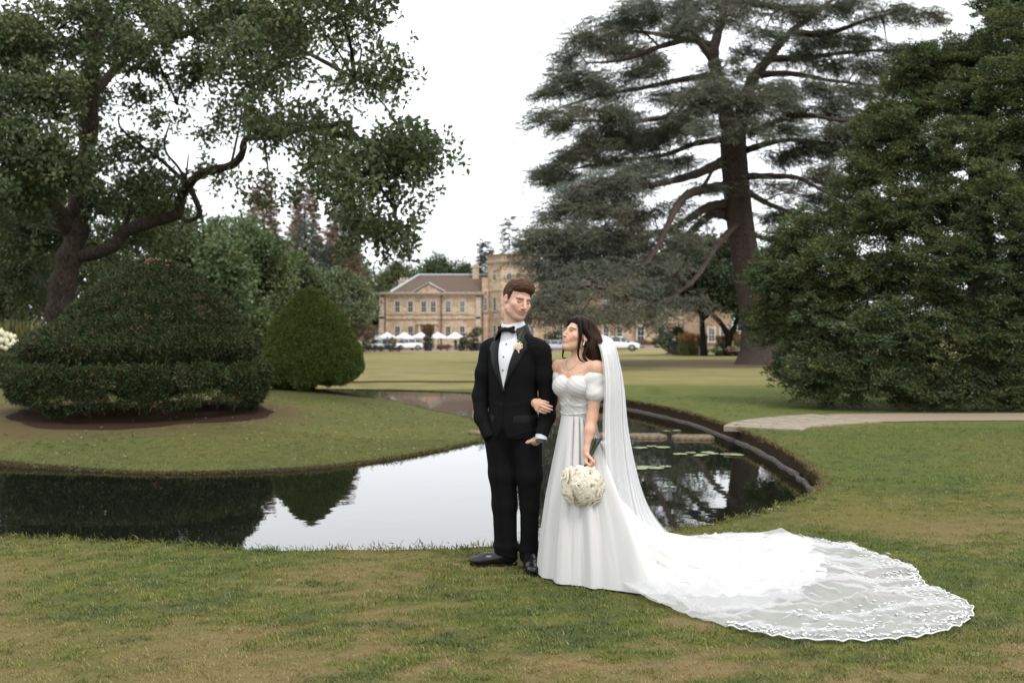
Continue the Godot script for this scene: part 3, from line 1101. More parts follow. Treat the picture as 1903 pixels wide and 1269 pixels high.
# a flat feathery conifer spray: a twig along y with needle tufts on side twigs
func needle_spray(n: int, length: float, width: float, droop: float, tuft: float, sd: int) -> ArrayMesh:
	var r := RandomNumberGenerator.new()
	r.seed = sd
	var mb := MB.new()
	for i in n:
		var f := (i + r.randf()) / n
		var side := 1.0 if i % 2 else -1.0
		var wd := width * (1.0 - f * 0.75) * r.randf_range(0.5, 1.1)
		var a := Vector3(0, f * length, 0)
		var b := a + Vector3(side * wd, wd * 0.55, r.randfn(0, 0.1) * width - droop * wd * 0.5)
		var m := int(maxf(2.0, wd / tuft))
		for j in m:
			var q := a.lerp(b, (j + 1.0) / m)
			for s in 2:
				var d := Vector3(side * 0.6 + r.randf_range(-0.7, 0.7), 0.7 + r.randf_range(-0.6, 0.6), r.randf_range(-0.55, 0.75)).normalized()
				var w := d.cross(rdir_of(r)).normalized() * tuft * 0.27
				var t := r.randf_range(0.7, 1.3)
				mb.col = Color(t, t, t)
				var k := mb.V.size()
				mb.v(q - w - d * tuft * 0.3); mb.v(q + w - d * tuft * 0.3); mb.v(q + d * tuft * 1.15)
				mb.tri(k, k + 1, k + 2)
	return mb.mesh()

func rdir_of(r: RandomNumberGenerator) -> Vector3:
	return Vector3(r.randf_range(-1, 1), r.randf_range(-1, 1), r.randf_range(-1, 1)).normalized()

class Leaves:
	var xf := [[], [], []]
	var cl := [PackedColorArray(), PackedColorArray(), PackedColorArray()]
	var n := 0
	func add(p: Vector3, b: Basis, s: float, c: Color) -> void:
		var k := n % 3
		xf[k].append(Transform3D(b.scaled_local(Vector3(s, s, s)), p))
		cl[k].append(c)
		n += 1

func crown(parent: Node, lv: Leaves, meshes: Array, m: Material, called := "crown") -> void:
	for k in 3:
		if lv.xf[k].size():
			scatter(called, meshes[k], m, lv.xf[k], lv.cl[k], parent)

# fills one rounded mass of foliage with smaller clumps, thinner inside
func mass(lv: Leaves, c: Vector3, r: Vector3, clumps: int, per: int, cr: float, tone: Color, twig: MB, s0 := 0.8, s1 := 1.25, shell := 0.55, gaps := -9.0) -> void:
	for i in clumps:
		var d := rdir()
		var q := c + d * r * pow(rng.randf(), 0.5) * 1.0
		if rng.randf() < shell:
			q = c + d * r * rng.randf_range(0.75, 1.05)
		if gaps > -1.0 and n_mid.get_noise_3d(q.x * 0.8, q.y * 0.9, q.z * 0.8) < gaps - 0.12: continue
		var tc := vary(tone, 0.22, 0.1)
		if twig != null:
			var k := c.lerp(q, 0.15)
			twig.tube([k, k.lerp(q, 0.5) + Vector3(0, 0.12, 0) * r.y, q], [0.012 * r.y + 0.012, 0.01 * r.y, 0.004], 4, false)
		var fl := rng.randf_range(0.55, 0.8)
		for j in per:
			var e := Vector3(rng.randfn(), rng.randfn() * fl, rng.randfn()) * cr * 0.5
			var o := (e + d * cr * 0.3 + Vector3(0, 0.25 * cr, 0)).normalized()
			lv.add(q + e, along(o + rdir() * 0.5, rng.randf() * TAU), rng.randf_range(s0, s1), vary(tc, 0.15))

func bough(mb: MB, pts: Array, r0: float, r1: float, sides := 8, per := 5) -> Array:
	var sp := spline(pts, per)
	var rad := []
	for i in sp.size():
		var f := float(i) / (sp.size() - 1)
		rad.append(lerpf(r0, r1, pow(f, 0.8)) * (1.0 + 0.1 * sin(i * 2.3 + r0 * 40.0)))
	mb.tube(sp, rad, sides)
	return sp

# a whole tree for the middle and far distance
func far_tree(called: String, label: String, x: float, z: float, h: float, rx: float, kind: String, tone: Color, dens := 1.0, group := "", lift := 0.25) -> Node3D:
	var g := height(x, z)
	var o := thing(called, label, "tree", Vector3(x, g, z), 0, group)
	var tb := MB.new()
	var lv := Leaves.new()
	var u := -z / 100.0
	var tw := MB.new()
	if kind == "conifer":
		tb.tube([Vector3.ZERO, Vector3(0, h * 0.5, 0), Vector3(0, h * 0.97, 0)], [h * 0.016, h * 0.01, 0.02], 6)
		var y := h * lift * 0.4
		while y < h:
			var f := (y - h * lift * 0.4) / (h * (1.0 - lift * 0.4))
			var rr := rx * pow(1.0 - f, 0.8) * rng.randf_range(0.7, 1.1) + 0.1
			var nb := int(5 + rr * 1.6 * dens)
			for i in nb:
				var a := rng.randf() * TAU
				var q := rr * rng.randf_range(0.35, 1.0)
				var d := Vector3(cos(a), rng.randf_range(-0.35, 0.1), sin(a))
				lv.add(Vector3(cos(a) * q, y + rng.randf_range(-0.4, 0.4) - q * 0.15, sin(a) * q), along(d, rng.randf() * 0.6), rng.randf_range(0.7, 1.2) * (0.6 + 0.4 * u), vary(tone, 0.3, 0.06))
			y += 0.42 / dens * (0.5 + 0.5 * u)
		obj("trunk", tb.mesh(), mats.far_bark, o)
		crown(o, lv, mats_far_needle(), mats.needle)
		return o
	tb.tube([Vector3.ZERO, Vector3(rng.randf_range(-0.2, 0.2), h * 0.35, 0), Vector3(rng.randf_range(-0.4, 0.4), h * 0.8, 0)], [h * 0.03, h * 0.02, h * 0.005], 7)
	var ry := h * (1.0 - lift) * 0.5
	var c := Vector3(0, h - ry, 0)
	var nm := int(16 * dens * clampf(rx / 4.0, 0.6, 2.2))
	for i in nm:
		var d := rdir()
		d.y = absf(d.y) * 1.15 - 0.35 if kind == "dome" else d.y
		d = d.normalized()
		var rr := rng.randf_range(0.55, 0.82)
		var q := c + Vector3(d.x * rx, d.y * ry, d.z * rx) * rr
		var mr := rng.randf_range(0.26, 0.4)
		if i % 3 == 0:
			tb.tube([Vector3(0, h * 0.3, 0), (q + Vector3(0, h * 0.3, 0)) * 0.5 + Vector3(0, 0.3, 0), q], [h * 0.009, h * 0.006, 0.03], 5)
		mass(lv, q, Vector3(rx * mr, ry * mr * 0.85, rx * mr), int(9 * dens), int(5 if u > 0.9 else 7), rx * mr * 0.55, vary(tone * 1.35, 0.12, 0.05), null, 0.6 + u * 0.35, 0.9 + u * 0.55)
	obj("trunk", tb.mesh(), mats.far_bark, o)
	crown(o, lv, mats_far_leaf(), mats.leaf)
	return o

var far_leaf_meshes := []
var far_needle_meshes := []
func mats_far_leaf() -> Array:
	if far_leaf_meshes.is_empty():
		for k in 3:
			far_leaf_meshes.append(leaf_spray(16, 0.5, 0.24, 0.16, 1.0, 200 + k))
	return far_leaf_meshes

func mats_far_needle() -> Array:
	if far_needle_meshes.is_empty():
		for k in 3:
			far_needle_meshes.append(needle_spray(10, 1.1, 0.5, 0.4, 0.2, 210 + k))
	return far_needle_meshes

func make_far_trees() -> void:
	var W := "woodland trees behind the house and garden"
	# label, px-free positions: x, z, height, radius, kind, tone, density, lift
	var T := [
		["dark leafy tree at the far left edge beyond the faded grass", -43.0, -74.0, 13.0, 8.0, "round", Color(0.05, 0.065, 0.032), 1.3, 0.05],
		["dense dark tree filling the gap left of the oak trunk", -31.0, -58.0, 11.5, 6.0, "round", Color(0.04, 0.055, 0.026), 1.2, 0.2],
		["dark leafy tree directly behind the oak trunk", -24.0, -62.0, 12.5, 5.5, "round", Color(0.05, 0.065, 0.028), 1.2, 0.2],
		["pale sage green tree with drooping layers between dome and cone", -17.6, -62.0, 9.3, 4.2, "round", Color(0.08, 0.104, 0.05), 1.7, 0.06],
		["mid green full tree just right of the pale sage tree", -15.2, -70.0, 7.2, 2.7, "round", Color(0.07, 0.088, 0.042), 1.5, 0.08],
		["olive green tree peeping above the pale sage tree", -24.6, -88.0, 12.6, 4.0, "round", Color(0.11, 0.125, 0.05), 1.2, 0.2],
		["tall rusty brown conifer beside the oak's hanging branch", -32.5, -130.0, 22.0, 3.6, "conifer", Color(0.24, 0.145, 0.11), 2.6, 0.3],
		["faded pinkish brown conifer in the middle of the wood", -27.5, -132.0, 22.0, 3.8, "conifer", Color(0.25, 0.16, 0.125), 2.6, 0.3],
		["rust brown conifer closest to the dark wood by the house", -21.8, -128.0, 20.5, 3.6, "conifer", Color(0.23, 0.14, 0.105), 2.6, 0.3],
		["thin bare brown conifer between the rusty ones", -30.0, -118.0, 12.6, 3.0, "conifer", Color(0.12, 0.088, 0.068), 1.0, 0.3],
		["blue green conifer in front of the rusty conifers", -24.8, -120.0, 16.0, 3.0, "conifer", Color(0.075, 0.1, 0.078), 1.5, 0.2],
		["dark blue green conifer right of its paler twin", -21.6, -118.0, 12.8, 2.6, "conifer", Color(0.05, 0.066, 0.055), 1.5, 0.2],
		["broad mid green tree rising behind the russet conifers", -36.0, -150.0, 19.0, 6.0, "round", Color(0.07, 0.09, 0.042), 1.3, 0.1],
		["mid green tree filling the wood left of the house roof", -27.5, -158.0, 18.0, 5.5, "round", Color(0.065, 0.085, 0.04), 1.4, 0.05],
		["dull green tree low in the wood behind the grey willow", -24.5, -138.0, 12.5, 5.0, "round", Color(0.06, 0.075, 0.04), 1.5, 0.03],
		["grey green rounded willow behind the clipped cone", -19.2, -104.0, 9.2, 4.9, "dome", Color(0.1, 0.118, 0.066), 1.9, 0.05],
		["brownish green shrubby tree left of the grey willow", -20.4, -86.0, 6.4, 3.4, "round", Color(0.075, 0.075, 0.042), 1.4, 0.05],
		["near black evergreen against the left end of the house", -27.5, -174.0, 14.5, 4.6, "round", Color(0.03, 0.038, 0.022), 1.6, 0.03],
		["second near black evergreen left of the clipped shrubs", -23.2, -124.0, 10.4, 3.6, "round", Color(0.034, 0.042, 0.025), 1.5, 0.03],
		["grey pointed conifer above the round green tree", -20.6, -190.0, 19.0, 2.4, "conifer", Color(0.1, 0.11, 0.095), 1.2, 0.3],
		["round fresh green tree behind the house's left chimney", -21.5, -188.0, 16.6, 4.8, "round", Color(0.085, 0.105, 0.045), 1.5, 0.15],
		["round dark green tree rising above the slate roof", -14.2, -192.0, 17.8, 5.4, "round", Color(0.055, 0.075, 0.036), 1.6, 0.15],
		["dark green tree behind the middle of the slate roof", -8.4, -194.0, 15.8, 4.8, "round", Color(0.05, 0.066, 0.033), 1.5, 0.15],
		["sparse pale birch showing sky above the roof", -8.0, -206.0, 20.3, 3.8, "round", Color(0.12, 0.125, 0.07), 0.5, 0.35],
		["slim dark cypress beside the tower", -5.0, -186.0, 19.6, 1.5, "conifer", Color(0.04, 0.056, 0.034), 2.2, 0.05],
		["tallest airy conifer behind the tower", -0.6, -200.0, 26.4, 3.4, "conifer", Color(0.095, 0.108, 0.075), 1.1, 0.4],
		["shorter airy conifer right of the tallest one", 2.2, -202.0, 23.6, 2.8, "conifer", Color(0.09, 0.1, 0.07), 1.1, 0.4],
	]
	for t in T:
		far_tree("woodland_tree", t[0], t[1], t[2], t[3], t[4], t[5], t[6], t[7], W, t[8])
	# the dark yew that stands behind the cedar's trunk
	var y := far_tree("yew_tree", "wide black green yew with a leaning trunk behind the cedar's trunk", 16.6, -86.0, 10.4, 5.4, "dome", Color(0.034, 0.046, 0.022), 2.2, "", 0.2)
	var lean := MB.new()
	bough(lean, [Vector3(2.0, 0, 0), Vector3(2.1, 1.6, 0), Vector3(1.2, 3.0, 0.4), Vector3(-0.5, 4.6, 0.3)], 0.42, 0.12)
	bough(lean, [Vector3(2.1, 1.2, 0), Vector3(2.8, 3.0, 0), Vector3(3.2, 5.0, 0)], 0.32, 0.1)
	obj("limb", lean.mesh(), mats.far_bark, y)
	far_tree("garden_tree", "leafy green tree between the cedar and the big hedge tree", 24.5, -92.0, 8.2, 4.2, "round", Color(0.06, 0.08, 0.036), 1.3, "", 0.1)
	# the far wood that closes the horizon
	var lv := Leaves.new()
	for i in 5200:
		var x := rng.randf_range(-190, 190)
		var z := -232.0 - rng.randf_range(0, 16) - absf(x) * 0.05
		var top := 11.0 + n_big.get_noise_2d(x * 0.12, 4.0) * 6.0 + n_mid.get_noise_2d(x * 0.1, 8.0) * 3.0
		var yy := top * pow(rng.randf(), 0.6)
		if i % 3: yy = top + rng.randf_range(-1.5, 0.3)
		lv.add(Vector3(x, yy - 1.0, z), along(rdir() + Vector3.UP), rng.randf_range(2.2, 3.8), vary(Color(0.055, 0.068, 0.036), 0.3, 0.1))
	var wood := Node3D.new()
	wood.name = "woods"
	add_child(wood)
	wood.set_meta("kind", "stuff")
	wood.set_meta("label", "far dark wood closing the horizon behind house and gardens")
	crown(wood, lv, mats_far_leaf(), mats.leaf, "foliage")

# ---------------------------------------------------------------- oak
func make_oak() -> void:
	var trunk := [Vector3(-12.77, 0.40, -28.0), Vector3(-12.74, 1.53, -28.0), Vector3(-12.69, 2.44, -28.0), Vector3(-12.55, 3.35, -28.0), Vector3(-12.28, 4.25, -28.0), Vector3(-12.13, 5.16, -28.0), Vector3(-11.98, 6.37, -28.0), Vector3(-11.86, 7.89, -28.0), Vector3(-11.75, 9.40, -28.0), Vector3(-11.53, 10.91, -28.0), Vector3(-11.37, 12.28, -28.0)]
	var right := [Vector3(-12.46, 3.65, -28.0), Vector3(-11.37, 3.98, -28.0), Vector3(-10.92, 4.45, -28.0), Vector3(-10.01, 4.68, -28.0), Vector3(-9.41, 4.92, -28.0), Vector3(-9.29, 5.44, -28.0), Vector3(-9.05, 5.72, -27.7), Vector3(-8.21, 5.85, -26.8), Vector3(-7.27, 5.92, -25.8), Vector3(-6.80, 6.08, -25.2), Vector3(-6.68, 6.36, -25.0), Vector3(-6.11, 6.40, -24.5), Vector3(-4.87, 6.27, -23.0), Vector3(-3.59, 6.19, -22.0)]
	var left := [Vector3(-12.36, 4.33, -28.0), Vector3(-12.54, 5.25, -27.0), Vector3(-12.53, 6.03, -26.0), Vector3(-12.66, 6.80, -25.0), Vector3(-13.12, 7.62, -24.0)]
	var upper := [Vector3(-11.90, 7.66, -28.0), Vector3(-10.43, 8.74, -27.5), Vector3(-9.07, 7.73, -27.0), Vector3(-8.75, 7.08, -27.0)]
	var upper_right := [Vector3(-11.83, 8.19, -28.0), Vector3(-10.84, 9.84, -29.0), Vector3(-8.05, 9.70, -27.0), Vector3(-5.34, 8.40, -24.0), Vector3(-3.47, 7.11, -22.0)]
	var stub := [Vector3(-9.04, 5.71, -27.8), Vector3(-8.77, 5.20, -27.7), Vector3(-8.72, 4.85, -27.7), Vector3(-8.98, 4.64, -27.7), Vector3(-9.19, 4.70, -27.7)]
	var wisp := [Vector3(-9.18, 5.77, -28.0), Vector3(-9.72, 6.30, -27.6), Vector3(-10.39, 6.83, -27.4), Vector3(-10.76, 7.23, -27.4), Vector3(-10.82, 7.57, -27.4)]
	var fork := [Vector3(-9.16, 5.80, -28.0), Vector3(-9.37, 6.18, -27.9), Vector3(-9.62, 6.58, -27.7), Vector3(-9.65, 6.95, -27.7), Vector3(-9.50, 7.49, -27.7), Vector3(-9.81, 7.74, -27.7)]
	var spike := [Vector3(-9.18, 5.77, -28.0), Vector3(-9.01, 6.58, -27.8)]
	var low := [Vector3(-3.70, 6.19, -22.0), Vector3(-2.95, 5.28, -21.7), Vector3(-2.52, 4.20, -21.5), Vector3(-2.75, 3.50, -21.5)]
	var tip := [Vector3(-4.87, 6.27, -23.0), Vector3(-3.47, 5.83, -22.0), Vector3(-2.23, 5.65, -21.5), Vector3(-1.58, 5.71, -21.4)]
	var M := [
		[Vector3(-4.0, 7.9, -21.0), 1.02, 0.79, 0.7], [Vector3(-3.5, 8.2, -22.5), 0.61, 0.73, 0.4], [Vector3(-5.1, 7.6, -23.9), 1.16, 0.90, 0.7], [Vector3(-2.9, 6.5, -20.5), 0.66, 0.66, 0.6],
		[Vector3(-3.6, 5.8, -21.5), 1.05, 0.70, 0.7], [Vector3(-2.3, 5.4, -20.5), 0.72, 0.35, 0.6], [Vector3(-2.7, 4.8, -21.5), 0.76, 0.64, 0.6], [Vector3(-3.5, 4.6, -19.6), 0.63, 0.44, 0.5],
		[Vector3(-5.3, 6.0, -24.9), 0.74, 0.51, 0.6], [Vector3(-5.9, 5.3, -24.2), 0.65, 0.50, 0.4], [Vector3(-2.5, 4.0, -21.5), 0.52, 0.46, 0.5], [Vector3(-2.7, 3.4, -20.5), 0.35, 0.33, 0.5],
		[Vector3(-5.1, 6.3, -22.6), 0.73, 0.61, 0.7], [Vector3(-7.1, 7.6, -26.3), 0.85, 0.85, 0.6], [Vector3(-6.0, 8.0, -22.9), 0.87, 0.87, 1.0], [Vector3(-8.3, 9.7, -26.9), 1.16, 0.87, 1.0],
		[Vector3(-10.2, 10.9, -29.0), 1.25, 0.71, 1.0], [Vector3(-9.7, 9.0, -26.0), 0.84, 0.49, 0.5], [Vector3(-8.9, 8.6, -26.8), 0.87, 0.51, 0.6], [Vector3(-12.0, 9.4, -26.0), 1.55, 0.98, 1.0],
		[Vector3(-12.6, 8.3, -25.0), 1.08, 0.95, 1.0], [Vector3(-11.6, 7.0, -24.0), 1.04, 0.71, 1.0], [Vector3(-11.5, 5.7, -23.0), 0.87, 0.68, 1.0], [Vector3(-12.0, 5.2, -25.0), 1.08, 0.74, 1.0],
		[Vector3(-10.8, 5.4, -24.0), 0.58, 0.65, 0.8], [Vector3(-11.4, 5.9, -28.0), 0.68, 0.91, 0.8], [Vector3(-10.8, 6.7, -28.0), 0.53, 0.53, 0.4], [Vector3(-10.8, 5.5, -29.0), 0.94, 0.55, 0.8],
		[Vector3(-11.5, 4.7, -31.0), 1.01, 0.40, 0.8], [Vector3(-14.5, 4.5, -30.0), 1.46, 0.89, 1.0], [Vector3(-15.4, 3.2, -31.0), 1.17, 0.84, 1.0], [Vector3(-13.0, 8.7, -30.0), 0.73, 0.97, 0.8],
		[Vector3(-12.2, 10.6, -30.0), 1.30, 0.81, 1.0], [Vector3(-6.0, 9.7, -25.8), 1.11, 0.70, 0.7], [Vector3(-7.0, 9.6, -24.8), 0.80, 0.54, 1.0], [Vector3(-3.5, 8.1, -19.6), 0.85, 0.42, 0.7],
		[Vector3(-12.7, 3.6, -32.0), 0.95, 0.61, 0.7], [Vector3(-13.8, 5.2, -31.0), 1.01, 0.75, 1.0], [Vector3(-10.4, 7.1, -28.0), 0.91, 0.64, 0.3], [Vector3(-9.4, 7.8, -27.0), 0.88, 0.58, 0.3],
		[Vector3(-8.7, 7.7, -28.0), 0.68, 0.76, 0.3], [Vector3(-10.8, 7.9, -28.0), 0.76, 0.68, 0.4], [Vector3(-7.9, 6.1, -26.4), 0.57, 0.43, 0.3], [Vector3(-9.9, 5.6, -28.0), 0.61, 0.30, 0.3],
		[Vector3(-2.1, 5.5, -21.5), 0.46, 0.29, 0.4], [Vector3(-3.4, 3.8, -21.5), 0.29, 0.21, 0.4]]
	var base := Vector3(-12.77, height(-12.77, -28.0), -28.0)
	var o := thing("oak_tree", "great oak leaning over the pond from the left with a crooked low limb", "tree", base)
	var sh := func(a: Array) -> Array:
		var out := []
		for p in a: out.append(p - base)
		return out
	var tb := MB.new()
	var foot := [Vector3(0, -0.3, 0)]
	foot.append_array(sh.call(trunk))
	var sp := spline(foot, 4)
	var rd := []
	for i in sp.size():
		var f := float(i) / (sp.size() - 1)
		rd.append(lerpf(0.46, 0.16, pow(f, 0.9)) + 0.35 * exp(-f * 26.0) + 0.05 * sin(i * 1.9))
	tb.tube(sp, rd, 14)
	obj("trunk", tb.mesh(), mats.bark, o)
	for b in [[right, 0.21, 0.06], [left, 0.27, 0.08], [upper_right, 0.15, 0.04], [stub, 0.1, 0.05], [wisp, 0.07, 0.02], [fork, 0.05, 0.018], [spike, 0.045, 0.015], [low, 0.06, 0.02], [tip, 0.07, 0.015]]:
		var mb := MB.new()
		var pts: Array = sh.call(b[0])
		for i in range(1, pts.size()):
			pts[i] += rdir() * b[1] * 0.35
		bough(mb, pts, b[1], b[2], 9, 4)
		obj("limb", mb.mesh(), mats.bark, o)
	var tw := MB.new()
	var lv := Leaves.new()
	var limbs := [trunk, right, left, upper, upper_right, low, tip]
	for m in M:
		var c: Vector3 = m[0]
		# a branch from the nearest limb
		var best := Vector3.ZERO
		var bd := 1e9
		for l in limbs:
			for i in range(2, l.size()):
				var dd: float = (l[i] - c).length() + maxf(0.0, l[i].y - c.y) * 0.7
				if dd < bd:
					bd = dd
					best = l[i]
		var mid: Vector3 = best.lerp(c, 0.5) + rdir() * bd * 0.1 + Vector3(0, bd * 0.1, 0)
		bough(tw, [best - base, mid - base, c - base], clampf(bd * 0.025, 0.025, 0.07), 0.015, 6, 4)
		var vol: float = m[1] * m[2]
		var k := int((7.0 + vol * 10.0) * m[3])
		mass(lv, c - base, Vector3(m[1], m[2], maxf(m[1] * 0.9, 0.7)), k, 27, 0.6, Color(0.09, 0.108, 0.052), tw, 0.75, 1.2, 0.45, 0.0 if m[0].x > -9.0 else -0.06)
	obj("twigs", tw.mesh(), mats.bark, o).set_meta("kind", "stuff")
	crown(o, lv, [leaf_spray(12, 0.18, 0.15, 0.085, 0.8, 301), leaf_spray(10, 0.2, 0.16, 0.085, 0.8, 302), leaf_spray(13, 0.19, 0.14, 0.08, 0.8, 303)], mats.leaf)
	print("oak sprays ", lv.n)

# ---------------------------------------------------------------- cedar
func make_cedar() -> void:

	var trunk := [Vector3(14.47, -0.19, -58.0), Vector3(14.41, 0.94, -58.0), Vector3(14.03, 3.13, -58.0), Vector3(13.53, 6.27, -58.0), Vector3(13.21, 8.46, -58.0), Vector3(13.00, 10.65, -58.0), Vector3(12.87, 12.60, -58.0), Vector3(12.93, 13.48, -58.0)]
	var stem_a := [Vector3(12.84, 12.38, -58.0), Vector3(12.46, 14.48, -58.0), Vector3(11.90, 16.64, -58.0), Vector3(11.74, 17.87, -58.0), Vector3(12.09, 19.43, -58.0), Vector3(12.46, 21.00, -58.0), Vector3(12.65, 23.20, -58.0)]
	var stem_b := [Vector3(12.93, 12.22, -58.0), Vector3(13.43, 14.42, -58.0), Vector3(14.00, 16.30, -58.0), Vector3(14.88, 17.49, -58.0), Vector3(16.04, 18.93, -58.0), Vector3(17.51, 20.06, -58.0), Vector3(19.08, 21.31, -58.0)]
	var stem_c := [Vector3(11.80, 17.30, -58.0), Vector3(11.11, 18.24, -58.0), Vector3(10.64, 18.93, -58.0), Vector3(10.39, 20.12, -58.0), Vector3(10.14, 21.94, -58.0)]
	var L := [
		[Vector3(12.18, 11.50, -58.0), Vector3(10.25, 10.49, -56.0), Vector3(7.78, 9.52, -53.0), Vector3(5.36, 8.80, -50.0), Vector3(3.33, 8.69, -48.0)],
		[Vector3(12.46, 10.15, -58.0), Vector3(10.66, 9.53, -55.0), Vector3(9.27, 8.89, -53.0), Vector3(8.28, 7.76, -51.0), Vector3(7.58, 6.42, -50.0), Vector3(6.71, 5.13, -49.0), Vector3(5.54, 4.22, -48.0), Vector3(4.53, 3.58, -47.0)],
		[Vector3(12.34, 9.06, -58.0), Vector3(11.29, 8.83, -57.0), Vector3(10.31, 8.25, -56.0), Vector3(9.23, 7.56, -55.0), Vector3(7.92, 7.05, -54.0), Vector3(5.58, 6.00, -52.0), Vector3(3.54, 5.41, -51.0)],
		[Vector3(12.56, 8.46, -58.0), Vector3(11.75, 8.58, -59.0), Vector3(10.64, 7.62, -59.0), Vector3(8.89, 6.20, -58.0), Vector3(6.92, 5.19, -56.0), Vector3(4.92, 4.33, -54.0)],
		[Vector3(12.18, 12.85, -58.0), Vector3(10.98, 12.98, -60.0), Vector3(9.03, 12.27, -60.0), Vector3(6.01, 11.77, -59.0), Vector3(3.09, 11.03, -58.0)],
		[Vector3(12.02, 14.73, -58.0), Vector3(9.64, 13.91, -56.0), Vector3(6.96, 13.09, -54.0), Vector3(4.17, 12.66, -52.0), Vector3(1.89, 12.44, -51.0)],
		[Vector3(11.87, 16.61, -58.0), Vector3(9.84, 16.55, -59.0), Vector3(7.61, 16.07, -59.0), Vector3(4.97, 15.36, -58.0), Vector3(2.42, 14.35, -57.0)],
		[Vector3(10.68, 18.81, -58.0), Vector3(8.43, 17.95, -57.0), Vector3(6.31, 16.94, -56.0), Vector3(4.12, 16.48, -55.0)],
		[Vector3(11.77, 18.34, -58.0), Vector3(9.84, 19.70, -61.0), Vector3(7.66, 20.33, -62.0), Vector3(5.65, 20.00, -62.0)],
		[Vector3(13.28, 8.15, -58.0), Vector3(11.05, 6.23, -54.0), Vector3(9.33, 4.31, -51.0), Vector3(7.38, 3.14, -49.0), Vector3(5.93, 2.72, -48.0)],
	]
	var R := [
		[Vector3(13.75, 13.10, -58.0), Vector3(15.08, 13.70, -57.0), Vector3(16.31, 13.60, -55.0), Vector3(17.76, 13.09, -54.0), Vector3(19.72, 12.73, -53.0)],
		[Vector3(13.68, 12.25, -58.0), Vector3(15.74, 12.95, -59.0), Vector3(17.79, 13.18, -60.0), Vector3(20.39, 13.04, -61.0)],
		[Vector3(13.59, 10.72, -58.0), Vector3(14.79, 10.40, -56.0), Vector3(15.80, 10.15, -55.0), Vector3(16.62, 9.44, -54.0), Vector3(18.01, 8.58, -53.0)],
		[Vector3(14.22, 16.61, -58.0), Vector3(15.98, 16.41, -57.0), Vector3(17.81, 15.79, -56.0), Vector3(19.87, 15.24, -55.0)],
		[Vector3(15.00, 17.55, -58.0), Vector3(17.49, 17.89, -59.0), Vector3(19.74, 18.43, -60.0), Vector3(22.33, 18.59, -60.0), Vector3(24.28, 18.27, -60.0)],
		[Vector3(16.26, 19.06, -58.0), Vector3(18.13, 18.75, -57.0), Vector3(20.24, 19.27, -56.0), Vector3(22.35, 19.72, -56.0)],
		[Vector3(12.49, 21.00, -58.0), Vector3(14.18, 19.96, -56.0), Vector3(16.31, 19.46, -55.0), Vector3(18.35, 19.42, -54.0)],
		[Vector3(13.28, 7.83, -58.0), Vector3(15.12, 7.50, -61.0), Vector3(17.32, 7.36, -63.0), Vector3(19.67, 7.10, -64.0)],
		[Vector3(13.37, 10.03, -58.0), Vector3(15.78, 9.48, -61.0), Vector3(18.05, 8.94, -62.0), Vector3(20.72, 8.38, -63.0)],
	]
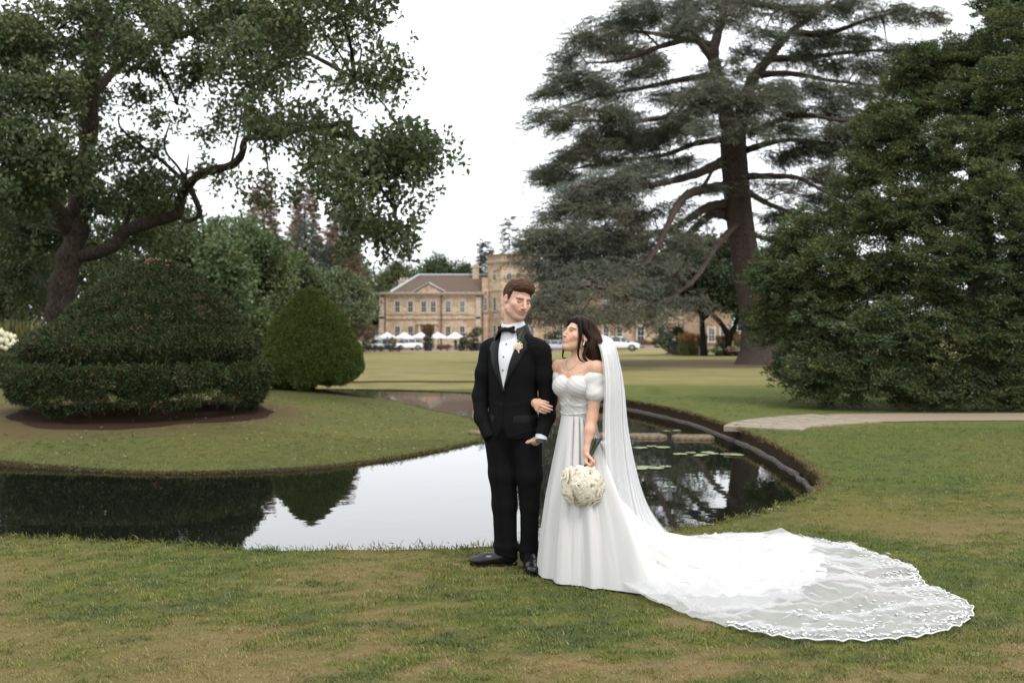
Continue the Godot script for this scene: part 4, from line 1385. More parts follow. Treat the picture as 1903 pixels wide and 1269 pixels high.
	var M := [
		[Vector3(8.4, 19.9, -56.0), 2.72, 1.06, 1.0], [Vector3(6.2, 19.7, -58.0), 1.88, 0.94, 1.0], [Vector3(4.8, 18.1, -56.0), 1.82, 0.85, 1.0], [Vector3(3.3, 17.1, -56.0), 1.06, 0.67, 1.0],
		[Vector3(7.5, 19.0, -61.0), 2.31, 0.92, 1.0], [Vector3(9.5, 18.5, -55.0), 1.78, 0.89, 1.0], [Vector3(4.0, 15.8, -55.0), 1.78, 0.71, 1.0], [Vector3(2.8, 15.2, -56.0), 1.36, 0.67, 1.0],
		[Vector3(1.9, 13.4, -54.0), 1.02, 0.53, 1.0], [Vector3(5.9, 15.7, -58.0), 2.19, 0.78, 1.0], [Vector3(7.7, 16.7, -57.0), 1.85, 0.68, 1.0], [Vector3(4.3, 13.4, -53.0), 2.01, 0.63, 1.0],
		[Vector3(6.7, 13.4, -54.0), 2.04, 0.64, 1.0], [Vector3(3.0, 12.4, -52.0), 1.12, 0.45, 1.0], [Vector3(9.0, 14.9, -56.0), 1.51, 0.54, 1.0], [Vector3(5.1, 12.6, -56.0), 2.12, 0.73, 1.0],
		[Vector3(7.7, 12.5, -57.0), 1.85, 0.68, 1.0], [Vector3(3.9, 11.7, -56.0), 1.51, 0.61, 1.0], [Vector3(9.8, 13.7, -59.0), 1.59, 0.57, 1.0], [Vector3(6.3, 11.8, -59.0), 1.91, 0.64, 1.0],
		[Vector3(3.2, 10.4, -55.0), 1.78, 0.59, 1.0], [Vector3(1.9, 10.4, -55.0), 1.04, 0.36, 1.0], [Vector3(4.8, 9.3, -50.0), 1.62, 0.54, 1.0], [Vector3(7.0, 10.0, -52.0), 1.41, 0.51, 1.0],
		[Vector3(3.5, 8.7, -50.0), 1.49, 0.59, 1.0], [Vector3(2.6, 7.6, -49.0), 1.46, 0.58, 1.0], [Vector3(4.5, 7.8, -49.0), 1.59, 0.64, 1.0], [Vector3(6.2, 8.4, -50.0), 1.08, 0.54, 1.0],
		[Vector3(2.0, 6.6, -48.0), 1.30, 0.52, 1.0], [Vector3(3.7, 6.7, -49.0), 1.59, 0.64, 1.0], [Vector3(5.5, 7.1, -51.0), 1.38, 0.61, 1.0], [Vector3(1.5, 5.8, -48.0), 1.17, 0.47, 1.0],
		[Vector3(2.9, 5.7, -49.0), 1.59, 0.58, 1.0], [Vector3(4.8, 5.9, -50.0), 1.62, 0.65, 1.0], [Vector3(1.2, 4.9, -47.0), 1.02, 0.36, 1.0], [Vector3(6.8, 6.3, -53.0), 1.29, 0.57, 1.0],
		[Vector3(3.6, 4.7, -48.0), 1.82, 0.57, 1.0], [Vector3(2.0, 4.2, -47.0), 1.27, 0.46, 1.0], [Vector3(5.5, 4.6, -49.0), 1.32, 0.53, 1.0], [Vector3(3.9, 3.7, -46.0), 1.99, 0.50, 1.0],
		[Vector3(2.4, 3.3, -45.0), 1.46, 0.44, 1.0], [Vector3(5.8, 3.5, -47.0), 1.27, 0.51, 1.0], [Vector3(1.4, 2.6, -45.0), 1.22, 0.34, 1.0], [Vector3(3.1, 2.5, -44.0), 1.66, 0.33, 1.0],
		[Vector3(4.8, 2.6, -45.0), 1.46, 0.39, 1.0], [Vector3(7.7, 4.3, -51.0), 1.10, 0.50, 1.0], [Vector3(6.8, 2.6, -47.0), 1.27, 0.36, 1.0], [Vector3(9.0, 5.6, -54.0), 0.88, 0.41, 1.0],
		[Vector3(8.4, 3.1, -49.0), 1.06, 0.37, 1.0], [Vector3(11.3, 21.3, -60.0), 2.27, 0.81, 1.0], [Vector3(13.6, 20.0, -56.0), 2.12, 0.54, 1.0], [Vector3(15.7, 19.4, -55.0), 2.08, 0.65, 1.0],
		[Vector3(18.1, 19.7, -55.0), 2.08, 0.54, 1.0], [Vector3(20.8, 19.6, -56.0), 1.82, 0.48, 1.0], [Vector3(22.7, 19.4, -56.0), 1.36, 0.36, 1.0], [Vector3(17.8, 18.8, -58.0), 1.88, 0.63, 1.0],
		[Vector3(19.7, 18.4, -57.0), 1.85, 0.55, 1.0], [Vector3(21.5, 17.7, -57.0), 1.54, 0.37, 1.0], [Vector3(16.9, 18.0, -59.0), 1.59, 0.57, 1.0], [Vector3(18.8, 17.2, -58.0), 1.72, 0.56, 1.0],
		[Vector3(20.3, 16.7, -57.0), 1.54, 0.43, 1.0], [Vector3(11.3, 15.9, -54.0), 1.17, 0.58, 1.0], [Vector3(13.3, 17.3, -56.0), 1.06, 0.48, 1.0], [Vector3(11.1, 14.2, -53.0), 1.72, 0.52, 1.0],
		[Vector3(13.9, 15.1, -55.0), 1.78, 0.59, 1.0], [Vector3(16.3, 15.3, -56.0), 1.66, 0.54, 1.0], [Vector3(18.1, 15.1, -55.0), 1.64, 0.42, 1.0], [Vector3(20.2, 15.2, -55.0), 1.34, 0.30, 1.0],
		[Vector3(15.7, 14.3, -57.0), 1.54, 0.49, 1.0], [Vector3(17.5, 14.1, -56.0), 1.82, 0.54, 1.0], [Vector3(18.9, 13.2, -54.0), 1.61, 0.41, 1.0], [Vector3(15.4, 12.9, -55.0), 1.49, 0.54, 1.0],
		[Vector3(17.5, 12.7, -55.0), 1.78, 0.59, 1.0], [Vector3(16.9, 12.2, -57.0), 1.85, 0.68, 1.0], [Vector3(18.7, 12.0, -56.0), 1.66, 0.61, 1.0], [Vector3(15.9, 12.1, -59.0), 1.28, 0.45, 1.0],
		[Vector3(16.9, 10.6, -55.0), 1.49, 0.54, 1.0], [Vector3(18.1, 9.9, -55.0), 1.49, 0.59, 1.0], [Vector3(19.0, 8.7, -55.0), 1.49, 0.59, 1.0], [Vector3(14.8, 9.9, -56.0), 1.36, 0.36, 1.0],
		[Vector3(17.5, 9.7, -59.0), 1.44, 0.51, 1.0], [Vector3(16.4, 8.8, -61.0), 1.65, 0.53, 1.0], [Vector3(18.7, 8.5, -61.0), 1.65, 0.59, 1.0], [Vector3(17.3, 7.2, -63.0), 1.70, 0.48, 1.0],
		[Vector3(8.2, 7.0, -52.0), 1.12, 0.62, 0.7], [Vector3(9.6, 6.4, -53.0), 1.00, 0.57, 0.6], [Vector3(6.9, 6.5, -51.0), 1.24, 0.61, 0.7], [Vector3(7.7, 5.3, -50.0), 1.08, 0.54, 0.7],
		[Vector3(10.4, 7.8, -55.0), 0.89, 0.48, 0.5], [Vector3(9.3, 8.6, -54.0), 1.02, 0.47, 0.6], [Vector3(10.7, 9.7, -55.0), 0.89, 0.42, 0.6], [Vector3(5.4, 6.4, -50.0), 1.22, 0.59, 0.8],
		[Vector3(7.2, 13.3, -58.0), 1.72, 0.63, 1.0], [Vector3(4.6, 11.6, -54.0), 1.46, 0.53, 1.0], [Vector3(6.9, 10.0, -56.0), 1.51, 0.61, 1.0], [Vector3(8.3, 11.1, -55.0), 1.34, 0.42, 1.0],
		[Vector3(9.8, 13.3, -55.0), 1.34, 0.54, 1.0], [Vector3(10.0, 14.2, -53.0), 1.29, 0.52, 1.0], [Vector3(10.6, 14.5, -52.0), 0.98, 0.51, 1.0], [Vector3(12.0, 13.9, -52.0), 1.26, 0.45, 1.0],
		[Vector3(10.4, 12.2, -51.0), 1.10, 0.33, 1.0], [Vector3(12.3, 12.2, -52.0), 1.12, 0.34, 1.0], [Vector3(4.5, 8.9, -52.0), 1.41, 0.62, 1.0], [Vector3(7.5, 8.1, -54.0), 1.02, 0.53, 1.0],
		[Vector3(2.9, 6.3, -49.0), 1.19, 0.58, 1.0], [Vector3(5.8, 8.4, -54.0), 1.46, 0.58, 1.0], [Vector3(3.8, 5.6, -51.0), 1.52, 0.55, 1.0], [Vector3(6.1, 5.5, -52.0), 1.26, 0.51, 1.0],
		[Vector3(14.6, 14.4, -54.0), 1.46, 0.53, 1.0], [Vector3(13.7, 17.9, -54.0), 1.46, 0.53, 1.0], [Vector3(11.3, 18.5, -54.0), 1.31, 0.53, 1.0], [Vector3(10.0, 13.2, -53.0), 1.43, 0.40, 1.0],
		[Vector3(9.8, 11.1, -55.0), 1.19, 0.42, 1.0], [Vector3(10.9, 15.5, -56.0), 1.21, 0.42, 1.0], [Vector3(11.8, 12.8, -52.0), 0.84, 0.39, 1.0], [Vector3(12.8, 13.6, -53.0), 1.15, 0.34, 1.0]]
	var base := Vector3(14.4, height(14.4, -58.0), -58.0)
	var o := thing("cedar_tree", "huge blue green cedar with tiered branches and flared trunk before the house", "tree", base)
	var tb := MB.new()
	var foot := [Vector3(14.45, base.y - 0.4, -58.0)]
	foot.append_array(trunk)
	for i in foot.size(): foot[i] -= base
	var sp := spline(foot, 5)
	var rows := []
	for i in sp.size():
		var f := float(i) / (sp.size() - 1)
		var r := lerpf(0.84, 0.7, f) * (1.0 - 0.75 * smoothstep(0.9, 1.0, f)) + 0.85 * exp(-maxf(sp[i].y + 0.2, 0.0) * 0.8)
		var row := []
		for k in 22:
			var a := TAU * k / 22
			var q := r * (1.0 + 0.07 * sin(a * 5.0 + sp[i].y * 0.15) + 0.05 * sin(a * 9.0 + 1.0) + 0.1 * sin(a * 3.0 + 2.0) * exp(-sp[i].y * 0.5))
			row.append(sp[i] + Vector3(cos(a) * q, 0, sin(a) * q))
		rows.append(row)
	tb.grid(rows, true)
	obj("trunk", tb.mesh(), mats.cedar_bark, o)
	var all := []
	for b in [[stem_a, 0.6, 0.12], [stem_b, 0.56, 0.08], [stem_c, 0.28, 0.08]]:
		var mb := MB.new()
		var pts := []
		for p in b[0]: pts.append(p - base)
		bough(mb, pts, b[1], b[2], 9, 5)
		obj("stem", mb.mesh(), mats.cedar_bark, o)
		all.append(spline(b[0], 4))
	for side in [L, R]:
		for i in side.size():
			var mb := MB.new()
			var pts := []
			for p in side[i]: pts.append(p - base)
			var r0 := 0.34 if side == L and i < 4 else 0.24
			bough(mb, pts, r0, 0.05, 8, 6)
			obj("limb", mb.mesh(), mats.cedar_bark, o)
			all.append(spline(side[i], 5))
	var tw := MB.new()
	var lv := Leaves.new()
	var axis := Vector3(13.0, 0, -58.0)
	for m in M:
		var c: Vector3 = m[0]
		var rx: float = m[1]
		var ry: float = m[2]
		var best := Vector3.ZERO
		var bd := 1e9
		for l in all:
			for p in l:
				var dd: float = (p - c).length() + absf(p.y - c.y) * 0.5
				if dd < bd:
					bd = dd
					best = p
		bough(tw, [best - base, best.lerp(c, 0.5) + Vector3(0, 0.35, 0) - base, c - base], clampf(bd * 0.022, 0.04, 0.14), 0.03, 6, 4)
		var outw := Vector3(c.x - axis.x, 0, c.z - axis.z).normalized()
		if absf(c.x - axis.x) < 2.5: outw = Vector3(0.2, 0, 1)
		var n := int(rx * (ry + 0.45) * 118.0 * m[3])
		var nb := int(5 + rx * 3.0)
		var ends := []
		for i in nb:
			var a := rng.randf() * TAU
			var q := sqrt(rng.randf())
			var e := c + Vector3(cos(a) * rx * q, rng.randf_range(-0.7, 0.7) * ry, sin(a) * rx * 0.8 * q)
			ends.append(e)
			tw.tube([c - base, c.lerp(e, 0.6) + Vector3(0, 0.12, 0) - base, e - base], [0.035, 0.025, 0.01], 4, false)
		var tone := vary(Color(0.135, 0.142, 0.106), 0.14, 0.07)
		for i in n:
			var e: Vector3 = ends[i % nb]
			var f := rng.randf()
			var p := c.lerp(e, sqrt(f)) + Vector3(rng.randfn(0, 0.32), rng.randfn(0, 0.2), rng.randfn(0, 0.32))
			var far := (p - c).dot(outw) / rx
			if far > 0.0: p.y -= far * far * 0.55
			var dir := ((e - c).normalized() * 0.6 + outw * 0.8 + rdir() * 0.55)
			dir.y = rng.randf_range(-0.75, 0.08)
			lv.add(p - base, along(dir, rng.randfn(0, 0.5)), rng.randf_range(0.6, 1.1), vary(tone, 0.22, 0.05) if rng.randf() > 0.05 else Color(0.1, 0.075, 0.05))
	obj("twigs", tw.mesh(), mats.cedar_bark, o).set_meta("kind", "stuff")
	crown(o, lv, [needle_spray(12, 1.0, 0.42, 0.35, 0.085, 401), needle_spray(11, 1.1, 0.36, 0.5, 0.085, 402), needle_spray(13, 0.9, 0.45, 0.25, 0.085, 403)], mats.needle)
	print("cedar sprays ", lv.n)

# ---------------------------------------------------------------- the big hedge-like tree on the right
func make_hedge_tree() -> void:

	var M := [
		[Vector3(6.3, 0.8, -22.0), 0.54, 0.36, 1.0], [Vector3(6.4, 0.7, -20.5), 0.78, 0.55, 1.0], [Vector3(7.2, 0.7, -20.0), 0.86, 0.59, 1.0], [Vector3(8.3, 0.5, -20.0), 0.86, 0.54, 1.0],
		[Vector3(9.5, 0.5, -20.0), 0.97, 0.54, 1.0], [Vector3(10.3, 0.7, -20.0), 0.86, 0.65, 1.0], [Vector3(6.0, 1.8, -22.0), 0.59, 0.54, 1.0], [Vector3(5.9, 2.7, -22.0), 0.54, 0.54, 1.0],
		[Vector3(6.3, 3.5, -22.0), 0.71, 0.48, 1.0], [Vector3(6.7, 1.7, -21.0), 0.79, 0.79, 1.0], [Vector3(7.4, 1.6, -20.0), 0.86, 0.76, 1.0], [Vector3(8.6, 1.6, -20.0), 0.97, 0.76, 1.0],
		[Vector3(9.8, 1.7, -20.0), 0.97, 0.86, 1.0], [Vector3(6.7, 2.9, -21.0), 0.79, 0.68, 1.0], [Vector3(7.8, 2.9, -21.0), 0.91, 0.68, 1.0], [Vector3(8.5, 2.9, -20.0), 0.86, 0.76, 1.0],
		[Vector3(9.7, 3.0, -20.0), 0.97, 0.86, 1.0], [Vector3(7.2, 4.0, -22.0), 0.83, 0.54, 1.0], [Vector3(7.9, 4.0, -21.0), 0.91, 0.68, 1.0], [Vector3(9.1, 4.2, -21.0), 0.91, 0.68, 1.0],
		[Vector3(9.7, 4.2, -20.0), 0.97, 0.76, 1.0], [Vector3(7.8, 5.0, -22.0), 0.65, 0.54, 1.0], [Vector3(8.8, 5.3, -22.0), 0.83, 0.71, 1.0], [Vector3(9.5, 5.4, -21.0), 0.91, 0.68, 1.0],
		[Vector3(10.7, 5.5, -21.0), 0.91, 0.79, 1.0], [Vector3(8.2, 6.0, -22.0), 0.59, 0.54, 1.0], [Vector3(9.2, 6.9, -23.0), 0.62, 0.75, 1.0], [Vector3(9.6, 7.6, -23.0), 0.56, 0.56, 1.0],
		[Vector3(9.2, 7.7, -23.0), 0.37, 0.37, 1.0], [Vector3(10.0, 6.6, -22.0), 0.83, 0.71, 1.0], [Vector3(10.5, 6.6, -21.0), 0.79, 0.79, 1.0], [Vector3(10.5, 7.9, -23.0), 0.75, 0.56, 1.0],
		[Vector3(10.9, 7.9, -22.0), 0.71, 0.71, 1.0], [Vector3(11.3, 9.0, -23.0), 0.56, 0.56, 1.0], [Vector3(11.8, 9.4, -23.0), 0.75, 0.62, 1.0], [Vector3(7.1, 2.3, -23.0), 0.62, 0.75, 1.0],
		[Vector3(11.3, 4.6, -21.0), 1.02, 1.36, 1.0], [Vector3(10.9, 2.3, -20.0), 0.97, 1.30, 1.0], [Vector3(12.0, 7.1, -22.0), 1.07, 1.43, 1.0], [Vector3(6.4, 1.3, -21.5), 0.58, 0.58, 1.0],
		[Vector3(5.8, 2.0, -23.0), 0.27, 0.37, 1.0], [Vector3(5.9, 3.0, -23.0), 0.31, 0.37, 1.0], [Vector3(8.6, 6.5, -23.0), 0.50, 0.37, 1.0]]
	var base := Vector3(11.0, 0, -23.5)
	var o := thing("hornbeam_tree", "massive dark green tree with layered branches to the ground, filling the right edge", "tree", base)
	var tb := MB.new()
	var ends := [Vector3(5.6, 2.2, -22.5), Vector3(6.4, 4.2, -22.8), Vector3(8.0, 6.5, -23), Vector3(10.5, 8.0, -23), Vector3(12.5, 6.0, -22.0), Vector3(9.2, 3.0, -21.5), Vector3(12.0, 2.5, -21.5)]
	bough(tb, [Vector3(0, -0.3, 0), Vector3(0.1, 2.0, 0), Vector3(0, 5.0, 0.2), Vector3(0.1, 8.6, 0.3)], 0.5, 0.1, 12)
	for e in ends:
		bough(tb, [Vector3(0, 1.0 + (e.y - 1.0) * 0.3, 0), (e - base) * 0.5 + Vector3(0, 0.7, 0), e - base], 0.16, 0.03, 7)
	obj("trunk", tb.mesh(), mats.bark, o)
	var lv := Leaves.new()
	var tw := MB.new()
	for m in M:
		var c: Vector3 = m[0]
		var vol: float = m[1] * m[2]
		# fans of leaves: tilted plates that overlap like shingles
		var nf := int((60.0 + vol * 82.0) * m[3])
		var tone := vary(Color(0.088, 0.106, 0.046), 0.15, 0.07)
		for i in nf:
			var d := rdir()
			d.z = absf(d.z) if rng.randf() < 0.7 else d.z
			var q := c + d * Vector3(m[1], m[2], maxf(m[1], 0.8)) * rng.randf_range(0.35, 1.08)
			if q.y < 0.12: continue
			if n_mid.get_noise_3d(q.x * 0.55, q.y * 1.0, q.z * 0.55) < -0.3 and rng.randf() < 0.9: continue
			var dir := Vector3(d.x * 0.7 - 0.45, rng.randf_range(-0.25, 0.35), absf(d.z) * 0.6 + 0.25).normalized()
			var fan := along(dir, rng.randfn(0, 0.5))
			var fl := rng.randf_range(0.32, 0.62)
			var tc := vary(tone, 0.22, 0.12)
			for j in 12:
				var u := rng.randf()
				var s := rng.randf_range(-1, 1) * (1.0 - u * 0.6) * 0.55
				var p := q + fan * Vector3(s * fl, u * fl - fl * 0.4, rng.randfn(0, 0.035)) - Vector3(0, u * u * fl * 0.25, 0)
				lv.add(p - base, along((fan * Vector3(s, 1.0, 0)).normalized() + rdir() * 0.25, rng.randfn(0, 0.45)), rng.randf_range(0.75, 1.2), vary(tc, 0.16))
	crown(o, lv, [leaf_spray(19, 0.12, 0.066, 0.03, 0.3, 501), leaf_spray(18, 0.13, 0.07, 0.03, 0.3, 502), leaf_spray(20, 0.12, 0.062, 0.029, 0.3, 503)], mats.leaf)
	print("hedge tree sprays ", lv.n)

# ---------------------------------------------------------------- clipped yews
func make_topiary() -> void:
	# the large layered dome
	var base := Vector3(-6.47, height(-6.47, -17.4), -17.4)
	var o := thing("yew_dome", "huge shaggy layered dome of dark yew with clipped tiers on the island", "topiary", base)
	var tb := MB.new()
	bough(tb, [Vector3(0, -0.2, 0), Vector3(0.05, 0.6, 0), Vector3(0, 1.8, 0)], 0.2, 0.06, 9)
	for k in 12:
		var a := TAU * k / 12
		bough(tb, [Vector3(0, 0.1 + 0.1 * (k % 3), 0), Vector3(cos(a) * 0.8, 0.35 + 0.3 * (k % 3), sin(a) * 0.8), Vector3(cos(a) * 1.7, 0.4 + 0.4 * (k % 3), sin(a) * 1.7)], 0.06, 0.02, 5)
	obj("trunk", tb.mesh(), mats.bark, o)
	# radius against height: skirt, shelf, second tier, dome
	var prof := [Vector2(0.0, 1.9), Vector2(0.2, 2.15), Vector2(0.5, 2.24), Vector2(0.68, 2.25), Vector2(0.77, 2.2), Vector2(0.79, 1.74), Vector2(0.86, 1.68), Vector2(0.93, 1.98), Vector2(1.12, 2.05), Vector2(1.3, 1.8), Vector2(1.42, 1.62), Vector2(1.5, 1.56), Vector2(1.79, 1.32), Vector2(2.02, 1.08), Vector2(2.26, 0.8), Vector2(2.44, 0.46), Vector2(2.52, 0.2), Vector2(2.54, 0.02)]
	var lv := Leaves.new()
	for i in 21000:
		var t := rng.randf() * (prof.size() - 1)
		var k := mini(int(t), prof.size() - 2)
		# more on the long slopes than on the top
		if k > 12 and rng.randf() < 0.35: continue
		if k >= 3 and k <= 6 and rng.randf() < 0.45: continue
		var pr: Vector2 = prof[k].lerp(prof[k + 1], t - k)
		var a := rng.randf() * TAU
		var lump := n_mid.get_noise_3d(cos(a) * 2.2, pr.x * 1.3, sin(a) * 2.2) * 0.1 + n_small.get_noise_3d(cos(a), pr.x, sin(a)) * 0.06
		var hang := 0.0
		if pr.x < 0.6:
			hang = n_big.get_noise_2d(cos(a) * 3.0, sin(a) * 3.0) * 0.3
			if pr.x < 0.14 + hang: continue
		var rr := pr.y * 0.97 + lump - absf(rng.randfn(0, 0.05))
		var tilt := 0.12 * sin(a * 2.0 + 0.5) * clampf(pr.x - 0.6, 0, 1)
		var p := Vector3(cos(a) * rr + 0.22 * smoothstep(1.1, 1.7, pr.x), pr.x + tilt * 0.5, sin(a) * rr * 0.95)
		var slope: Vector2 = prof[mini(k + 1, prof.size() - 1)] - prof[k]
		var nrm := Vector3(cos(a) * slope.x, -slope.y, sin(a) * slope.x).normalized()
		var c := vary(Color(0.033, 0.046, 0.014), 0.3, 0.1)
		if rng.randf() < 0.035 + 0.05 * smoothstep(0.1, 0.35, n_mid.get_noise_3d(a, pr.x * 2.0, 4.0)): c = Color(0.1, 0.055, 0.03)
		lv.add(p, along(nrm * 0.7 + Vector3(0, 0.15, 0) + rdir() * 0.7, rng.randf() * TAU), rng.randf_range(0.7, 1.3), c)
	crown(o, lv, [leaf_spray(28, 0.07, 0.06, 0.014, 0.8, 601), leaf_spray(26, 0.075, 0.06, 0.014, 0.8, 602), leaf_spray(30, 0.07, 0.052, 0.014, 0.8, 603)], mats.yew_leaf, "foliage")
	# a few browned shoots on its crown
	var dl := Leaves.new()
	for i in 60:
		var s := i % 6
		dl.add(Vector3(0.2 + s * 0.055 + rng.randfn(0, 0.03), 2.52 - s * 0.012 + rng.randf_range(-0.02, 0.07), rng.randfn(0.2, 0.08)), along(Vector3(0.4, 0.2, 0.3) + rdir() * 0.6), 1.0, vary(Color(0.3, 0.18, 0.12), 0.25))
	crown(o, dl, [leaf_spray(7, 0.05, 0.07, 0.025, 0.8, 611), leaf_spray(7, 0.05, 0.07, 0.025, 0.8, 612), leaf_spray(7, 0.05, 0.07, 0.025, 0.8, 613)], mats.leaf, "dead_shoots")
	bed("ring of dark red brown bark mulch under the layered yew dome", base + Vector3(0.1, 0, 0.1), 2.12, 2.15)
	# the clipped cone
	base = Vector3(-4.9, height(-4.9, -24.2), -24.2)
	var o2 := thing("yew_cone", "smooth clipped egg-shaped yew on a short trunk behind the dome", "topiary", base)
	tb = MB.new()
	bough(tb, [Vector3(-0.05, -0.15, 0), Vector3(-0.05, 0.25, 0), Vector3(0, 0.8, 0)], 0.19, 0.12, 10)
	for k in 7:
		var a := TAU * k / 7
		bough(tb, [Vector3(0, 0.15, 0), Vector3(cos(a) * 0.5, 0.35, sin(a) * 0.5), Vector3(cos(a) * 0.95, 0.6, sin(a) * 0.95)], 0.05, 0.015, 5)
	obj("trunk", tb.mesh(), mats.bark, o2)
	prof = [Vector2(0.26, 0.3), Vector2(0.2, 0.8), Vector2(0.3, 1.17), Vector2(0.58, 1.25), Vector2(0.85, 1.22), Vector2(1.11, 1.13), Vector2(1.38, 1.0), Vector2(1.64, 0.84), Vector2(1.9, 0.65), Vector2(2.16, 0.42), Vector2(2.34, 0.22), Vector2(2.43, 0.02)]
	lv = Leaves.new()
	for i in 17000:
		var t := rng.randf() * (prof.size() - 1)
		var k := mini(int(t), prof.size() - 2)
		if k > 8 and rng.randf() < 0.5: continue
		var pr: Vector2 = prof[k].lerp(prof[k + 1], t - k)
		var a := rng.randf() * TAU
		var lump := n_mid.get_noise_3d(cos(a) * 1.6, pr.x * 1.6, sin(a) * 1.6) * 0.06 + n_small.get_noise_3d(cos(a) * 0.7, pr.x * 0.8, sin(a) * 0.7) * 0.03
		var low := clampf(0.5 - pr.x, 0, 0.5)
		var y := pr.x + low * (n_big.get_noise_2d(cos(a) * 4.0 + 3.0, sin(a) * 4.0) * 0.9 + 0.25 * cos(a))
		var rr := pr.y * 0.97 + lump - absf(rng.randfn(0, 0.045)) + (absf(rng.randfn(0, 0.02)))
		var slope: Vector2 = prof[mini(k + 1, prof.size() - 1)] - prof[k]
		var nrm := Vector3(cos(a) * slope.x, -slope.y, sin(a) * slope.x).normalized()
		lv.add(Vector3(cos(a) * rr, y, sin(a) * rr), along(nrm + rdir() * 0.55, rng.randf() * TAU), rng.randf_range(0.7, 1.2), vary(Color(0.092, 0.126, 0.026), 0.28, 0.1))
	crown(o2, lv, [leaf_spray(24, 0.07, 0.06, 0.016, 0.9, 621), leaf_spray(22, 0.075, 0.065, 0.016, 0.9, 622), leaf_spray(26, 0.07, 0.055, 0.017, 0.9, 623)], mats.yew_leaf, "foliage")
	bed("strip of dark bare mulch under the clipped yew cone", base + Vector3(0.1, 0, 0.1), 1.5, 0.75)

func bed(label: String, c: Vector3, rx: float, rz: float) -> void:
	var mb := MB.new()
	var rows := []
	for i in 8:
		var row := []
		for k in 40:
			var a := TAU * k / 40
			var f := i / 7.0
			var q := f * (1.0 + n_mid.get_noise_2d(cos(a) * 1.5 + c.x, sin(a) * 1.5) * 0.1)
			var x := c.x + cos(a) * rx * q
			var z := c.z + sin(a) * rz * q
			row.append(Vector3(x, height(x, z) + 0.006 + 0.015 * (1.0 - f * f) + n_small.get_noise_2d(x * 2.0, z * 2.0) * 0.012, z))
		rows.append(row)
	mb.grid(rows, true)
	struct("mulch_bed", mb.mesh(), mats.mulch, label)

# ---------------------------------------------------------------- garden, cars, far people
func leaf_ball(parent: Node, c: Vector3, r: Vector3, n: int, tone: Color, sc: float, called := "crown") -> void:
	var lv := Leaves.new()
	for i in n:
		var d := rdir()
		lv.add(c + d * r * rng.randf_range(0.82, 1.02), along(d + rdir() * 0.6, rng.randf() * TAU), sc * rng.randf_range(0.8, 1.2), vary(tone, 0.25, 0.08))
	crown(parent, lv, mats_far_leaf(), mats.leaf, called)

func ball_tree(label: String, x: float, z: float, y: float, r: Vector3, tone: Color, pot := false, second := 0.0) -> void:
	var g := height(x, z)
	var o := thing("ball_tree", label, "topiary", Vector3(x, g, z))
	var tb := MB.new()
	tb.tube([Vector3(0, 0, 0), Vector3(0.02, y, 0)], [0.09, 0.06], 6)
	obj("trunk", tb.mesh(), mats.far_bark, o)
	leaf_ball(o, Vector3(0, y, 0), r, int(60 + 70 * r.x * r.x), tone, 0.55)
	if second > 0.0:
		leaf_ball(o, Vector3(0, second, 0), r * 0.8, 90, Color(0.05, 0.07, 0.03), 0.5)
	if pot:
		var p := MB.new()
		p.lathe([Vector2(0.0, 0), Vector2(0.42, 0.0), Vector2(0.5, 0.1), Vector2(0.46, 0.2), Vector2(0.56, 1.05), Vector2(0.64, 1.1), Vector2(0.64, 1.2), Vector2(0.55, 1.2), Vector2(0.52, 1.1), Vector2(0.0, 1.08)], 4, Vector3.ZERO, 1.2, 1.2)
		obj("planter", p.mesh(), mats.planter, o)

func umbrella(label: String, x: float, z: float, r: float, h: float) -> void:
	var o := thing("parasol", label, "parasol", Vector3(x, height(x, z), z), rng.randf() * 0.7, "white parasols on the terrace")
	var p := MB.new()
	p.tube([Vector3(0, 0, 0), Vector3(0, h - 0.02, 0)], [0.035, 0.03], 6)
	p.lathe([Vector2(0.0, 0.1), Vector2(0.3, 0.1), Vector2(0.34, 0.0), Vector2(0, 0)], 10)
	obj("pole", p.mesh(), mats.planter, o)
	var c := MB.new()
	for i in 8:
		var a := TAU * i / 8
		var b := TAU * (i + 1) / 8
		var rows := []
		for v in 5:
			var f := v / 4.0
			var row := []
			for u in 4:
				var an := lerpf(a, b, u / 3.0)
				var q := f * r * (1.0 - 0.05 * sin(PI * u / 3.0))
				var y := h - 0.95 * pow(f, 0.9) * r / 1.5 * 0.9 + 0.05 * (1.0 - sin(PI * u / 3.0)) * f
				row.append(Vector3(cos(an) * q, y, sin(an) * q))
			rows.append(row)
		rows.append([rows[4][0] - Vector3(0, 0.16, 0), rows[4][1] - Vector3(0, 0.2, 0), rows[4][2] - Vector3(0, 0.2, 0), rows[4][3] - Vector3(0, 0.16, 0)])
		c.grid(rows)
	obj("canopy", c.mesh(), mats.canvas, o)

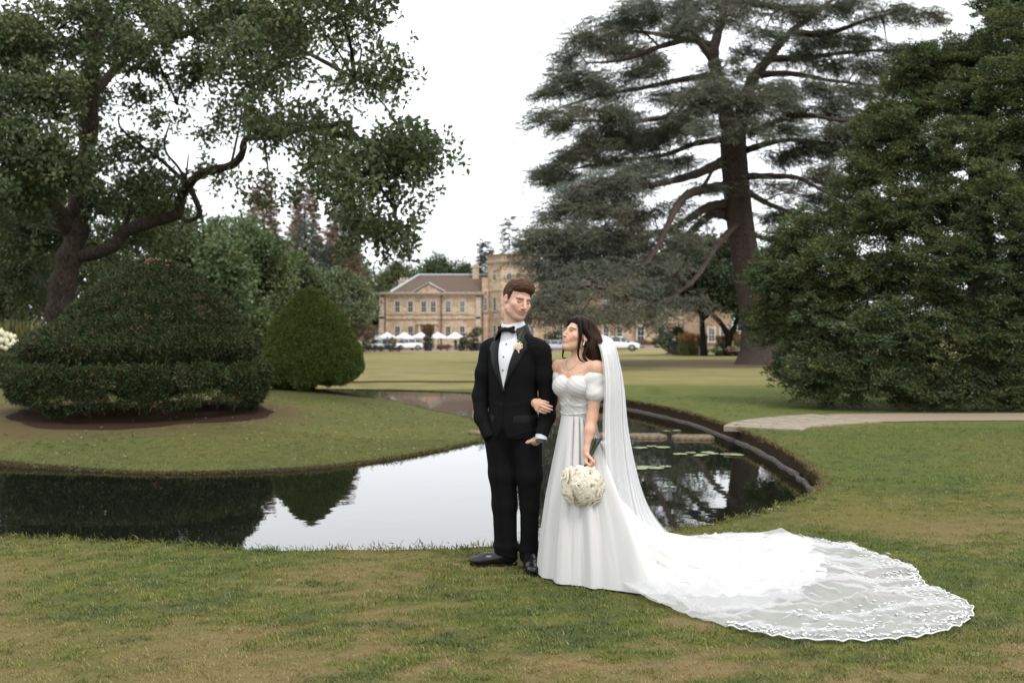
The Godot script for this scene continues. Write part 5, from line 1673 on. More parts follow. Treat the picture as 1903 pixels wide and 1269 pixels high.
# a sport-utility car: x along its length (front at +x), y up, z across
func car(called: String, label: String, at: Vector3, turn: float, body: Material, L: float, H: float) -> void:
	var o := thing(called, label, "car", at, turn)
	var W := 0.95
	var hood := H * 0.6
	# stations: x, lower y, belt y, half width
	var st := [[-0.5, 0.55, 0.9, 0.72], [-0.49, 0.34, hood, 0.86], [-0.44, 0.3, hood + 0.1, 0.94], [-0.3, 0.27, hood + 0.12, W], [0.0, 0.26, hood + 0.1, W], [0.2, 0.26, hood + 0.06, W], [0.34, 0.27, hood + 0.0, 0.94], [0.43, 0.28, hood - 0.08, 0.9], [0.485, 0.3, hood - 0.2, 0.82], [0.5, 0.42, hood - 0.36, 0.66]]
	var mb := MB.new()
	var rows := []
	for s in st:
		var row := []
		for k in 20:
			var a := TAU * k / 20
			var cx := signf(cos(a)) * pow(absf(cos(a)), 0.42)
			var cy := signf(sin(a)) * pow(absf(sin(a)), 0.42)
			row.append(Vector3(s[0] * L, lerpf(s[1], s[2], cy * 0.5 + 0.5), cx * s[3] * (1.0 - 0.05 * maxf(cy, 0.0))))
		rows.append(row)
	mb.grid(rows, true)
	for e in [rows[0], rows[rows.size() - 1]]:
		var c := mb.v((e[0] + e[10]) * 0.5)
		var b := mb.V.size()
		for k in 20: mb.v(e[k])
		for k in 20: mb.tri(c, b + k, b + (k + 1) % 20)
	var bo := obj("body", mb.mesh(), body, o)
	var glass := func(grow: float, x0: float, x1: float) -> Array:
		var rr := []
		for s in [[-0.47, 0.02, 0.86], [-0.42, 0.62, 0.82], [-0.36, 0.93, 0.76], [-0.2, 1.0, 0.74], [0.0, 0.99, 0.74], [0.08, 0.9, 0.76], [0.17, 0.5, 0.83], [0.25, 0.02, 0.88]]:
			if s[0] < x0 or s[0] > x1: continue
			var y1: float = lerpf(hood + 0.05, H, s[1]) + grow
			var row := []
			for q in [[-1.0, 0.0], [-0.97, 0.35], [-0.9, 0.72], [-0.8, 0.94], [-0.6, 1.0], [0.0, 1.02], [0.6, 1.0], [0.8, 0.94], [0.9, 0.72], [0.97, 0.35], [1.0, 0.0]]:
				row.append(Vector3(s[0] * L, lerpf(hood + 0.02, y1, q[1]), q[0] * (s[2] + grow * 0.6)))
			rr.append(row)
		return rr
	mb = MB.new()
	mb.grid(glass.call(0.0, -1.0, 1.0))
	obj("window_band", mb.mesh(), mats.car_glass, o)
	mb = MB.new()
	var g: Array = glass.call(0.012, -0.43, 0.09)
	for r in g.size():
		g[r] = g[r].slice(3, 8)
	mb.grid(g)
	obj("roof", mb.mesh(), body, o)
	for x in [-0.2, 0.03]:
		for s in [-1.0, 1.0]:
			mb = MB.new()
			mb.tube([Vector3(x * L, hood + 0.04, s * 0.955), Vector3(x * L - 0.05, H - 0.06, s * 0.77)], [0.045, 0.04], 5)
			obj("pillar", mb.mesh(), body, o)
	for x in [-0.3, 0.31]:
		for s in [-1.0, 1.0]:
			mb = MB.new()
			var c := Vector3(x * L, 0.37, s * 0.88)
			var rr := []
			for q in [[0.2, -0.1], [0.36, -0.11], [0.375, -0.06], [0.375, 0.06], [0.36, 0.1], [0.26, 0.11]]:
				var row := []
				for k in 18:
					var a := TAU * k / 18
					row.append(c + Vector3(cos(a) * q[0], sin(a) * q[0], q[1] * s))
				rr.append(row)
			mb.grid(rr, true)
			var wh := obj("wheel", mb.mesh(), mats.tyre, o)
			mb = MB.new()
			for k in 5:
				var a := TAU * k / 5
				mb.box(c + Vector3(cos(a) * 0.13, sin(a) * 0.13, 0.085 * s), Vector3(0.26, 0.07, 0.03), Basis(Vector3.BACK, a))
			obj("rim", mb.mesh(), mats.alloy, wh)
			mb = MB.new()
			for k in 9:
				var a := lerpf(-0.15, PI + 0.15, k / 8.0)
				var a2 := lerpf(-0.15, PI + 0.15, (k + 1) / 8.0)
				if k < 8:
					mb.quad(c + Vector3(cos(a) * 0.4, sin(a) * 0.4, 0.075 * s), c + Vector3(cos(a) * 0.47, sin(a) * 0.47, 0.078 * s), c + Vector3(cos(a2) * 0.47, sin(a2) * 0.47, 0.078 * s), c + Vector3(cos(a2) * 0.4, sin(a2) * 0.4, 0.075 * s))
			obj("wheel_arch", mb.mesh(), mats.tyre, o)
	for s in [-1.0, 1.0]:
		mb = MB.new()
		mb.ball(Vector3(0.475 * L, hood - 0.22, s * 0.66), Vector3(0.1, 0.08, 0.17), 8, 5)
		obj("headlight", mb.mesh(), mats.alloy, o)
		mb = MB.new()
		mb.ball(Vector3(-0.485 * L, hood - 0.06, s * 0.74), Vector3(0.06, 0.1, 0.12), 8, 5)
		obj("tail_light", mb.mesh(), mats.tail_lamp, o)
		mb = MB.new()
		mb.ball(Vector3(0.16 * L, hood + 0.1, s * 1.02), Vector3(0.09, 0.08, 0.1), 8, 5)
		obj("mirror", mb.mesh(), body, o)
	mb = MB.new()
	mb.box(Vector3(0.497 * L, 0.58, 0), Vector3(0.05, 0.26, 0.9))
	obj("grille", mb.mesh(), mats.tyre, o)
	mb = MB.new()
	mb.box(Vector3(0, 0.3, 0), Vector3(L * 0.9, 0.16, 1.74))
	obj("sill", mb.mesh(), mats.tyre, o)

func far_person(label: String, x: float, z: float, turn: float, top: Color, low: Color, h: float) -> void:
	var o := thing("person", label, "person", Vector3(x, height(x, z), z), turn)
	var k := h / 1.75
	var f := Field.new()
	f.chain([Vector3(-0.09, 0.9, 0), Vector3(-0.1, 0.48, 0.03), Vector3(-0.1, 0.05, 0)], [0.09, 0.07, 0.05], 0.03)
	f.chain([Vector3(0.09, 0.9, 0), Vector3(0.1, 0.48, 0.0), Vector3(0.12, 0.05, -0.05)], [0.09, 0.07, 0.05], 0.03)
	f.ell(Vector3(0, 1.0, 0), Vector3(0.17, 0.16, 0.12), 0.05)
	f.ell(Vector3(0, 1.25, 0), Vector3(0.19, 0.22, 0.12), 0.05)
	f.cap(Vector3(-0.17, 1.42, 0), Vector3(0.17, 1.42, 0), 0.06, 0.06, 0.05)
	f.chain([Vector3(-0.2, 1.4, 0), Vector3(-0.26, 1.13, -0.02), Vector3(-0.16, 0.96, 0.14)], [0.055, 0.045, 0.035], 0.03)
	f.chain([Vector3(0.2, 1.4, 0), Vector3(0.26, 1.13, 0), Vector3(0.25, 0.88, 0.06)], [0.055, 0.045, 0.035], 0.03)
	f.cap(Vector3(0, 1.45, 0), Vector3(0, 1.6, 0.02), 0.05, 0.05, 0.03)
	f.ell(Vector3(0, 1.64, 0.02), Vector3(0.075, 0.11, 0.095), 0.02)
	f.ell(Vector3(0, 1.61, 0.12), Vector3(0.014, 0.02, 0.02), 0.02)
	f.cap(Vector3(-0.1, 0.03, 0), Vector3(-0.1, 0.03, 0.14), 0.045, 0.035, 0.02)
	f.cap(Vector3(0.12, 0.03, -0.05), Vector3(0.13, 0.03, 0.09), 0.045, 0.035, 0.02)
	var mb := MB.new()
	net(f, Vector3(-0.4, -0.05, -0.25), Vector3(0.42, 1.8, 0.3), 0.035, mb)
	for i in mb.V.size():
		var p := mb.V[i]
		var c := top
		if p.y > 1.5: c = Color(0.4, 0.25, 0.18)
		if p.y > 1.67 or p.y > 1.58 and p.z < -0.02: c = Color(0.05, 0.035, 0.025)
		if p.y < 0.92 and absf(p.x) < 0.22: c = low
		if p.y < 0.09: c = Color(0.03, 0.03, 0.03)
		mb.C[i] = c
		mb.V[i] = p * k
	obj("body", mb.mesh(), mats.cloth, o)

func plume_grass(label: String, at: Vector3, rx: float, rz: float, h: float, n: int, low: Color, tip: Color) -> void:
	var o := thing("plume_grass", label, "ornamental grass", Vector3(at.x, height(at.x, at.z), at.z))
	var r := RandomNumberGenerator.new()
	r.seed = int(at.x * 10.0) + 500
	var st := MB.new()
	var pl := MB.new()
	for i in n:
		var p := Vector3(r.randf_range(-rx, rx), 0, r.randf_range(-rz, rz))
		var t := p + Vector3(r.randfn(0, 0.12), h * r.randf_range(0.82, 1.03), r.randfn(0, 0.12))
		var w := Vector3(r.randf_range(-1, 1), 0, r.randf_range(-1, 1)).normalized() * 0.028
		var k := r.randf_range(0.7, 1.25)
		st.col = Color(low.r * k, low.g * k, low.b * k)
		st.face3(p - w, p + w, t)
		var leaf := p + Vector3(r.randfn(0, 0.3), h * r.randf_range(0.3, 0.6), r.randfn(0, 0.2))
		st.face3(p - w * 1.4, p + w * 1.4, leaf)
		k = r.randf_range(0.75, 1.25)
		pl.col = Color(tip.r * k, tip.g * k, tip.b * k)
		var b := p.lerp(t, 0.72)
		pl.quad(b, b.lerp(t, 0.4) + w * 1.5, t, b.lerp(t, 0.4) - w * 1.5)
	obj("stalks", st.mesh(), mats.blade, o).set_meta("kind", "stuff")
	obj("plumes", pl.mesh(), mats.blade, o).set_meta("kind", "stuff")

func shrub(called: String, label: String, category: String, at: Vector3, r: Vector3, tone: Color, sc: float, n: int, blooms := 0, bloom := Color.WHITE, bs := 0.1, group := "") -> void:
	var o := thing(called, label, category, Vector3(at.x, height(at.x, at.z), at.z), 0, group)
	var tb := MB.new()
	for k in 5:
		var a := TAU * k / 5
		tb.tube([Vector3(0, -0.05, 0), Vector3(cos(a) * r.x * 0.6, r.y * 1.1, sin(a) * r.z * 0.6)], [0.04, 0.015], 4)
	obj("stems", tb.mesh(), mats.far_bark, o).set_meta("kind", "stuff")
	var lv := Leaves.new()
	for i in n:
		var d := rdir()
		d.y = absf(d.y) if rng.randf() < 0.8 else d.y
		var p := Vector3(0, r.y * 0.75, 0) + d * r * Vector3(1, 0.95, 1) * rng.randf_range(0.6, 1.05)
		p.y = maxf(p.y, 0.06)
		lv.add(p, along(d + Vector3(0, 0.4, 0) + rdir() * 0.5, rng.randf() * TAU), sc * rng.randf_range(0.75, 1.2), vary(tone, 0.25, 0.08))
	crown(o, lv, mats_far_leaf(), mats.leaf, "foliage")
	if blooms > 0:
		var fb := MB.new()
		for i in blooms:
			var d := rdir()
			d.y = absf(d.y) * 0.9 + 0.15
			d.z = absf(d.z)
			var p := Vector3(0, r.y * 0.75, 0) + d.normalized() * r * rng.randf_range(0.95, 1.12)
			var k := rng.randf_range(0.8, 1.1)
			fb.col = Color(bloom.r * k, bloom.g * k, bloom.b * k)
			fb.ball(p, Vector3(bs, bs * rng.randf_range(1.0, 1.5), bs) * rng.randf_range(0.7, 1.2), 6, 4)
		obj("blooms", fb.mesh(), mats.blade, o).set_meta("kind", "stuff")

func make_garden() -> void:
	mat("planter", lin(0.025, 0.025, 0.028), 0.6)
	var m := mat("canvas", lin(0.82, 0.82, 0.82), 0.85, 0.2)
	m.backlight_enabled = true
	m.backlight = lin(0.5, 0.5, 0.5)
	mat("car_white", lin(0.78, 0.79, 0.8), 0.25, 0.5).clearcoat_enabled = true
	mat("car_silver", lin(0.42, 0.45, 0.5), 0.25, 0.6).clearcoat_enabled = true
	mat("car_glass", lin(0.02, 0.022, 0.025), 0.05, 0.7)
	mat("tyre", lin(0.02, 0.02, 0.021), 0.8)
	mat("tail_lamp", lin(0.3, 0.02, 0.02), 0.3)
	m = mat("alloy", lin(0.5, 0.5, 0.52), 0.3)
	m.metallic = 0.8
	m = mat("cloth", Color.WHITE, 0.85, 0.2)
	m.vertex_color_use_as_albedo = true
	# the forecourt
	var line := []
	var half := []
	for x in [-70.0, -40.0, -25.0, -10.0, 5.0, 20.0, 34.0]:
		line.append(Vector3(x, 0, -146.0 + 0.0 * x))
		half.append(15.0 if x < 9.0 else 9.0)
	var rows := []
	for x in range(-60, 42, 3):
		var row := []
		for z in [-129.0, -136.0, -144.0, -152.0, -163.5]:
			var q := Vector3(x, 0, z - (9.0 * smoothstep(4.0, 12.0, float(x)) if z > -130.0 else 0.0))
			q.y = height(q.x, q.z) + 0.02
			row.append(q)
		rows.append(row)
	var gm := MB.new()
	gm.grid(rows)
	struct("forecourt", gm.mesh(), mats.gravel, "pale gravel forecourt in front of the house")
	umbrella("white parasol furthest left, over the pale car", -19.6, -156.0, 1.55, 2.75)
	umbrella("white parasol just above the white car's roof", -16.9, -156.0, 1.55, 2.75)
	umbrella("white parasol in front of the house porch", -14.4, -157.0, 1.45, 2.75)
	umbrella("white parasol right of the planter with the russet ball tree", -11.6, -156.0, 1.5, 2.75)
	umbrella("white parasol furthest right, over the standing guests", -8.9, -156.0, 1.6, 2.75)
	car("parked_car", "white sport utility car parked on the gravel in front of the parasols", Vector3(-15.6, height(-15.6, -147), -147), PI + 0.6, mats.car_white, 4.7, 1.72)
	car("parked_car", "pale blue car half hidden behind the left clipped ball", Vector3(-20.2, height(-20.2, -150), -150), PI + 0.9, mats.car_silver, 4.5, 1.6)
	car("parked_car", "white sport utility car parked right of the bride's veil", Vector3(13.2, height(13.2, -121), -121), -0.2, mats.car_white, 4.7, 1.75)
	car("parked_car", "silver blue car glimpsed between the groom and the bride", Vector3(6.3, height(6.3, -134), -134), -0.25, mats.car_silver, 4.5, 1.5)
	ball_tree("broad flat-topped pale shrub on a stem by the dark wood", -20.6, -141.0, 2.75, Vector3(1.65, 1.05, 1.4), Color(0.16, 0.155, 0.1))
	ball_tree("dark clipped ball on a stem closest to the yew cone", -19.4, -135.0, 1.25, Vector3(0.8, 0.78, 0.8), Color(0.06, 0.08, 0.045))
	ball_tree("dark clipped ball on a stem in front of the white car", -16.6, -135.0, 1.2, Vector3(0.8, 0.78, 0.8), Color(0.055, 0.075, 0.042))
	ball_tree("russet topped double ball tree in a tall black planter", -11.9, -141.0, 3.05, Vector3(0.72, 0.6, 0.7), Color(0.13, 0.075, 0.04), true, 1.75)
	ball_tree("green ball tree in a black planter beside the groom's shoulder", -4.9, -141.0, 2.75, Vector3(0.68, 0.55, 0.66), Color(0.08, 0.1, 0.045), true)
	ball_tree("dark ball tree in a black urn left of the plume grasses", 15.3, -92.0, 2.2, Vector3(0.38, 0.34, 0.36), Color(0.05, 0.065, 0.028), true)
	for c in [["slim green cone shrub between guests and groom", -6.35, -141.0, 2.4, 0.42], ["slim green cone shrub behind the silver blue car", 6.1, -150.0, 2.7, 0.6], ["slim dark cone shrub right of the tall right window", 23.2, -150.0, 3.6, 0.65], ["dark cone shrub behind the plume grasses", 15.9, -96.0, 2.2, 0.35]]:
		far_tree("cone_shrub", c[0], c[1], c[2], c[3], c[4], "conifer", Color(0.055, 0.072, 0.035), 2.2, "", 0.02)
	for x in [-21.3, -20.0, -18.5, -17.6, -16.2, -15.3]:
		shrub("clipped_shrub", ["low green cushion shrub at the left end of the gravel edge", "low cushion shrub under the left clipped ball", "low cushion shrub right of the left clipped ball", "low cushion shrub between the two clipped balls", "low cushion shrub under the right clipped ball", "low cushion shrub beside the white car's front wheel"][int((x + 21.5) / 1.1)], "shrub", Vector3(x, 0, -134.0), Vector3(0.5, 0.42, 0.5), Color(0.08, 0.085, 0.045), 0.4, 50, 0, Color.WHITE, 0.1, "cushion shrubs along the gravel")
	far_person("guest in dark clothes standing under the right parasol", -8.4, -148.0, 0.4, Color(0.03, 0.03, 0.04), Color(0.03, 0.03, 0.035), 1.78)
	far_person("waiter with white trousers standing right of the dark guest", -7.5, -146.0, -0.5, Color(0.045, 0.045, 0.06), Color(0.6, 0.6, 0.62), 1.75)
	far_person("guest in an orange top standing close to the groom's sleeve", -5.75, -145.0, 0.2, Color(0.4, 0.13, 0.08), Color(0.05, 0.04, 0.05), 1.65)
	for s in [[-10.2, "terracotta pot of low flowers left of the guests"], [-9.3, "dark pot of low flowers beside the guests"]]:
		shrub("flower_pot", s[1], "potted plant", Vector3(s[0], 0, -143.0), Vector3(0.55, 0.5, 0.5), Color(0.09, 0.07, 0.045), 0.45, 50, 14, Color(0.3, 0.12, 0.08), 0.08)
	# right-hand border
	plume_grass("long clump of tall plume grass with orange tips left of the cedar's trunk", Vector3(16.0, 0, -88.0), 1.25, 0.7, 2.05, 420, Color(0.15, 0.15, 0.06), Color(0.42, 0.23, 0.1))
	plume_grass("middle clump of orange plume grass", Vector3(18.35, 0, -87.0), 0.5, 0.5, 1.85, 170, Color(0.14, 0.14, 0.055), Color(0.4, 0.23, 0.1))
	plume_grass("narrow clump of orange plume grass beside the cedar's trunk", Vector3(19.6, 0, -86.0), 0.45, 0.5, 2.0, 170, Color(0.14, 0.14, 0.055), Color(0.42, 0.24, 0.1))
	plume_grass("clump of orange plume grass right of the cedar's trunk", Vector3(22.6, 0, -87.0), 0.7, 0.5, 1.8, 200, Color(0.14, 0.14, 0.055), Color(0.4, 0.22, 0.1))
	var pd := thing("stone_pedestal", "small square cream stone pedestal in front of the plume grass", "pedestal", Vector3(16.5, height(16.5, -86.5), -86.5))
	var pb := MB.new()
	pb.box(Vector3(0, 0.36, 0), Vector3(0.46, 0.72, 0.46))
	pb.box(Vector3(0, 0.76, 0), Vector3(0.58, 0.1, 0.58))
	pb.box(Vector3(0, 0.05, 0), Vector3(0.56, 0.12, 0.56))
	obj("block", pb.mesh(), mats.slab, pd)
	for s in [[17.5, "pale green mound between pedestal and middle plume grass", Color(0.16, 0.16, 0.08), Color(0.5, 0.45, 0.3)], [18.7, "pinkish flowering mound below the middle plume grass", Color(0.15, 0.12, 0.08), Color(0.5, 0.32, 0.25)], [19.2, "cream flowering mound left of the cedar's trunk", Color(0.17, 0.16, 0.08), Color(0.55, 0.5, 0.34)], [20.5, "whitish flowering mound touching the cedar's trunk", Color(0.12, 0.14, 0.08), Color(0.55, 0.55, 0.5)], [23.2, "white flowering mound right of the cedar's trunk", Color(0.12, 0.14, 0.08), Color(0.55, 0.55, 0.45)]]:
		shrub("flower_mound", s[1], "flowers", Vector3(s[0], 0, -85.2), Vector3(0.5, 0.45, 0.4), s[2], 0.35, 70, 26, s[3], 0.06)
	for s in [[19.4, -148.0, "reddish low shrub in front of the right wing", Color(0.16, 0.09, 0.06)], [21.6, -148.0, "dark green low shrub beside the tall window", Color(0.05, 0.065, 0.035)], [25.2, -148.0, "grey lavender bush below the right end of the house", Color(0.13, 0.12, 0.12)], [27.4, -147.0, "russet low bush left of the plume grass", Color(0.17, 0.11, 0.08)]]:
		shrub("low_shrub", s[2], "shrub", Vector3(s[0], 0, s[1]), Vector3(1.15, 0.7, 0.8), s[3], 0.6, 90)
	# left-hand border
	var hd := thing("box_hedge", "low square-clipped hedge at the left edge behind the dome", "hedge", Vector3(-27.0, height(-27, -47), -47))
	var lv := Leaves.new()
	for i in 2600:
		var p := Vector3(rng.randf_range(-5.5, 5.5), rng.randf_range(0.02, 0.66), rng.randf_range(-0.5, 0.5))
		var n := Vector3.UP
		match i % 3:
			0: p.y = 0.66; n = Vector3.UP
			1: p.z = 0.5; n = Vector3.BACK
			2: p.z = -0.5 if i % 2 else 0.5; n = Vector3.BACK
		lv.add(p + rdir() * 0.03, along(n + rdir() * 0.6, rng.randf() * TAU), rng.randf_range(0.22, 0.34), vary(Color(0.05, 0.065, 0.026), 0.25, 0.08))
	crown(hd, lv, mats_far_leaf(), mats.leaf, "foliage")
	var tb := MB.new()
	for k in 12: tb.tube([Vector3(-5.2 + k * 0.94, 0, 0), Vector3(-5.2 + k * 0.94, 0.5, 0)], [0.03, 0.02], 5)
	obj("stems", tb.mesh(), mats.far_bark, hd).set_meta("kind", "stuff")
	shrub("hydrangea", "white hydrangea heavy with blooms at the left edge", "hydrangea", Vector3(-25.9, 0, -50.0), Vector3(1.25, 1.05, 0.9), Color(0.09, 0.11, 0.045), 0.5, 160, 90, Color(0.7, 0.66, 0.48), 0.12)
	shrub("hydrangea", "white hydrangea closest to the oak trunk", "hydrangea", Vector3(-24.2, 0, -50.5), Vector3(1.0, 0.85, 0.8), Color(0.09, 0.11, 0.045), 0.5, 130, 60, Color(0.7, 0.66, 0.46), 0.11)
	shrub("bronze_shrub", "purple bronze shrub between hydrangea and oak trunk", "shrub", Vector3(-24.6, 0, -54.0), Vector3(0.9, 1.0, 0.8), Color(0.13, 0.06, 0.045), 0.5, 120)
	plume_grass("tall pale green grass behind the white hydrangeas", Vector3(-28.6, 0, -57.0), 1.9, 0.9, 2.7, 420, Color(0.17, 0.18, 0.06), Color(0.2, 0.19, 0.09))
	plume_grass("faded beige grass at the far left edge", Vector3(-33.5, 0, -64.0), 4.5, 1.2, 4.0, 800, Color(0.15, 0.14, 0.09), Color(0.25, 0.18, 0.12))
	for s in [[-18.8, "orange red flowers glimpsed between dome and cone", Color(0.13, 0.08, 0.05), Color(0.5, 0.13, 0.05)], [-17.4, "salmon flowers glimpsed left of the cone", Color(0.15, 0.1, 0.06), Color(0.5, 0.22, 0.12)], [-16.2, "dark red low shrub just left of the cone", Color(0.12, 0.05, 0.04), Color(0.3, 0.06, 0.05)]]:
		shrub("flower_clump", s[1], "flowers", Vector3(s[0], 0, -70.0), Vector3(0.95, 0.75, 0.7), s[2], 0.5, 80, 40, s[3], 0.09)
	plume_grass("pale feathery grass between dome and cone", Vector3(-16.4, 0, -66.0), 1.7, 0.8, 1.35, 420, Color(0.2, 0.19, 0.09), Color(0.34, 0.3, 0.18))

# ---------------------------------------------------------------- smooth bodies
class Prim:
	var kind := 0
	var a: Vector3
	var b: Vector3
	var ra := 0.0
	var rb := 0.0
	var inv: Basis
	var r: Vector3
	var k := 0.01
	var cut := false
	var c: Vector3
	var reach := 0.0

class Field:
	var ps: Array[Prim] = []
	var planes := []
	var grow := 0.0
	var amp := 0.0
	var freq := Vector3.ONE
	var noise: FastNoiseLite
	var pleat := 0.0
	var pleat_dir := Vector3.UP
	var pleat_n := 100.0
	func cap(a: Vector3, b: Vector3, ra: float, rb: float, k := 0.015, cut := false) -> void:
		var p := Prim.new()
		p.a = a; p.b = b; p.ra = ra; p.rb = rb; p.k = k; p.cut = cut
		p.c = (a + b) * 0.5
		p.reach = a.distance_to(b) * 0.5 + maxf(ra, rb) + k + 0.02
		ps.append(p)
	func chain(pts: Array, rad: Array, k := 0.015, cut := false) -> void:
		for i in pts.size() - 1:
			cap(pts[i], pts[i + 1], rad[i], rad[i + 1], k, cut)
	func ell(c: Vector3, r: Vector3, k := 0.015, bs := Basis.IDENTITY, cut := false) -> void:
		var p := Prim.new()
		p.kind = 1
		p.c = c; p.inv = bs.transposed(); p.r = r; p.k = k; p.cut = cut
		p.reach = maxf(r.x, maxf(r.y, r.z)) + k + 0.02
		ps.append(p)
	func d(p: Vector3) -> float:
		var res := 1e3
		for q in ps:
			var far := p.distance_to(q.c) - q.reach
			if far > 0.0:
				if not q.cut:
					res = minf(res, far + 0.02)
				continue
			var v := 0.0
			if q.kind == 0:
				var pa := p - q.a
				var ba := q.b - q.a
				var h := clampf(pa.dot(ba) / maxf(ba.length_squared(), 1e-9), 0.0, 1.0)
				v = (pa - ba * h).length() - lerpf(q.ra, q.rb, h)
			else:
				var l := q.inv * (p - q.c)
				var k0 := (l / q.r).length()
				var k1 := (l / (q.r * q.r)).length()
				v = k0 * (k0 - 1.0) / maxf(k1, 1e-6)
			if q.cut:
				var h2 := clampf(0.5 - 0.5 * (res + v) / q.k, 0.0, 1.0)
				res = lerpf(res, -v, h2) + q.k * h2 * (1.0 - h2)
			else:
				var h3 := clampf(0.5 + 0.5 * (res - v) / q.k, 0.0, 1.0)
				res = lerpf(res, v, h3) - q.k * h3 * (1.0 - h3)
		res -= grow
		if amp > 0.0 and absf(res) < 0.03:
			res -= amp * noise.get_noise_3dv(p * freq)
		if pleat > 0.0 and absf(res) < 0.03:
			res -= pleat * (absf(sin(p.dot(pleat_dir) * pleat_n + 3.0 * noise.get_noise_3dv(p * 0.6))) - 0.5)
		for pl in planes:
			res = maxf(res, p.dot(pl[0]) - pl[1])
		return res

# one vertex in each cell that the surface crosses, one quad round each crossed edge
func net(f: Field, lo: Vector3, hi: Vector3, cell: float, mb: MB) -> void:
	var n := Vector3i(((hi - lo) / cell).ceil()) + Vector3i.ONE * 2
	var nx := n.x
	var nxy := n.x * n.y
	var val := PackedFloat32Array()
	val.resize(nxy * n.z)
	val.fill(1e6)
	var idx := PackedInt32Array()
	idx.resize(nxy * n.z)
	idx.fill(-1)
	var S := 4
	var cells := PackedInt32Array()
	var off := [0, 1, nx, nx + 1, nxy, nxy + 1, nxy + nx, nxy + nx + 1]
	var EA := [0, 2, 4, 6, 0, 1, 4, 5, 0, 1, 2, 3]
	var EB := [1, 3, 5, 7, 2, 3, 6, 7, 4, 5, 6, 7]
	var v8 := PackedFloat32Array()
	v8.resize(8)
	var all := f.ps
	var half := S * cell * 0.87 + 0.012
	for bz in range(0, n.z - 1, S):
		for by in range(0, n.y - 1, S):
			for bx in range(0, n.x - 1, S):
				var mid := lo + Vector3(bx + S * 0.5, by + S * 0.5, bz + S * 0.5) * cell
				# only the bones that reach this block count in it
				var near: Array[Prim] = []
				for q in all:
					if mid.distance_to(q.c) < q.reach + half:
						near.append(q)
				if near.is_empty():
					continue
				f.ps = near
				if absf(f.d(mid)) > S * cell * 1.15 + 0.012:
					continue
				for z in range(bz, mini(bz + S, n.z - 1)):
					for y in range(by, mini(by + S, n.y - 1)):
						for x in range(bx, mini(bx + S, n.x - 1)):
							var ci := x + y * nx + z * nxy
							cells.append(ci)
							var neg := 0
							for k in 8:
								var g: int = ci + off[k]
								var q := val[g]
								if q > 1e5:
									q = f.d(lo + Vector3(x + (k & 1), y + ((k >> 1) & 1), z + (k >> 2)) * cell)
									val[g] = q
								v8[k] = q
								if q < 0.0: neg += 1
							if neg == 0 or neg == 8:
								continue
							var s := Vector3.ZERO
							var m := 0
							for e in 12:
								var a: int = EA[e]
								var b: int = EB[e]
								if (v8[a] < 0.0) != (v8[b] < 0.0):
									var t := v8[a] / (v8[a] - v8[b])
									s += Vector3(a & 1, (a >> 1) & 1, a >> 2).lerp(Vector3(b & 1, (b >> 1) & 1, b >> 2), t)
									m += 1
							idx[ci] = mb.v(lo + (Vector3(x, y, z) + s / m) * cell)
	f.ps = all
	for ci in cells:
		if idx[ci] < 0:
			continue
		var x := ci % nx
		var y := (ci / nx) % n.y
		var z := ci / nxy
		if x == 0 or y == 0 or z == 0:
			continue
		var v0 := val[ci]
		for ax in 3:
			var st: int = [1, nx, nxy][ax]
			var v1 := val[ci + st]
			if v1 > 1e5 or (v0 < 0.0) == (v1 < 0.0):
				continue
			var u: int = [nx, nxy, 1][ax]
			var w: int = [nxy, 1, nx][ax]
			var a := idx[ci]
			var b := idx[ci - u]
			var c := idx[ci - u - w]
			var d := idx[ci - w]
			if a < 0 or b < 0 or c < 0 or d < 0:
				continue
			if v0 < 0.0:
				mb.tri(a, c, b); mb.tri(a, d, c)
			else:
				mb.tri(a, b, c); mb.tri(a, c, d)

# the point where a ray from p along dir meets the field at the given offset
func hit(f: Field, p: Vector3, dir: Vector3, off: float) -> Vector3:
	var t := 0.0
	var best := 1e9
	var bt := 0.0
	for i in 60:
		var d := f.d(p + dir * t) - off
		if d < best:
			best = d
			bt = t
		if d < 0.0004:
			break
		t += maxf(d * 0.8, 0.0006)
		if t > 0.8:
			break
	return p + dir * bt

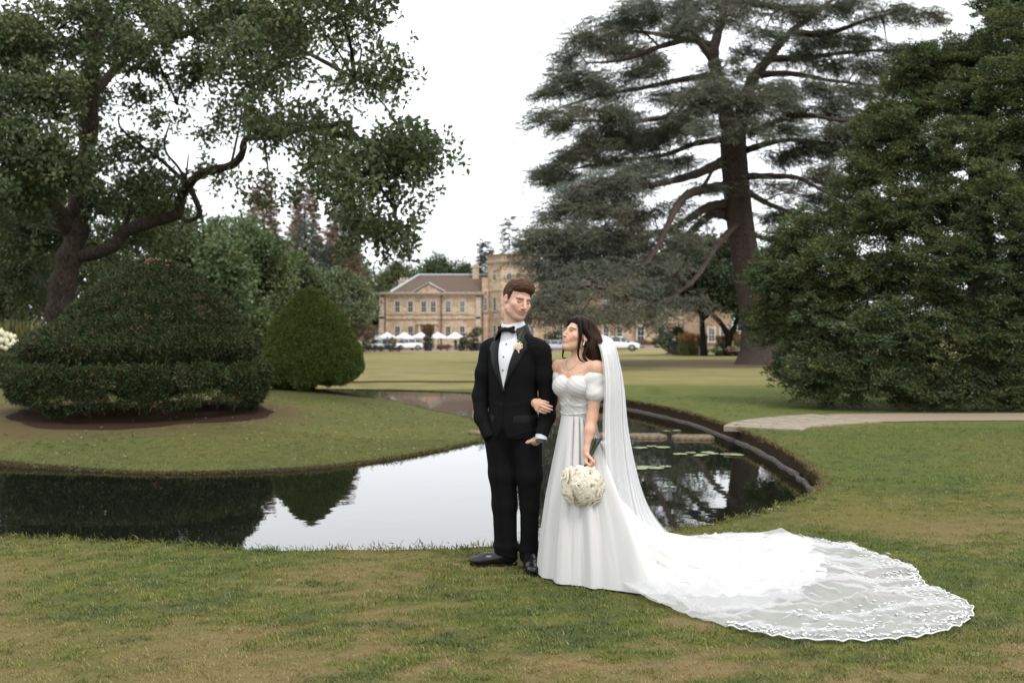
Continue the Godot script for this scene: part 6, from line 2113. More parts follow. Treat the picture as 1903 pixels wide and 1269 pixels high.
# a human head in its own axes: x to its left, y up, z forward; hb turns and scales it, hc is its centre
func add_head(f: Field, hc: Vector3, hb: Basis, sc: float, woman: bool) -> void:
	var T := func(x: float, y: float, z: float) -> Vector3: return hc + hb * (Vector3(x, y, z) * sc)
	f.ell(T.call(0, 0.035, -0.012), Vector3(0.076, 0.092, 0.097) * sc, 0.02, hb)
	f.ell(T.call(0, -0.035, 0.03), Vector3(0.06 if woman else 0.065, 0.082, 0.062) * sc, 0.03, hb)
	var jw := 0.041 if woman else 0.057
	var ns := 0.8 if woman else 1.0
	for s in [-1.0, 1.0]:
		f.cap(T.call(s * jw, -0.062, 0.004), T.call(s * (0.012 if woman else 0.02), -0.1, 0.06), 0.021 * sc, 0.018 * sc, 0.025)
		f.ell(T.call(s * 0.043, -0.022, 0.058), Vector3(0.024, 0.02, 0.024) * sc, 0.02, hb)
	f.ell(T.call(0, -0.103, 0.071), Vector3(0.017, 0.014, 0.014) * sc, 0.014, hb)
	f.cap(T.call(-0.035, 0.022, 0.079), T.call(0.035, 0.022, 0.079), (0.009 if woman else 0.0115) * sc, (0.009 if woman else 0.0115) * sc, 0.02)
	for s in [-1.0, 1.0]:
		f.ell(T.call(s * 0.031, 0.001, 0.098 if woman else 0.1015), Vector3(0.021, 0.013, 0.018) * sc, 0.012, hb, true)
		f.ell(T.call(s * 0.031, 0.0, 0.0725 if woman else 0.0705), Vector3(0.0155, 0.0125 if woman else 0.011, 0.0125) * sc, 0.003, hb)
		if not woman:
			f.cap(T.call(s * 0.02, -0.017, 0.082), T.call(s * 0.044, -0.013, 0.075), 0.004 * sc, 0.004 * sc, 0.006)
	f.chain([T.call(0, 0.014, 0.09), T.call(0, -0.012, 0.1 + 0.003 * ns), T.call(0, -0.034, 0.1 + 0.013 * (ns * 2.0 - 1.0))], [0.0085 * sc * ns, 0.0095 * sc * ns, 0.0118 * sc * ns], 0.01)
	for s in [-1.0, 1.0]:
		f.ell(T.call(s * 0.0125, -0.038, 0.1), Vector3(0.0085, 0.007, 0.01) * sc, 0.006, hb)
	# mouth: upper and lower lip, a smile that lifts the corners
	f.ell(T.call(0, -0.06, 0.08), Vector3(0.032, 0.021, 0.016) * sc, 0.012, hb)
	f.chain([T.call(-0.031, -0.056, 0.076), T.call(-0.011, -0.062, 0.093), T.call(0.011, -0.062, 0.093), T.call(0.031, -0.056, 0.076)], [0.002 * sc, 0.0042 * sc, 0.0042 * sc, 0.002 * sc], 0.004)
	f.chain([T.call(-0.029, -0.0585, 0.076), T.call(-0.01, -0.0715, 0.0915), T.call(0.01, -0.0715, 0.0915), T.call(0.029, -0.0585, 0.076)], [0.002 * sc, 0.0048 * sc, 0.0048 * sc, 0.002 * sc], 0.004)
	f.chain([T.call(-0.03, -0.0565, 0.081), T.call(-0.011, -0.0665, 0.0965), T.call(0.011, -0.0665, 0.0965), T.call(0.03, -0.0565, 0.081)], [0.0016 * sc, 0.0028 * sc, 0.0028 * sc, 0.0016 * sc], 0.003, true)
	for s in [-1.0, 1.0]:
		f.ell(T.call(s * 0.034, -0.043, 0.07), Vector3(0.016, 0.016, 0.014) * sc, 0.014, hb)
		f.ell(T.call(s * 0.079, -0.004, -0.012), Vector3(0.009, 0.03, 0.019) * sc, 0.006, hb * Basis(Vector3.UP, s * -0.35))
		f.ell(T.call(s * 0.087, 0.0, -0.006), Vector3(0.006, 0.016, 0.009) * sc, 0.005, hb, true)

# colours of skin by place on the head: lips, cheeks, brows; the rest plain
func paint_head(mb: MB, from: int, hc: Vector3, hb: Basis, sc: float, skin: Color, lip: Color, brow: Color, woman: bool) -> void:
	var inv := hb.transposed()
	for i in range(from, mb.V.size()):
		var l := inv * (mb.V[i] - hc) / sc
		var c := skin * (1.0 + 0.07 * n_small.get_noise_3dv(mb.V[i] * 6.0) + 0.05 * n_mid.get_noise_3dv(mb.V[i] * 9.0))
		if l.length() < 0.16:
			var cheek := Vector3(absf(l.x) - 0.045, l.y + 0.03, (l.z - 0.06) * 0.6).length()
			c = c.lerp(Color(skin.r * 1.06, skin.g * 0.8, skin.b * 0.78), 0.55 * (1.0 - smoothstep(0.008, 0.034, cheek)))
			var nose := Vector3(l.x, l.y + 0.034, l.z - 0.112).length()
			c = c.lerp(Color(skin.r * 1.0, skin.g * 0.82, skin.b * 0.78), 0.5 * (1.0 - smoothstep(0.008, 0.024, nose)))
			if l.z > 0.07:
				var e := Vector2(l.x / 0.031, (l.y + 0.0668 - l.x * l.x * 10.0) / 0.0105).length()
				c = c.lerp(lip, 1.0 - smoothstep(0.75, 1.1, e))
				c = c.lerp(Color(lip.r * 0.35, lip.g * 0.3, lip.b * 0.3), 0.9 * (1.0 - smoothstep(0.0012, 0.003, absf(l.y + 0.0668 - l.x * l.x * 11.0))) * (1.0 - smoothstep(0.026, 0.032, absf(l.x))))
			var ax := absf(l.x)
			var by := 0.022 - (ax - 0.03) * (ax - 0.03) * 10.0 + (0.0045 if woman else 0.0)
			if l.z > 0.05 and ax > 0.011 and ax < 0.053:
				c = c.lerp(brow, (0.9 if woman else 0.85) * (1.0 - smoothstep(0.003, 0.0065, absf(l.y - by))))
			if not woman and l.y < -0.045 and l.z > 0.0:
				c = c.lerp(Color(skin.r * 0.8, skin.g * 0.8, skin.b * 0.82), 0.35 * n_small.get_noise_3dv(l * 90.0) + 0.2)
		mb.C[i] = c

# one hand: palm and five jointed fingers. w wrist, k middle knuckle, side across the knuckles to the thumb, curl per joint towards the palm direction pd
func add_hand(f: Field, w: Vector3, k: Vector3, side: Vector3, pd: Vector3, curl: Array, sc := 1.0, thumb_dir := Vector3.ZERO) -> Array:
	var dir := (k - w).normalized()
	var tips := []
	f.cap(w, w.lerp(k, 0.35), 0.025 * sc, 0.023 * sc, 0.02)
	var lens := [0.072, 0.078, 0.073, 0.058]
	for i in 4:
		var o := (1.5 - i) * 0.0185 * sc
		var base := k + side * o - dir * absf(i - 1.0) * 0.006 * sc
		f.cap(w.lerp(base, 0.3), base, 0.0165 * sc, 0.0115 * sc, 0.014)
		var p := base
		var a := 0.0
		var l: float = lens[i] * sc
		for j in 3:
			a += curl[j]
			var d := dir * cos(a) + pd * sin(a)
			var q: Vector3 = p + d * l * [0.45, 0.31, 0.24][j]
			f.cap(p, q, [0.0094, 0.0084, 0.0074][j] * sc, [0.0084, 0.0074, 0.006][j] * sc, 0.0035)
			p = q
		tips.append(p)
	var t0 := w.lerp(k, 0.3) + side * 0.024 * sc + pd * 0.008
	var td := thumb_dir if thumb_dir != Vector3.ZERO else (dir * 0.7 + side * 0.6 + pd * 0.35).normalized()
	f.cap(w.lerp(k, 0.12), t0, 0.018 * sc, 0.015 * sc, 0.012)
	var t1 := t0 + td * 0.034 * sc
	f.cap(t0, t1, 0.0125 * sc, 0.0105 * sc, 0.006)
	var t2 := t1 + (td + dir * 0.3).normalized() * 0.028 * sc
	f.cap(t1, t2, 0.0105 * sc, 0.0075 * sc, 0.004)
	tips.append(t2)
	return tips

# ---------------------------------------------------------------- the couple
func make_couple() -> void:
	var m := mat("skin", Color.WHITE, 0.5, 0.4)
	m.vertex_color_use_as_albedo = true
	m.subsurf_scatter_enabled = true
	m.subsurf_scatter_strength = 0.12
	m = mat("wool", lin(0.0065, 0.0065, 0.0072), 0.85, 0.22)
	tri_tex(m, noise_tex(0.25, 256, Color(0.8, 0.8, 0.8), Color(1, 1, 1), 3, 51), Vector3(6, 6, 6), false)
	mat("satin_black", lin(0.005, 0.005, 0.0055), 0.5, 0.3)
	mat("leather", lin(0.006, 0.006, 0.007), 0.28, 0.45)
	m = mat("shirt", lin(0.6, 0.61, 0.64), 0.75, 0.3)
	m = mat("hair_brown", lin(0.11, 0.062, 0.037), 0.65, 0.25)
	tri_tex(m, noise_tex(0.12, 256, Color(0.5, 0.48, 0.46), Color(1, 1, 1), 4, 52), Vector3(5, 9, 5), false)
	m = mat("hair_dark", lin(0.022, 0.0115, 0.007), 0.5, 0.22)
	tri_tex(m, noise_tex(0.12, 256, Color(0.45, 0.43, 0.42), Color(1, 1, 1), 4, 53), Vector3(9, 3, 9), false)
	m = mat("satin_white", lin(0.535, 0.525, 0.515), 0.6, 0.3)
	m = mat("chiffon", lin(0.6, 0.585, 0.575), 0.75, 0.2)
	m = mat("tulle", lin(0.66, 0.66, 0.67, 0.36), 0.9, 0.15)
	m.transparency = BaseMaterial3D.TRANSPARENCY_ALPHA
	m = mat("lace", lin(0.7, 0.7, 0.71), 0.85, 0.2)
	m = mat("petal", lin(0.78, 0.745, 0.65), 0.6, 0.3)
	m.backlight_enabled = true
	m.backlight = lin(0.6, 0.56, 0.45)
	m = mat("petal_blush", lin(0.72, 0.54, 0.38), 0.6, 0.3)
	mat("stem", lin(0.028, 0.05, 0.022), 0.5)
	mat("fern", lin(0.07, 0.11, 0.045), 0.6)
	mat("eye_white", lin(0.6, 0.58, 0.55), 0.2)
	mat("iris", lin(0.02, 0.012, 0.008), 0.15)
	m = mat("tulle_gathered", lin(0.74, 0.74, 0.75, 0.6), 0.9, 0.15)
	m.transparency = BaseMaterial3D.TRANSPARENCY_ALPHA
	mat("strap", lin(0.03, 0.03, 0.032), 0.5)
	mat("strand_brown", lin(0.16, 0.095, 0.055), 0.5, 0.3)
	mat("strand_dark", lin(0.04, 0.021, 0.013), 0.45, 0.3)
	m = mat("silver", lin(0.7, 0.7, 0.68), 0.2)
	m.metallic = 1.0
	make_groom()
	make_bride()
	make_bouquet()

func yawb(face: Vector3, roll := 0.0) -> Basis:
	var z := face.normalized()
	var x := Vector3.UP.cross(z).normalized()
	var y := z.cross(x)
	return Basis(x, y, z) * Basis(Vector3.BACK, roll)

func lash(called: String, hc: Vector3, hb: Basis, sc: float, s: float, drop: float, m: Material, parent: Node, r := 0.0014) -> void:
	var pts := []
	for k in 7:
		var u := k / 6.0 * 2.0 - 1.0
		var x := s * 0.031 + u * 0.0155
		var y := drop + 0.004 * (1.0 - u * u) * (1.0 if drop > 0.0 else -1.0)
		var z := 0.0725 + 0.0132 * sqrt(maxf(0.0, 1.0 - u * u * 0.75 - pow((y) / 0.0135, 2.0) * 0.8)) + 0.0005
		pts.append(hc + hb * (Vector3(x, y, z) * sc))
	var mb := MB.new()
	var rr := []
	for k in 7: rr.append(r)
	mb.tube(pts, rr, 5)
	obj(called, mb.mesh(), m, parent)

func make_groom() -> void:
	var B := Vector3(0.0, 0.0, -6.42)
	var o := thing("person", "tall man in a black dinner suit and bow tie looking down at the woman", "person", B)
	var F := Vector3(-0.53, 0, 0.848)
	var R := Vector3(0.848, 0, 0.53)
	var tb := Basis(R, Vector3.UP, F)
	var rs := Vector3(-0.147, 1.408, -0.1)
	var ls := Vector3(0.182, 1.402, 0.105)
	var neck := Vector3(0.012, 1.5, -0.02)
	var hc := Vector3(0.034, 1.722, 0.012)
	var hb := yawb(Vector3(0.49, -0.19, 0.85), 0.0) * Basis(Vector3.BACK, -0.13)
	# --- body
	var f := Field.new()
	add_head(f, hc, hb, 1.0, false)
	f.cap(neck + Vector3(0.0, -0.05, 0), hc + hb * Vector3(0, -0.05, -0.03), 0.066, 0.061, 0.025)
	f.ell(Vector3(0.014, 1.3, 0), Vector3(0.17, 0.2, 0.1), 0.05, tb)
	f.cap(rs, ls, 0.045, 0.045, 0.06)
	f.ell(Vector3(0.006, 1.0, 0), Vector3(0.14, 0.22, 0.095), 0.06, tb)
	f.chain([Vector3(-0.085, 0.86, -0.04), Vector3(-0.05, 0.47, -0.03), Vector3(-0.037, 0.09, -0.05)], [0.08, 0.055, 0.036], 0.03)
	f.chain([Vector3(0.095, 0.86, 0.03), Vector3(0.115, 0.47, 0.03), Vector3(0.108, 0.09, 0.02)], [0.08, 0.05, 0.036], 0.03)
	f.chain([rs, Vector3(-0.2, 1.1, -0.085), Vector3(-0.14, 0.88, 0.0)], [0.05, 0.036, 0.022], 0.03)
	var lw := Vector3(0.186, 0.872, 0.17)
	f.chain([ls, Vector3(0.232, 1.09, 0.075), lw], [0.05, 0.038, 0.027], 0.03)
	add_hand(f, lw + Vector3(-0.016, -0.03, -0.03), lw + Vector3(-0.075, -0.085, -0.11), Vector3(-0.5, 0.25, 0.83).normalized(), Vector3(-0.8, -0.2, -0.4).normalized(), [0.3, 0.35, 0.3], 1.05)
	add_hand(f, Vector3(-0.14, 0.86, -0.02), Vector3(-0.1, 0.8, -0.02), F, Vector3(0.9, 0, 0), [0.3, 0.3, 0.3], 1.0)
	var skin := Color(0.6, 0.36, 0.265)
	var mb := MB.new()
	net(f, Vector3(-0.11, 1.52, -0.14), Vector3(0.2, 1.86, 0.2), 0.0035, mb)
	paint_head(mb, 0, hc, hb, 1.0, skin, Color(0.48, 0.23, 0.185), Color(0.1, 0.06, 0.038), false)
	mb.col = skin
	net(f, Vector3(-0.3, -0.0, -0.25), Vector3(0.33, 1.53, 0.3), 0.013, mb)
	net(f, Vector3(0.09, 0.7, 0.08), Vector3(0.25, 0.9, 0.28), 0.004, mb)
	obj("body", mb.mesh(), mats.skin, o)
	for s in [-1.0, 1.0]:
		lash("eyelashes", hc, hb, 1.0, s, -0.003, mats.hair_dark, o, 0.0023)
	# --- hair
	f = Field.new()
	f.noise = n_small
	f.amp = 0.0045
	f.freq = Vector3(3.5, 15, 11)
	var T := func(x: float, y: float, z: float) -> Vector3: return hc + hb * Vector3(x, y, z)
	f.ell(T.call(0, 0.04, -0.028), Vector3(0.0815, 0.094, 0.092), 0.02, hb)
	f.ell(T.call(0.004, 0.092, 0.018), Vector3(0.072, 0.048, 0.082), 0.03, hb)
	f.chain([T.call(-0.058, 0.085, 0.05), T.call(-0.018, 0.098, 0.07), T.call(0.03, 0.09, 0.071), T.call(0.056, 0.068, 0.055)], [0.018, 0.023, 0.02, 0.014], 0.025)
	f.chain([T.call(-0.02, 0.112, 0.04), T.call(0.02, 0.11, 0.058), T.call(0.055, 0.094, 0.05)], [0.026, 0.026, 0.02], 0.02)
	for s in [-1.0, 1.0]:
		f.cap(T.call(s * 0.075, 0.05, 0.02), T.call(s * 0.0755, 0.005, 0.012), 0.012, 0.006, 0.015)
	f.ell(T.call(0, -0.075, 0.08), Vector3(0.14, 0.112, 0.092), 0.012, hb, true)
	f.ell(T.call(0, -0.115, 0.0), Vector3(0.12, 0.075, 0.12), 0.02, hb, true)
	f.ell(T.call(0, 0.045, 0.125), Vector3(0.052, 0.034, 0.045), 0.012, hb, true)
	mb = MB.new()
	net(f, hc - Vector3(0.14, 0.13, 0.16), hc + Vector3(0.16, 0.18, 0.17), 0.0035, mb)
	var gh := obj("hair", mb.mesh(), mats.hair_brown, o)
	# combed strands over the top
	var sg := MB.new()
	for k in 150:
		var x0 := rng.randf_range(-0.075, 0.07)
		var zs := rng.randf_range(-0.1, 0.01)
		var pts := []
		for i in 6:
			var u := i / 5.0
			var zz := zs + 0.07 * u
			var xx := x0 + 0.03 * u + 0.008 * sin(u * 3.0 + k)
			pts.append(hit(f, T.call(xx, 0.22, zz), -hb.y, 0.0006 + 0.0015 * sin(u * PI)))
		var ok := true
		for i in 5:
			if pts[i].distance_to(pts[i + 1]) > 0.035 or pts[i].distance_to(hc) > 0.17: ok = false
		if ok: sg.tube(pts, [0.0008, 0.0017, 0.002, 0.002, 0.0016, 0.0007], 4, false)
	for k in 110:
		var an := rng.randf_range(-2.6, 0.3)
		var y0 := rng.randf_range(0.0, 0.09)
		var pts := []
		for i in 4:
			var u := i / 3.0
			var dv := hb * Vector3(cos(an + u * 0.25), 0.0, sin(an + u * 0.25))
			pts.append(hit(f, T.call(0, y0 - 0.03 * u, -0.02) + dv * 0.2, -dv, 0.0006))
		if pts[0].distance_to(pts[3]) < 0.1 and pts[3].distance_to(hc) < 0.13: sg.tube(pts, [0.0008, 0.0015, 0.0015, 0.0006], 4, false)
	obj("strands", sg.mesh(), mats.strand_brown, gh).set_meta("kind", "stuff")
	# --- jacket
	f = Field.new()
	f.noise = n_small
	f.amp = 0.005
	f.freq = Vector3(0.55, 0.8, 0.55)
	f.ell(Vector3(0.014, 1.285, 0), Vector3(0.19, 0.2, 0.128), 0.04, tb)
	f.ell(Vector3(0.006, 1.1, 0.0), Vector3(0.17, 0.2, 0.118), 0.05, tb)
	f.ell(Vector3(0.004, 0.9, 0.0), Vector3(0.185, 0.22, 0.13), 0.05, tb)
	f.cap(rs, ls, 0.06, 0.06, 0.05)
	f.cap(neck + Vector3(0, 0.02, -0.015), rs + Vector3(0.03, 0.02, 0), 0.047, 0.04, 0.04)
	f.cap(neck + Vector3(0, 0.02, -0.015), ls + Vector3(-0.03, 0.02, 0), 0.047, 0.04, 0.04)
	f.ell(neck + Vector3(-0.03, 0.05, 0.045), Vector3(0.06, 0.055, 0.06), 0.012, tb, true)
	f.planes = [[Vector3(0, -1, 0), -0.835]]
	# the cutaway of the front edges
	f.cap(Vector3(-0.07, 0.8, 0.12), Vector3(-0.064, 0.94, 0.12), 0.055, 0.003, 0.006, true)
	var jf := f
	mb = MB.new()
	net(f, Vector3(-0.3, 0.8, -0.3), Vector3(0.32, 1.62, 0.3), 0.009, mb)
	var jacket := obj("jacket", mb.mesh(), mats.wool, o)
	for arm in [[rs, Vector3(-0.206, 1.1, -0.085), Vector3(-0.197, 0.96, -0.035), Vector3(-0.142, 0.845, 0.03)], [ls, Vector3(0.233, 1.09, 0.075), Vector3(0.222, 0.98, 0.118), lw]]:
		var fs := Field.new()
		fs.noise = n_small
		fs.amp = 0.005
		fs.freq = Vector3(1.0, 1.5, 1.0)
		fs.chain([arm[0] + Vector3(0, -0.005, 0), arm[0].lerp(arm[1], 0.5), arm[1], arm[2], arm[3]], [0.066, 0.06, 0.053, 0.048, 0.043], 0.03)
		var ax: Vector3 = (arm[3] - arm[2]).normalized()
		fs.planes = [[ax, arm[3].dot(ax) + 0.012]]
		var sb := MB.new()
		net(fs, Vector3(minf(arm[0].x, arm[1].x) - 0.12, 0.78, -0.26), Vector3(maxf(arm[0].x, arm[1].x) + 0.12, 1.54, 0.3), 0.008, sb)
		obj("sleeve", sb.mesh(), mats.wool, jacket)
	# on the chest: s runs to his left, y up
	var C := Vector3(0.014, 0, 0)
	var on := func(s: float, y: float, off: float) -> Vector3:
		return hit(jf, C + R * s + Vector3(0, y, 0) + F * 0.4, -F, off)
	var patch := func(inner: Array, outer: Array, off: float) -> MB:
		var pm := MB.new()
		var rows := []
		for i in inner.size():
			var row := []
			for k in 7:
				var q: Vector2 = inner[i].lerp(outer[i], k / 6.0)
				var e := off + 0.003 * sin(PI * k / 6.0)
				if k == 0 or k == 6: e = off - 0.004
				row.append(on.call(q.x, q.y, e))
			rows.append(row)
		pm.grid(rows)
		return pm
	var li := []
	var ri := []
	var lo := []
	var ro := []
	for i in 19:
		var t := i / 18.0
		var y := lerpf(1.158, 1.5, t)
		var h := lerpf(0.002, 0.083, pow(t, 0.92))
		var w := 0.078 * sin(minf(t * 1.35, 1.0) * PI * 0.5) * (1.0 - smoothstep(0.72, 1.0, t) * 0.75)
		if t > 0.64 and t < 0.72: w *= 1.14
		li.append(Vector2(h, y)); lo.append(Vector2(h + w, y + 0.035 * t * (1.0 - smoothstep(0.7, 1.0, t))))
		ri.append(Vector2(-h, y)); ro.append(Vector2(-h - w, y + 0.035 * t * (1.0 - smoothstep(0.7, 1.0, t))))
	obj("shirt_front", patch.call(ri, li, 0.003).mesh(), mats.shirt, o)
	obj("lapel", patch.call(li, lo, 0.009).mesh(), mats.satin_black, jacket)
	obj("lapel", patch.call(ri, ro, 0.009).mesh(), mats.satin_black, jacket)
	for y in [1.44, 1.36, 1.275]:
		var bt := MB.new()
		bt.ball(on.call(-0.002, y, 0.008), Vector3(0.0055, 0.0055, 0.004), 8, 5, tb)
		obj("stud", bt.mesh(), mats.leather, o)
	var b2 := MB.new()
	b2.ball(on.call(0.0, 1.147, 0.004), Vector3(0.012, 0.012, 0.006), 10, 6, tb)
	obj("button", b2.mesh(), mats.satin_black, jacket)
	# front edge below the button, pocket flaps, breast pocket
	var fe := MB.new()
	var fp := []
	for i in 12:
		var y := lerpf(1.14, 0.87, i / 11.0)
		fp.append(on.call(0.0 - 0.01 * i / 11.0, y, 0.001))
	var fr := []
	for i in 12: fr.append(0.0035)
	fe.tube(fp, fr, 5)
	obj("front_edge", fe.mesh(), mats.wool, jacket)
	for s in [-1.0, 1.0]:
		var q := MB.new()
		var rows := []
		for i in 4:
			var row := []
			for k in 7:
				row.append(on.call(s * (0.07 + 0.115 * k / 6.0), 0.985 - 0.016 * i + 0.012 * k / 6.0, 0.004 if i < 3 else 0.001))
			rows.append(row)
		q.grid(rows)
		obj("pocket_flap", q.mesh(), mats.satin_black, jacket)
	# collar, bow tie
	var cl := MB.new()
	var rows := []
	var cc := neck + Vector3(-0.004, 0.045, 0.002)
	for lv in [[-0.085, 0.088], [-0.045, 0.079], [0.0, 0.07], [0.034, 0.067], [0.038, 0.07], [0.018, 0.078], [-0.012, 0.084]]:
		var row := []
		for k in 33:
			var a := lerpf(0.0, TAU, k / 32.0)
			var front := pow(maxf(0.0, cos(a)), 3.0)
			var p: Vector3 = cc + F * cos(a) * lv[1] * 1.02 + R * sin(a) * lv[1] + Vector3(0, lv[0] - 0.018 * front + 0.008 * maxf(0.0, -cos(a)), 0)
			row.append(p)
		rows.append(row)
	cl.grid(rows)
	obj("shirt_collar", cl.mesh(), mats.shirt, o)
	var jc := MB.new()
	var jr := []
	for lv in [[-0.05, 0.104], [-0.01, 0.088], [0.016, 0.083], [0.02, 0.09], [-0.004, 0.1], [-0.055, 0.125]]:
		var row := []
		for k in 25:
			var a := lerpf(0.75, TAU - 0.75, k / 24.0)
			row.append(cc + F * cos(a) * lv[1] * 0.95 + R * sin(a) * lv[1] * 1.05 + Vector3(0, lv[0] - 0.035 * maxf(0.0, cos(a)), 0))
		jr.append(row)
	jc.grid(jr)
	obj("jacket_collar", jc.mesh(), mats.satin_black, jacket)
	var bc := cc + F * 0.09 + Vector3(-0.002, -0.012, 0)
	var bw := Field.new()
	bw.noise = n_small
	bw.amp = 0.003
	bw.freq = Vector3(3, 3, 3)
	bw.ell(bc, Vector3(0.013, 0.015, 0.012), 0.005, tb)
	for s in [-1.0, 1.0]:
		bw.cap(bc + R * s * 0.008, bc + R * s * 0.052 + Vector3(0, 0.012, 0) - F * 0.012, 0.008, 0.0125, 0.012)
		bw.cap(bc + R * s * 0.008, bc + R * s * 0.054 + Vector3(0, -0.013, 0) - F * 0.012, 0.008, 0.0125, 0.012)
	mb = MB.new()
	net(bw, bc - Vector3(0.09, 0.05, 0.07), bc + Vector3(0.09, 0.05, 0.07), 0.004, mb)
	obj("bow_tie", mb.mesh(), mats.satin_black, o)
	# cuff and watch at his left wrist
	var cu := MB.new()
	var cdir := Vector3(-0.14, -0.95, 0.16).normalized()
	cu.tube([lw - cdir * 0.005, lw + cdir * 0.028], [0.0385, 0.0375], 14, false)
	cu.tube([lw + cdir * 0.028, lw - cdir * 0.005], [0.0355, 0.0365], 14, false)
	obj("shirt_cuff", cu.mesh(), mats.shirt, o)
	var wt := MB.new()
	wt.tube([lw + cdir * 0.036, lw + cdir * 0.052], [0.0315, 0.031], 14)
	obj("watch", wt.mesh(), mats.strap, o)
	# --- trousers
	f = Field.new()
	f.noise = n_small
	f.amp = 0.0035
	f.freq = Vector3(0.8, 0.5, 0.8)
	f.ell(Vector3(0.004, 0.9, -0.002), Vector3(0.172, 0.14, 0.118), 0.03, tb)
	f.chain([Vector3(-0.08, 0.85, -0.035), Vector3(-0.058, 0.6, -0.03), Vector3(-0.047, 0.4, -0.035), Vector3(-0.038, 0.06, -0.05)], [0.102, 0.091, 0.079, 0.074], 0.03)
	f.chain([Vector3(0.092, 0.85, 0.03), Vector3(0.112, 0.6, 0.045), Vector3(0.115, 0.4, 0.03), Vector3(0.108, 0.06, 0.0)], [0.1, 0.085, 0.062, 0.056], 0.025)
	for q in [[-0.04, 0.13, -0.05, 0.076], [0.108, 0.12, 0.0, 0.06]]:
		f.ell(Vector3(q[0], q[1], q[2]), Vector3(q[3], 0.022, q[3]), 0.03)
	f.planes = [[Vector3(-0.25, -1, 0.1).normalized(), -0.052]]
	mb = MB.new()
	net(f, Vector3(-0.27, 0.0, -0.26), Vector3(0.29, 1.05, 0.26), 0.009, mb)
	var tr := obj("trousers", mb.mesh(), mats.wool, o)
	for c in [[-0.085, -0.5, 0.9, -0.055], [0.108, 0.35, 0.95, 0.05]]:
		var cr := MB.new()
		var cp := []
		for i in 16:
			var y := lerpf(0.8, 0.1, i / 15.0)
			cp.append(hit(f, Vector3(lerpf(c[0], c[0] * 0.5 if c[0] < 0 else c[0], i / 15.0), y, 0) + Vector3(c[1], 0, c[2]).normalized() * 0.5, -Vector3(c[1], 0, c[2]).normalized(), -0.0005))
		var rr := []
		for i in 16: rr.append(0.0022)
		cr.tube(cp, rr, 4)
		obj("crease", cr.mesh(), mats.wool, tr)
	# --- shoes
	for s in [[Vector3(-0.01, 0.0, -0.055), Vector3(-1, 0, 0.1)], [Vector3(0.108, 0.0, 0.0), Vector3(0.12, 0, 1)]]:
		var c: Vector3 = s[0]
		var d: Vector3 = s[1].normalized()
		f = Field.new()
		f.chain([c + Vector3(0, 0.052, 0) - d * 0.01, c + d * 0.08 + Vector3(0, 0.05, 0), c + d * 0.165 + Vector3(0, 0.04, 0), c + d * 0.235 + Vector3(0, 0.032, 0)], [0.04, 0.041, 0.043, 0.028], 0.02)
		f.cap(c + Vector3(0, 0.1, 0), c + d * 0.05 + Vector3(0, 0.075, 0), 0.042, 0.036, 0.03)
		f.ell(c + d * 0.215 + Vector3(0, 0.036, 0), Vector3(0.04, 0.022, 0.04), 0.02)
		f.planes = [[Vector3.DOWN, -0.014]]
		mb = MB.new()
		net(f, c - Vector3(0.34, 0, 0.12), c + Vector3(0.14, 0.16, 0.34), 0.006, mb)
		var shoe := obj("shoe", mb.mesh(), mats.leather, o)
		var so := MB.new()
		var r2 := []
		for y in [0.001, 0.015]:
			var row := []
			for k in 24:
				var a := TAU * k / 24
				var u := cos(a)
				var ww := 0.044 * (1.0 - 0.12 * u) * (0.86 if absf(u) < 0.3 and u < 0.1 else 1.0)
				row.append(c + d * (0.11 + u * 0.158) + Vector3(-d.z, 0, d.x) * sin(a) * ww + Vector3(0, y, 0))
			r2.append(row)
		so.grid(r2, true)
		so.box(c + Vector3(0, 0.006, 0), Vector3(0.06, 0.012, 0.06), yawb(d))
		obj("sole", so.mesh(), mats.leather, shoe)
		var la := MB.new()
		for k in 4:
			var p := c + d * (0.085 + 0.022 * k)
			var sd := Vector3(-d.z, 0, d.x)
			var top := hit(f, p + Vector3(0, 0.3, 0), Vector3.DOWN, 0.001)
			la.tube([hit(f, p - sd * 0.016 + Vector3(0, 0.3, 0), Vector3.DOWN, 0.001), top, hit(f, p + sd * 0.016 + Vector3(0, 0.3, 0), Vector3.DOWN, 0.001)], [0.0025, 0.0025, 0.0025], 4)
		obj("laces", la.mesh(), mats.satin_black, shoe)
		var tc := MB.new()
		var tp := []
		for k in 9:
			var sd := Vector3(-d.z, 0, d.x)
			var u := k / 8.0 * 2.0 - 1.0
			tp.append(hit(f, c + d * (0.18 - 0.008 * u * u) + sd * u * 0.04 + Vector3(0, 0.3, 0), Vector3.DOWN, 0.0))
		var tq := []
		for k in 9: tq.append(0.0018)
		tc.tube(tp, tq, 4)
		obj("toe_cap_seam", tc.mesh(), mats.leather, shoe)
	# --- buttonhole flower, a thing pinned to the lapel
	var fl: Vector3 = B + F * 0.016 + on.call(0.092, 1.43, 0.008)
	var bo := thing("boutonniere", "cream rose buttonhole with a green fern sprig on the man's lapel", "boutonniere", fl)
	var rose := rose_mesh(0.023, 71)
	var ro2 := obj("rose", rose, mats.petal_blush, bo)
	ro2.basis = along(F + Vector3(0.1, 0.3, 0))
	var fe2 := MB.new()
	for k in 7:
		var u := k / 6.0
		var p := Vector3(0.012, 0.012, -0.004) + (R * 0.035 + Vector3(0, 0.085, 0)) * u + F * 0.012 * sin(u * 2.0)
		for s in [-1.0, 1.0]:
			var dv: Vector3 = (R * s * 0.8 + Vector3(0, 0.75, 0)).normalized() * 0.03 * (1.1 - u * 0.55)
			var nv := Vector3(-dv.y, dv.x, 0) * 0.16
			fe2.quad(p, p + dv * 0.5 + nv + F * 0.004, p + dv, p + dv * 0.5 - nv + F * 0.004)
